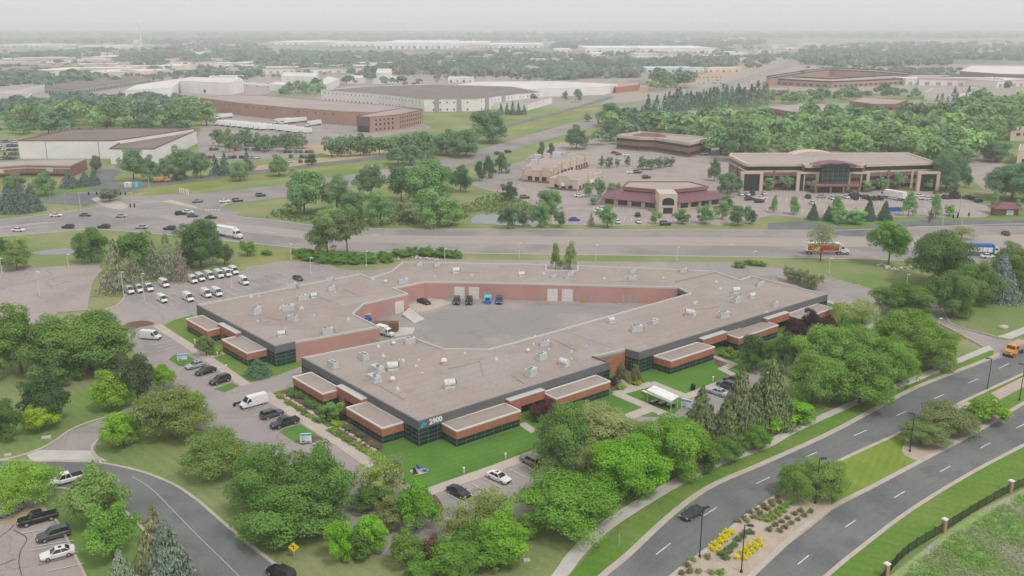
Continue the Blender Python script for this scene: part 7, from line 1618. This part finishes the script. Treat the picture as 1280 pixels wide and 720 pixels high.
woods([(-20, 70), (90, 64), (130, 60), (150, 64), (110, 70), (60, 72), (-20, 74)], 200, 13, 'wood between the leftmost pale rows', 26, .7, 28)
woods([(-20, 84), (60, 80), (110, 80), (70, 88), (30, 108), (-20, 110)], 130, 10, 'clumped wood at the left edge among the sheds', 27, .8, 30)
woods([(66, 82), (155, 80), (155, 84), (66, 88)], 50, 9, 'tree clumps before the tan roof', 28, .8, 30)
woods([(80, 100), (110, 101), (112, 92), (84, 92)], 12, 13, 'round dark clump before the peach block', 29, .9, 40)
woods([(228, 100), (260, 96), (330, 92), (330, 84), (285, 84), (240, 90)], 90, 10, 'clumps behind the factory hall', 30, .8, 30)
woods([(1000, 80), (1080, 80), (1180, 78), (1180, 66), (1290, 66), (1290, 52), (1080, 54), (1000, 60), (990, 72)], 380, 15, 'far right woods above the brick complex', 31, .7, 28)
woods([(690, 60), (760, 56), (900, 57), (960, 54), (960, 50), (700, 50)], 240, 18, 'far thin wood behind the distribution centre', 32, .6, 26)
woods([(1180, 72), (1290, 73), (1290, 66), (1180, 68)], 90, 13, 'right edge woods behind the shopping centre', 33, .7, 28)
woods([(1110, 90), (1190, 91), (1190, 86), (1120, 84)], 60, 5, 'rows of small trees beside the brick complex car park', 34, .9, 26)
woods([(1235, 104), (1262, 106), (1262, 98), (1240, 98)], 8, 8, 'clump before the right shopping centre', 35, .9, 30)
woods([(100, 118), (240, 124), (262, 130), (240, 132), (100, 134), (0, 138), (0, 128)], 110, 8, 'upper fringe of the leafy belt', 36, .9, 34)
woods([(-20, 112), (0, 62), (330, 62), (330, 100), (240, 96), (120, 104)], 260, 7, 'x', 51, 1.0, 30)
woods([(330, 96), (420, 84), (640, 84), (700, 98), (560, 100), (430, 92)], 90, 6, 'x', 52, 1.0, 30)
woods([(1000, 84), (1190, 84), (1280, 96), (1280, 104), (1200, 104), (1190, 96)], 90, 5, 'x', 53, 1.0, 30)
woods([(700, 58), (960, 58), (960, 84), (880, 84), (800, 76)], 120, 9, 'x', 54, .9, 26)
woods([(112, 90), (185, 90), (185, 94), (112, 96)], 26, 5, 'small firs before the long pinkish block', 37, 1.2, 30)

r3 = np.random.default_rng(5); Cs = []; Ns = []; Ss = []; Ts = []
for (x, y, Rr, a, cl, lv, con) in STUFF:
    v = r3.normal(size=(lv, 3)); v /= np.linalg.norm(v, axis=1, keepdims=True); v[:, 2] = np.where(v[:, 2] < -.5, -v[:, 2], v[:, 2])
    C = v * r3.uniform(.7, 1.08, (lv, 1))
    if con: C[:, :2] *= (1 - .45 * (C[:, 2:3] + 1)).clip(.06, 1)
    else:                                    # a few lobes per crown
        m_ = max(3, lv // 16); ld = r3.normal(size=(m_, 3)); ld /= np.linalg.norm(ld, axis=1, keepdims=True); ld[:, 2] = np.abs(ld[:, 2]) * .8 - .2
        C = ld[r3.integers(0, m_, lv)] * .62 + v * .42 * r3.uniform(.6, 1.1, (lv, 1))
    Cs.append(np.array([x, y, a * 1.0]) + C * np.array([Rr, Rr, a])); Ns.append(v + .35 * r3.normal(size=v.shape) + [0, 0, .3])
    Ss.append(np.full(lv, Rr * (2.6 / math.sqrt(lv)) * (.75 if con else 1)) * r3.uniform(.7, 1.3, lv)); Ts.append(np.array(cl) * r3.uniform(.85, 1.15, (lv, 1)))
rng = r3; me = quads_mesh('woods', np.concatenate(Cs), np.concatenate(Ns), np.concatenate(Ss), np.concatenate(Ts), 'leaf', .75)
wo = bpy.data.objects.new('woods', me); COL.objects.link(wo); tag(wo, 'woods, tree belts and conifer rows beyond the highway, fading into the haze', None, None, 'stuff')

# hedge and shrubs -------------------------------------------------
hx = []
for (x0, x1, y, w_, h_) in ((370, 392, 322, 6.5, 3.6), (392, 410, 325, 6.5, 3.2), (408, 430, 326, 6.5, 3.2), (428, 450, 326, 6.5, 3.2), (448, 470, 325, 6.5, 3.4), (468, 490, 323, 6.5, 3.2), (486, 508, 320, 6, 3.2), (504, 526, 319, 6, 3.0), (522, 544, 319.5, 6, 3.4), (542, 562, 320.5, 6.5, 3.6), (558, 576, 321.5, 6, 3.4)):
    hx.append(((x0 + x1) / 2, y, w_, h_))
for k, (x, y, w_, h_) in enumerate(hx):
    bushes([(x, y)], w_ * .95, h_, (98, 144, 72), 'broad rounded shrub of the long hedge by the arterial', 'shrubs of the long hedge', 'hedge_shrub', 'shrub', 'mid'); bushes([(x + 5, y + 4 if x < 480 else y + 1)], w_ * .8, h_ * .8, (100, 146, 70), 'broad rounded shrub of the long hedge by the arterial', 'shrubs of the long hedge', 'hedge_shrub', 'shrub', 'mid')
bushes([(331, 318), (335, 319), (368, 317)], 3, 2, (108, 150, 78), 'small shrub in the dry grass by the arterial', 'small shrubs in the dry grass')
bushes([(985, 352), (994, 354), (1002, 356), (1010, 360), (1018, 362)], 4.2, 5.5, (128, 146, 110), 'pale grey green shrub behind the right roof edge', 'pale shrubs behind the right roof', kind='small')
bushes([(922, 334), (926, 335), (936, 331), (944, 332), (952, 333)], 4, 2.2, (110, 146, 80), 'low green shrub by the back lane', 'low shrubs by the back lane')
# median planting
yl = [(888, 686.5), (893, 682), (898, 684), (902, 680), (905, 676.5), (899, 675.5), (893, 690), (906, 668.5), (911, 672), (915, 669), (903, 672), (916, 665), (910, 665)] + [(921.5, 699.5), (927, 694.5), (932, 700), (932, 690), (936, 696), (940, 692), (937, 685.5), (942, 681), (946, 688), (948, 677.5), (952, 683)]
yl = [(887.5, 686), (893, 689.5), (892.5, 682), (897.5, 685.5), (899, 677), (901, 681), (902.5, 673.5), (907, 677), (907, 667.5), (912, 668.5), (914.5, 667.5), (910, 672)] + [(921.5, 699), (930.5, 699.5), (927, 692.5), (935.5, 695.5), (932, 690.5), (940, 691), (936.5, 685), (946, 687), (941, 681.5), (951.5, 683.5), (948, 677)]
bushes(yl, 0.98, 1.0, (206, 206, 44), 'bright yellow rounded shrub in the gravel median', 'yellow shrubs of the median', 'yellow_shrub', 'shrub', 'small', .1)
M_ = [(903, 695), (909, 691), (913, 686), (918, 682.5), (922, 676), (928, 672), (932, 668), (938, 667), (907, 699)]
bushes(M_, 1.5, .9, (98, 130, 82), 'dull green shrub in the middle row of the median planting', 'green row between the yellow shrubs')
ow = [(922, 653.5), (938, 642.5), (946, 638.5), (954, 634), (964, 629), (972, 623), (942, 648), (950, 644), (958, 637.5), (966, 633), (974, 629), (930, 649.5), (961, 664), (969, 658), (977, 653.5), (984, 649), (993, 644), (975, 665.5), (981, 661), (989, 656), (997, 651), (1005, 646), (1013, 641), (1000, 640), (859, 709), (862, 716), (852, 718), (885, 699)]
bushes(ow, 1.15, .85, (120, 128, 96), 'brownish tuft of ornamental grass in the gravel median', 'brownish grass tufts of the median', 'grass_tuft')
bushes([(951, 650), (958, 647), (964, 643), (970, 640), (976, 637), (982, 634), (988, 631), (960, 652), (967, 649), (974, 645), (980, 641), (934, 653), (884, 697), (873, 716), (889, 718), (866, 702), (900, 718)], 1.25, .9, (124, 160, 78), 'light green tuft of ornamental grass in the gravel median', 'light green grass tufts of the median', 'grass_tuft')
T(975, 572, 1022, 628, 'big_flat', (112, 148, 78), 'left half of the feathery green tree on the median', clear=-.15); T(1000, 568, 1056, 628, 'big_flat', (116, 150, 80), 'right half of the feathery green tree on the median', clear=-.15)
T(1129, 522, 1182, 560, 'big_flat', (112, 136, 88), 'lower left grey green tree on the median', clear=-.15); T(1152, 500, 1218, 548, 'big_flat', (120, 138, 98), 'tall grey green tree on the median', clear=-.15)
T(1205, 494, 1264, 532, 'small', (110, 152, 60), 'spreading bright green juniper on the median end', clear=-.3)
# planting round the building
def bed(p0, p1, p2, p3, nu, nv, w_, h_, col, label, group, skip=0):
    rs = random.Random(int(p0[0]))
    for i in range(nu):
        for j in range(nv):
            if rs.random() < skip: continue
            u = (i + .5 + rs.uniform(-.3, .3)) / nu; v = (j + .5 + rs.uniform(-.3, .3)) / nv
            a_ = (p0[0] + (p1[0] - p0[0]) * u, p0[1] + (p1[1] - p0[1]) * u); b_ = (p3[0] + (p2[0] - p3[0]) * u, p3[1] + (p2[1] - p3[1]) * u)
            bushes([(a_[0] + (b_[0] - a_[0]) * v, a_[1] + (b_[1] - a_[1]) * v)], w_ * rs.uniform(.8, 1.2), h_ * rs.uniform(.7, 1.3), rs.choice([col, (col[0] + 14, col[1] + 8, col[2]), (col[0] - 12, col[1] - 8, col[2])]), label, group)
bed((372, 489), (420, 516), (405, 521), (360, 493), 13, 3, 1.9, 1.2, (106, 138, 82), 'green shrub between brick bay and the white stones of the first bed', 'shrubs of the first stone lined bed', .1)
bed((350, 495), (400, 528), (397, 532), (344, 496), 14, 1, 1.6, .9, (122, 150, 78), 'low plant along the sidewalk side of the first bed', 'low plants of the first bed')
bed((428, 531), (476, 560), (472, 564), (424, 533), 13, 1, 1.6, 1.0, (108, 122, 88), 'grey green shrub close to the dark glass of the second bed', 'grey shrubs of the second bed')
bed((412, 537), (466, 569), (464, 571), (408, 539), 15, 1, 1.6, .9, (118, 150, 74), 'low plant on the sidewalk side of the second bed', 'low plants of the second bed')
T(396, 500, 430, 526, 'small', (108, 148, 86), 'rounded green shrub tree in front of the recessed entry', clear=-.1)
bushes([(418, 532), (424, 535)], 2, 1.5, YL, 'yellow green shrub at the head of the second bed', 'yellow green shrubs by the recessed entry'); bushes([(430, 524)], 2.4, 2.2, (90, 66, 70), 'dark red shrub beside the recessed entry', None)
T(246, 418, 268, 444, 'mid', (108, 138, 92), 'leafy tree at the entry of the left wing', clear=.1); conifer(320, 448, 474, 26, (96, 126, 90), 'green spruce before the left wing brick bay'); bushes([(272, 444)], 2.2, 1.8, LIME, 'lime shrub at the walk of the left wing', None)
bushes([(671, 528), (676, 523), (684, 522), (690, 530)], 3.4, 4.2, (86, 64, 72), 'dark red leaved shrub before the brick bay entry', 'dark red shrubs by the entry'); bushes([(766, 482)], 2.2, 2.6, (86, 62, 68), 'dark red shrub at the end of the right front bay', None)
T(768, 455, 784, 480, 'mid', (108, 112, 84), 'brownish young tree in the courtyard of the front entry', clear=0); T(788, 456, 802, 480, 'mid', (122, 130, 92), 'olive young tree left of the tall dark glass', clear=0)
bushes([(789, 480), (776, 487), (797, 482)], 1.8, 1.4, YL, 'yellow green ball shrub beside the front entry walk', 'yellow ball shrubs by the front entry')
bushes([(903, 446), (909, 449), (915, 448), (921, 446), (912, 441)], 2, 1.6, (118, 146, 82), 'low green shrub in the bed by the right entry', 'shrubs by the right entry'); bushes([(1048, 392), (1040, 398), (1030, 404), (1020, 408)], 3, 2, (120, 150, 86), 'green shrub under the airy trees at the building end', 'shrubs at the building end')
bushes([(918, 482), (926, 478)], 3, 2.4, (80, 58, 64), 'dark red hedge shrub by the parked cars', 'dark red shrubs by the parked cars')
# white stones: rounded rocks in two rows and a pile on the right lawn
def rocks(p0, p1, n, size, label, group, jit=1.0):
    rs = random.Random(n)
    for k in range(n):
        t = (k + rs.random() * .6) / n; p = G(p0[0] + (p1[0] - p0[0]) * t + rs.uniform(-jit, jit), p0[1] + (p1[1] - p0[1]) * t + rs.uniform(-jit, jit) * .6)
        s_ = size * rs.uniform(.7, 1.3); mb = MB(); m_ = 9; ph = rs.random() * 6
        mb.loft([[(r_ * s_ * (1 + .18 * math.sin(2 * a + ph)) * math.cos(a), r_ * s_ * .75 * math.sin(a), z * s_) for a in [2 * math.pi * q / m_ for q in range(m_)]] for r_, z in ((.9, 0), (1, .35), (.75, .75), (.3, .95))])
        o = mb.build('rock', 'rock'); o.location = (p.x, p.y, 0.05); o.rotation_euler = (0, 0, rs.random() * 6); tag(o, label, 'rock', group)
rocks((354, 496), (400, 524), 22, .42, 'white landscaping rock in the first planted bed', 'white rocks of the first bed'); rocks((421, 533), (470, 565), 20, .42, 'white landscaping rock in the second planted bed', 'white rocks of the second bed')
rocks((1098, 332), (1120, 339), 7, .9, 'pale rock in the loose pile on the right lawn', 'rock pile on the right lawn', 2); rocks((1122, 338), (1150, 334), 7, .8, 'dull rock at the pond side of the right lawn', 'dull rocks of the right lawn', 2); rocks((478, 326), (500, 324), 14, .55, 'brownish rock below the long hedge', 'rocks below the long hedge', 2); rocks((514, 322), (548, 326), 18, .55, 'tan rock between hedge and roof', 'rocks between hedge and roof', 2)
# rough weeds in the fenced field and reeds at the pond
def weeds(poly, n, size, h, cols, seed, label):
    rs = random.Random(seed); xs_ = [p[0] for p in poly]; ys_ = [p[1] for p in poly]; C = []; Tn = []
    def inside(x, y):
        c = False; j = len(poly) - 1
        for i in range(len(poly)):
            if (poly[i][1] > y) != (poly[j][1] > y) and x < (poly[j][0] - poly[i][0]) * (y - poly[i][1]) / (poly[j][1] - poly[i][1]) + poly[i][0]: c = not c
            j = i
        return c
    while len(C) < n:
        x = rs.uniform(min(xs_), max(xs_)); y = rs.uniform(min(ys_), max(ys_))
        if inside(x, y):
            p = G(x, y); f = .5 + .5 * math.sin(p.x * .35) * math.sin(p.y * .27 + p.x * .1); c = cols[min(int(f * len(cols) + rs.random() * .7), len(cols) - 1)]
            for q in range(5): C.append((p.x + rs.gauss(0, .25), p.y + rs.gauss(0, .25), .06 + rs.random() * h)); Tn.append(lin(c)[:3])
    C = np.array(C); me = quads_mesh('weeds', C, np.random.default_rng(seed).normal(size=C.shape) + [0, 0, .8], size * np.random.default_rng(seed).uniform(.6, 1.3, len(C)), np.array(Tn), 'leaf', .5)
    o = bpy.data.objects.new('weeds', me); COL.objects.link(o); tag(o, label, None, None, 'stuff')
weeds([(1125, 728), (1150, 700), (1190, 672), (1230, 646), (1290, 612), (1290, 730)], 14000, .16, .3, [(144, 186, 92), (158, 192, 108), (170, 186, 136), (196, 194, 176)], 5, 'rough weeds and grass in the fenced field')
weeds([(565, 262), (620, 240), (650, 250), (690, 268), (640, 266), (590, 266), (580, 276), (560, 280)], 2500, .5, .9, [(120, 144, 82), (132, 152, 90)], 6, 'reeds round the pond')
weeds([(340, 264), (420, 262), (560, 270), (560, 280), (420, 284), (330, 272)], 2500, .5, .8, [(122, 150, 78), (112, 142, 76)], 7, 'tall grass at the foot of the central grove')
for o in scene.objects:
    if o.type == 'MESH' and o.parent is None and o.name.split('.')[0] == 'crown': bpy.data.objects.remove(o)
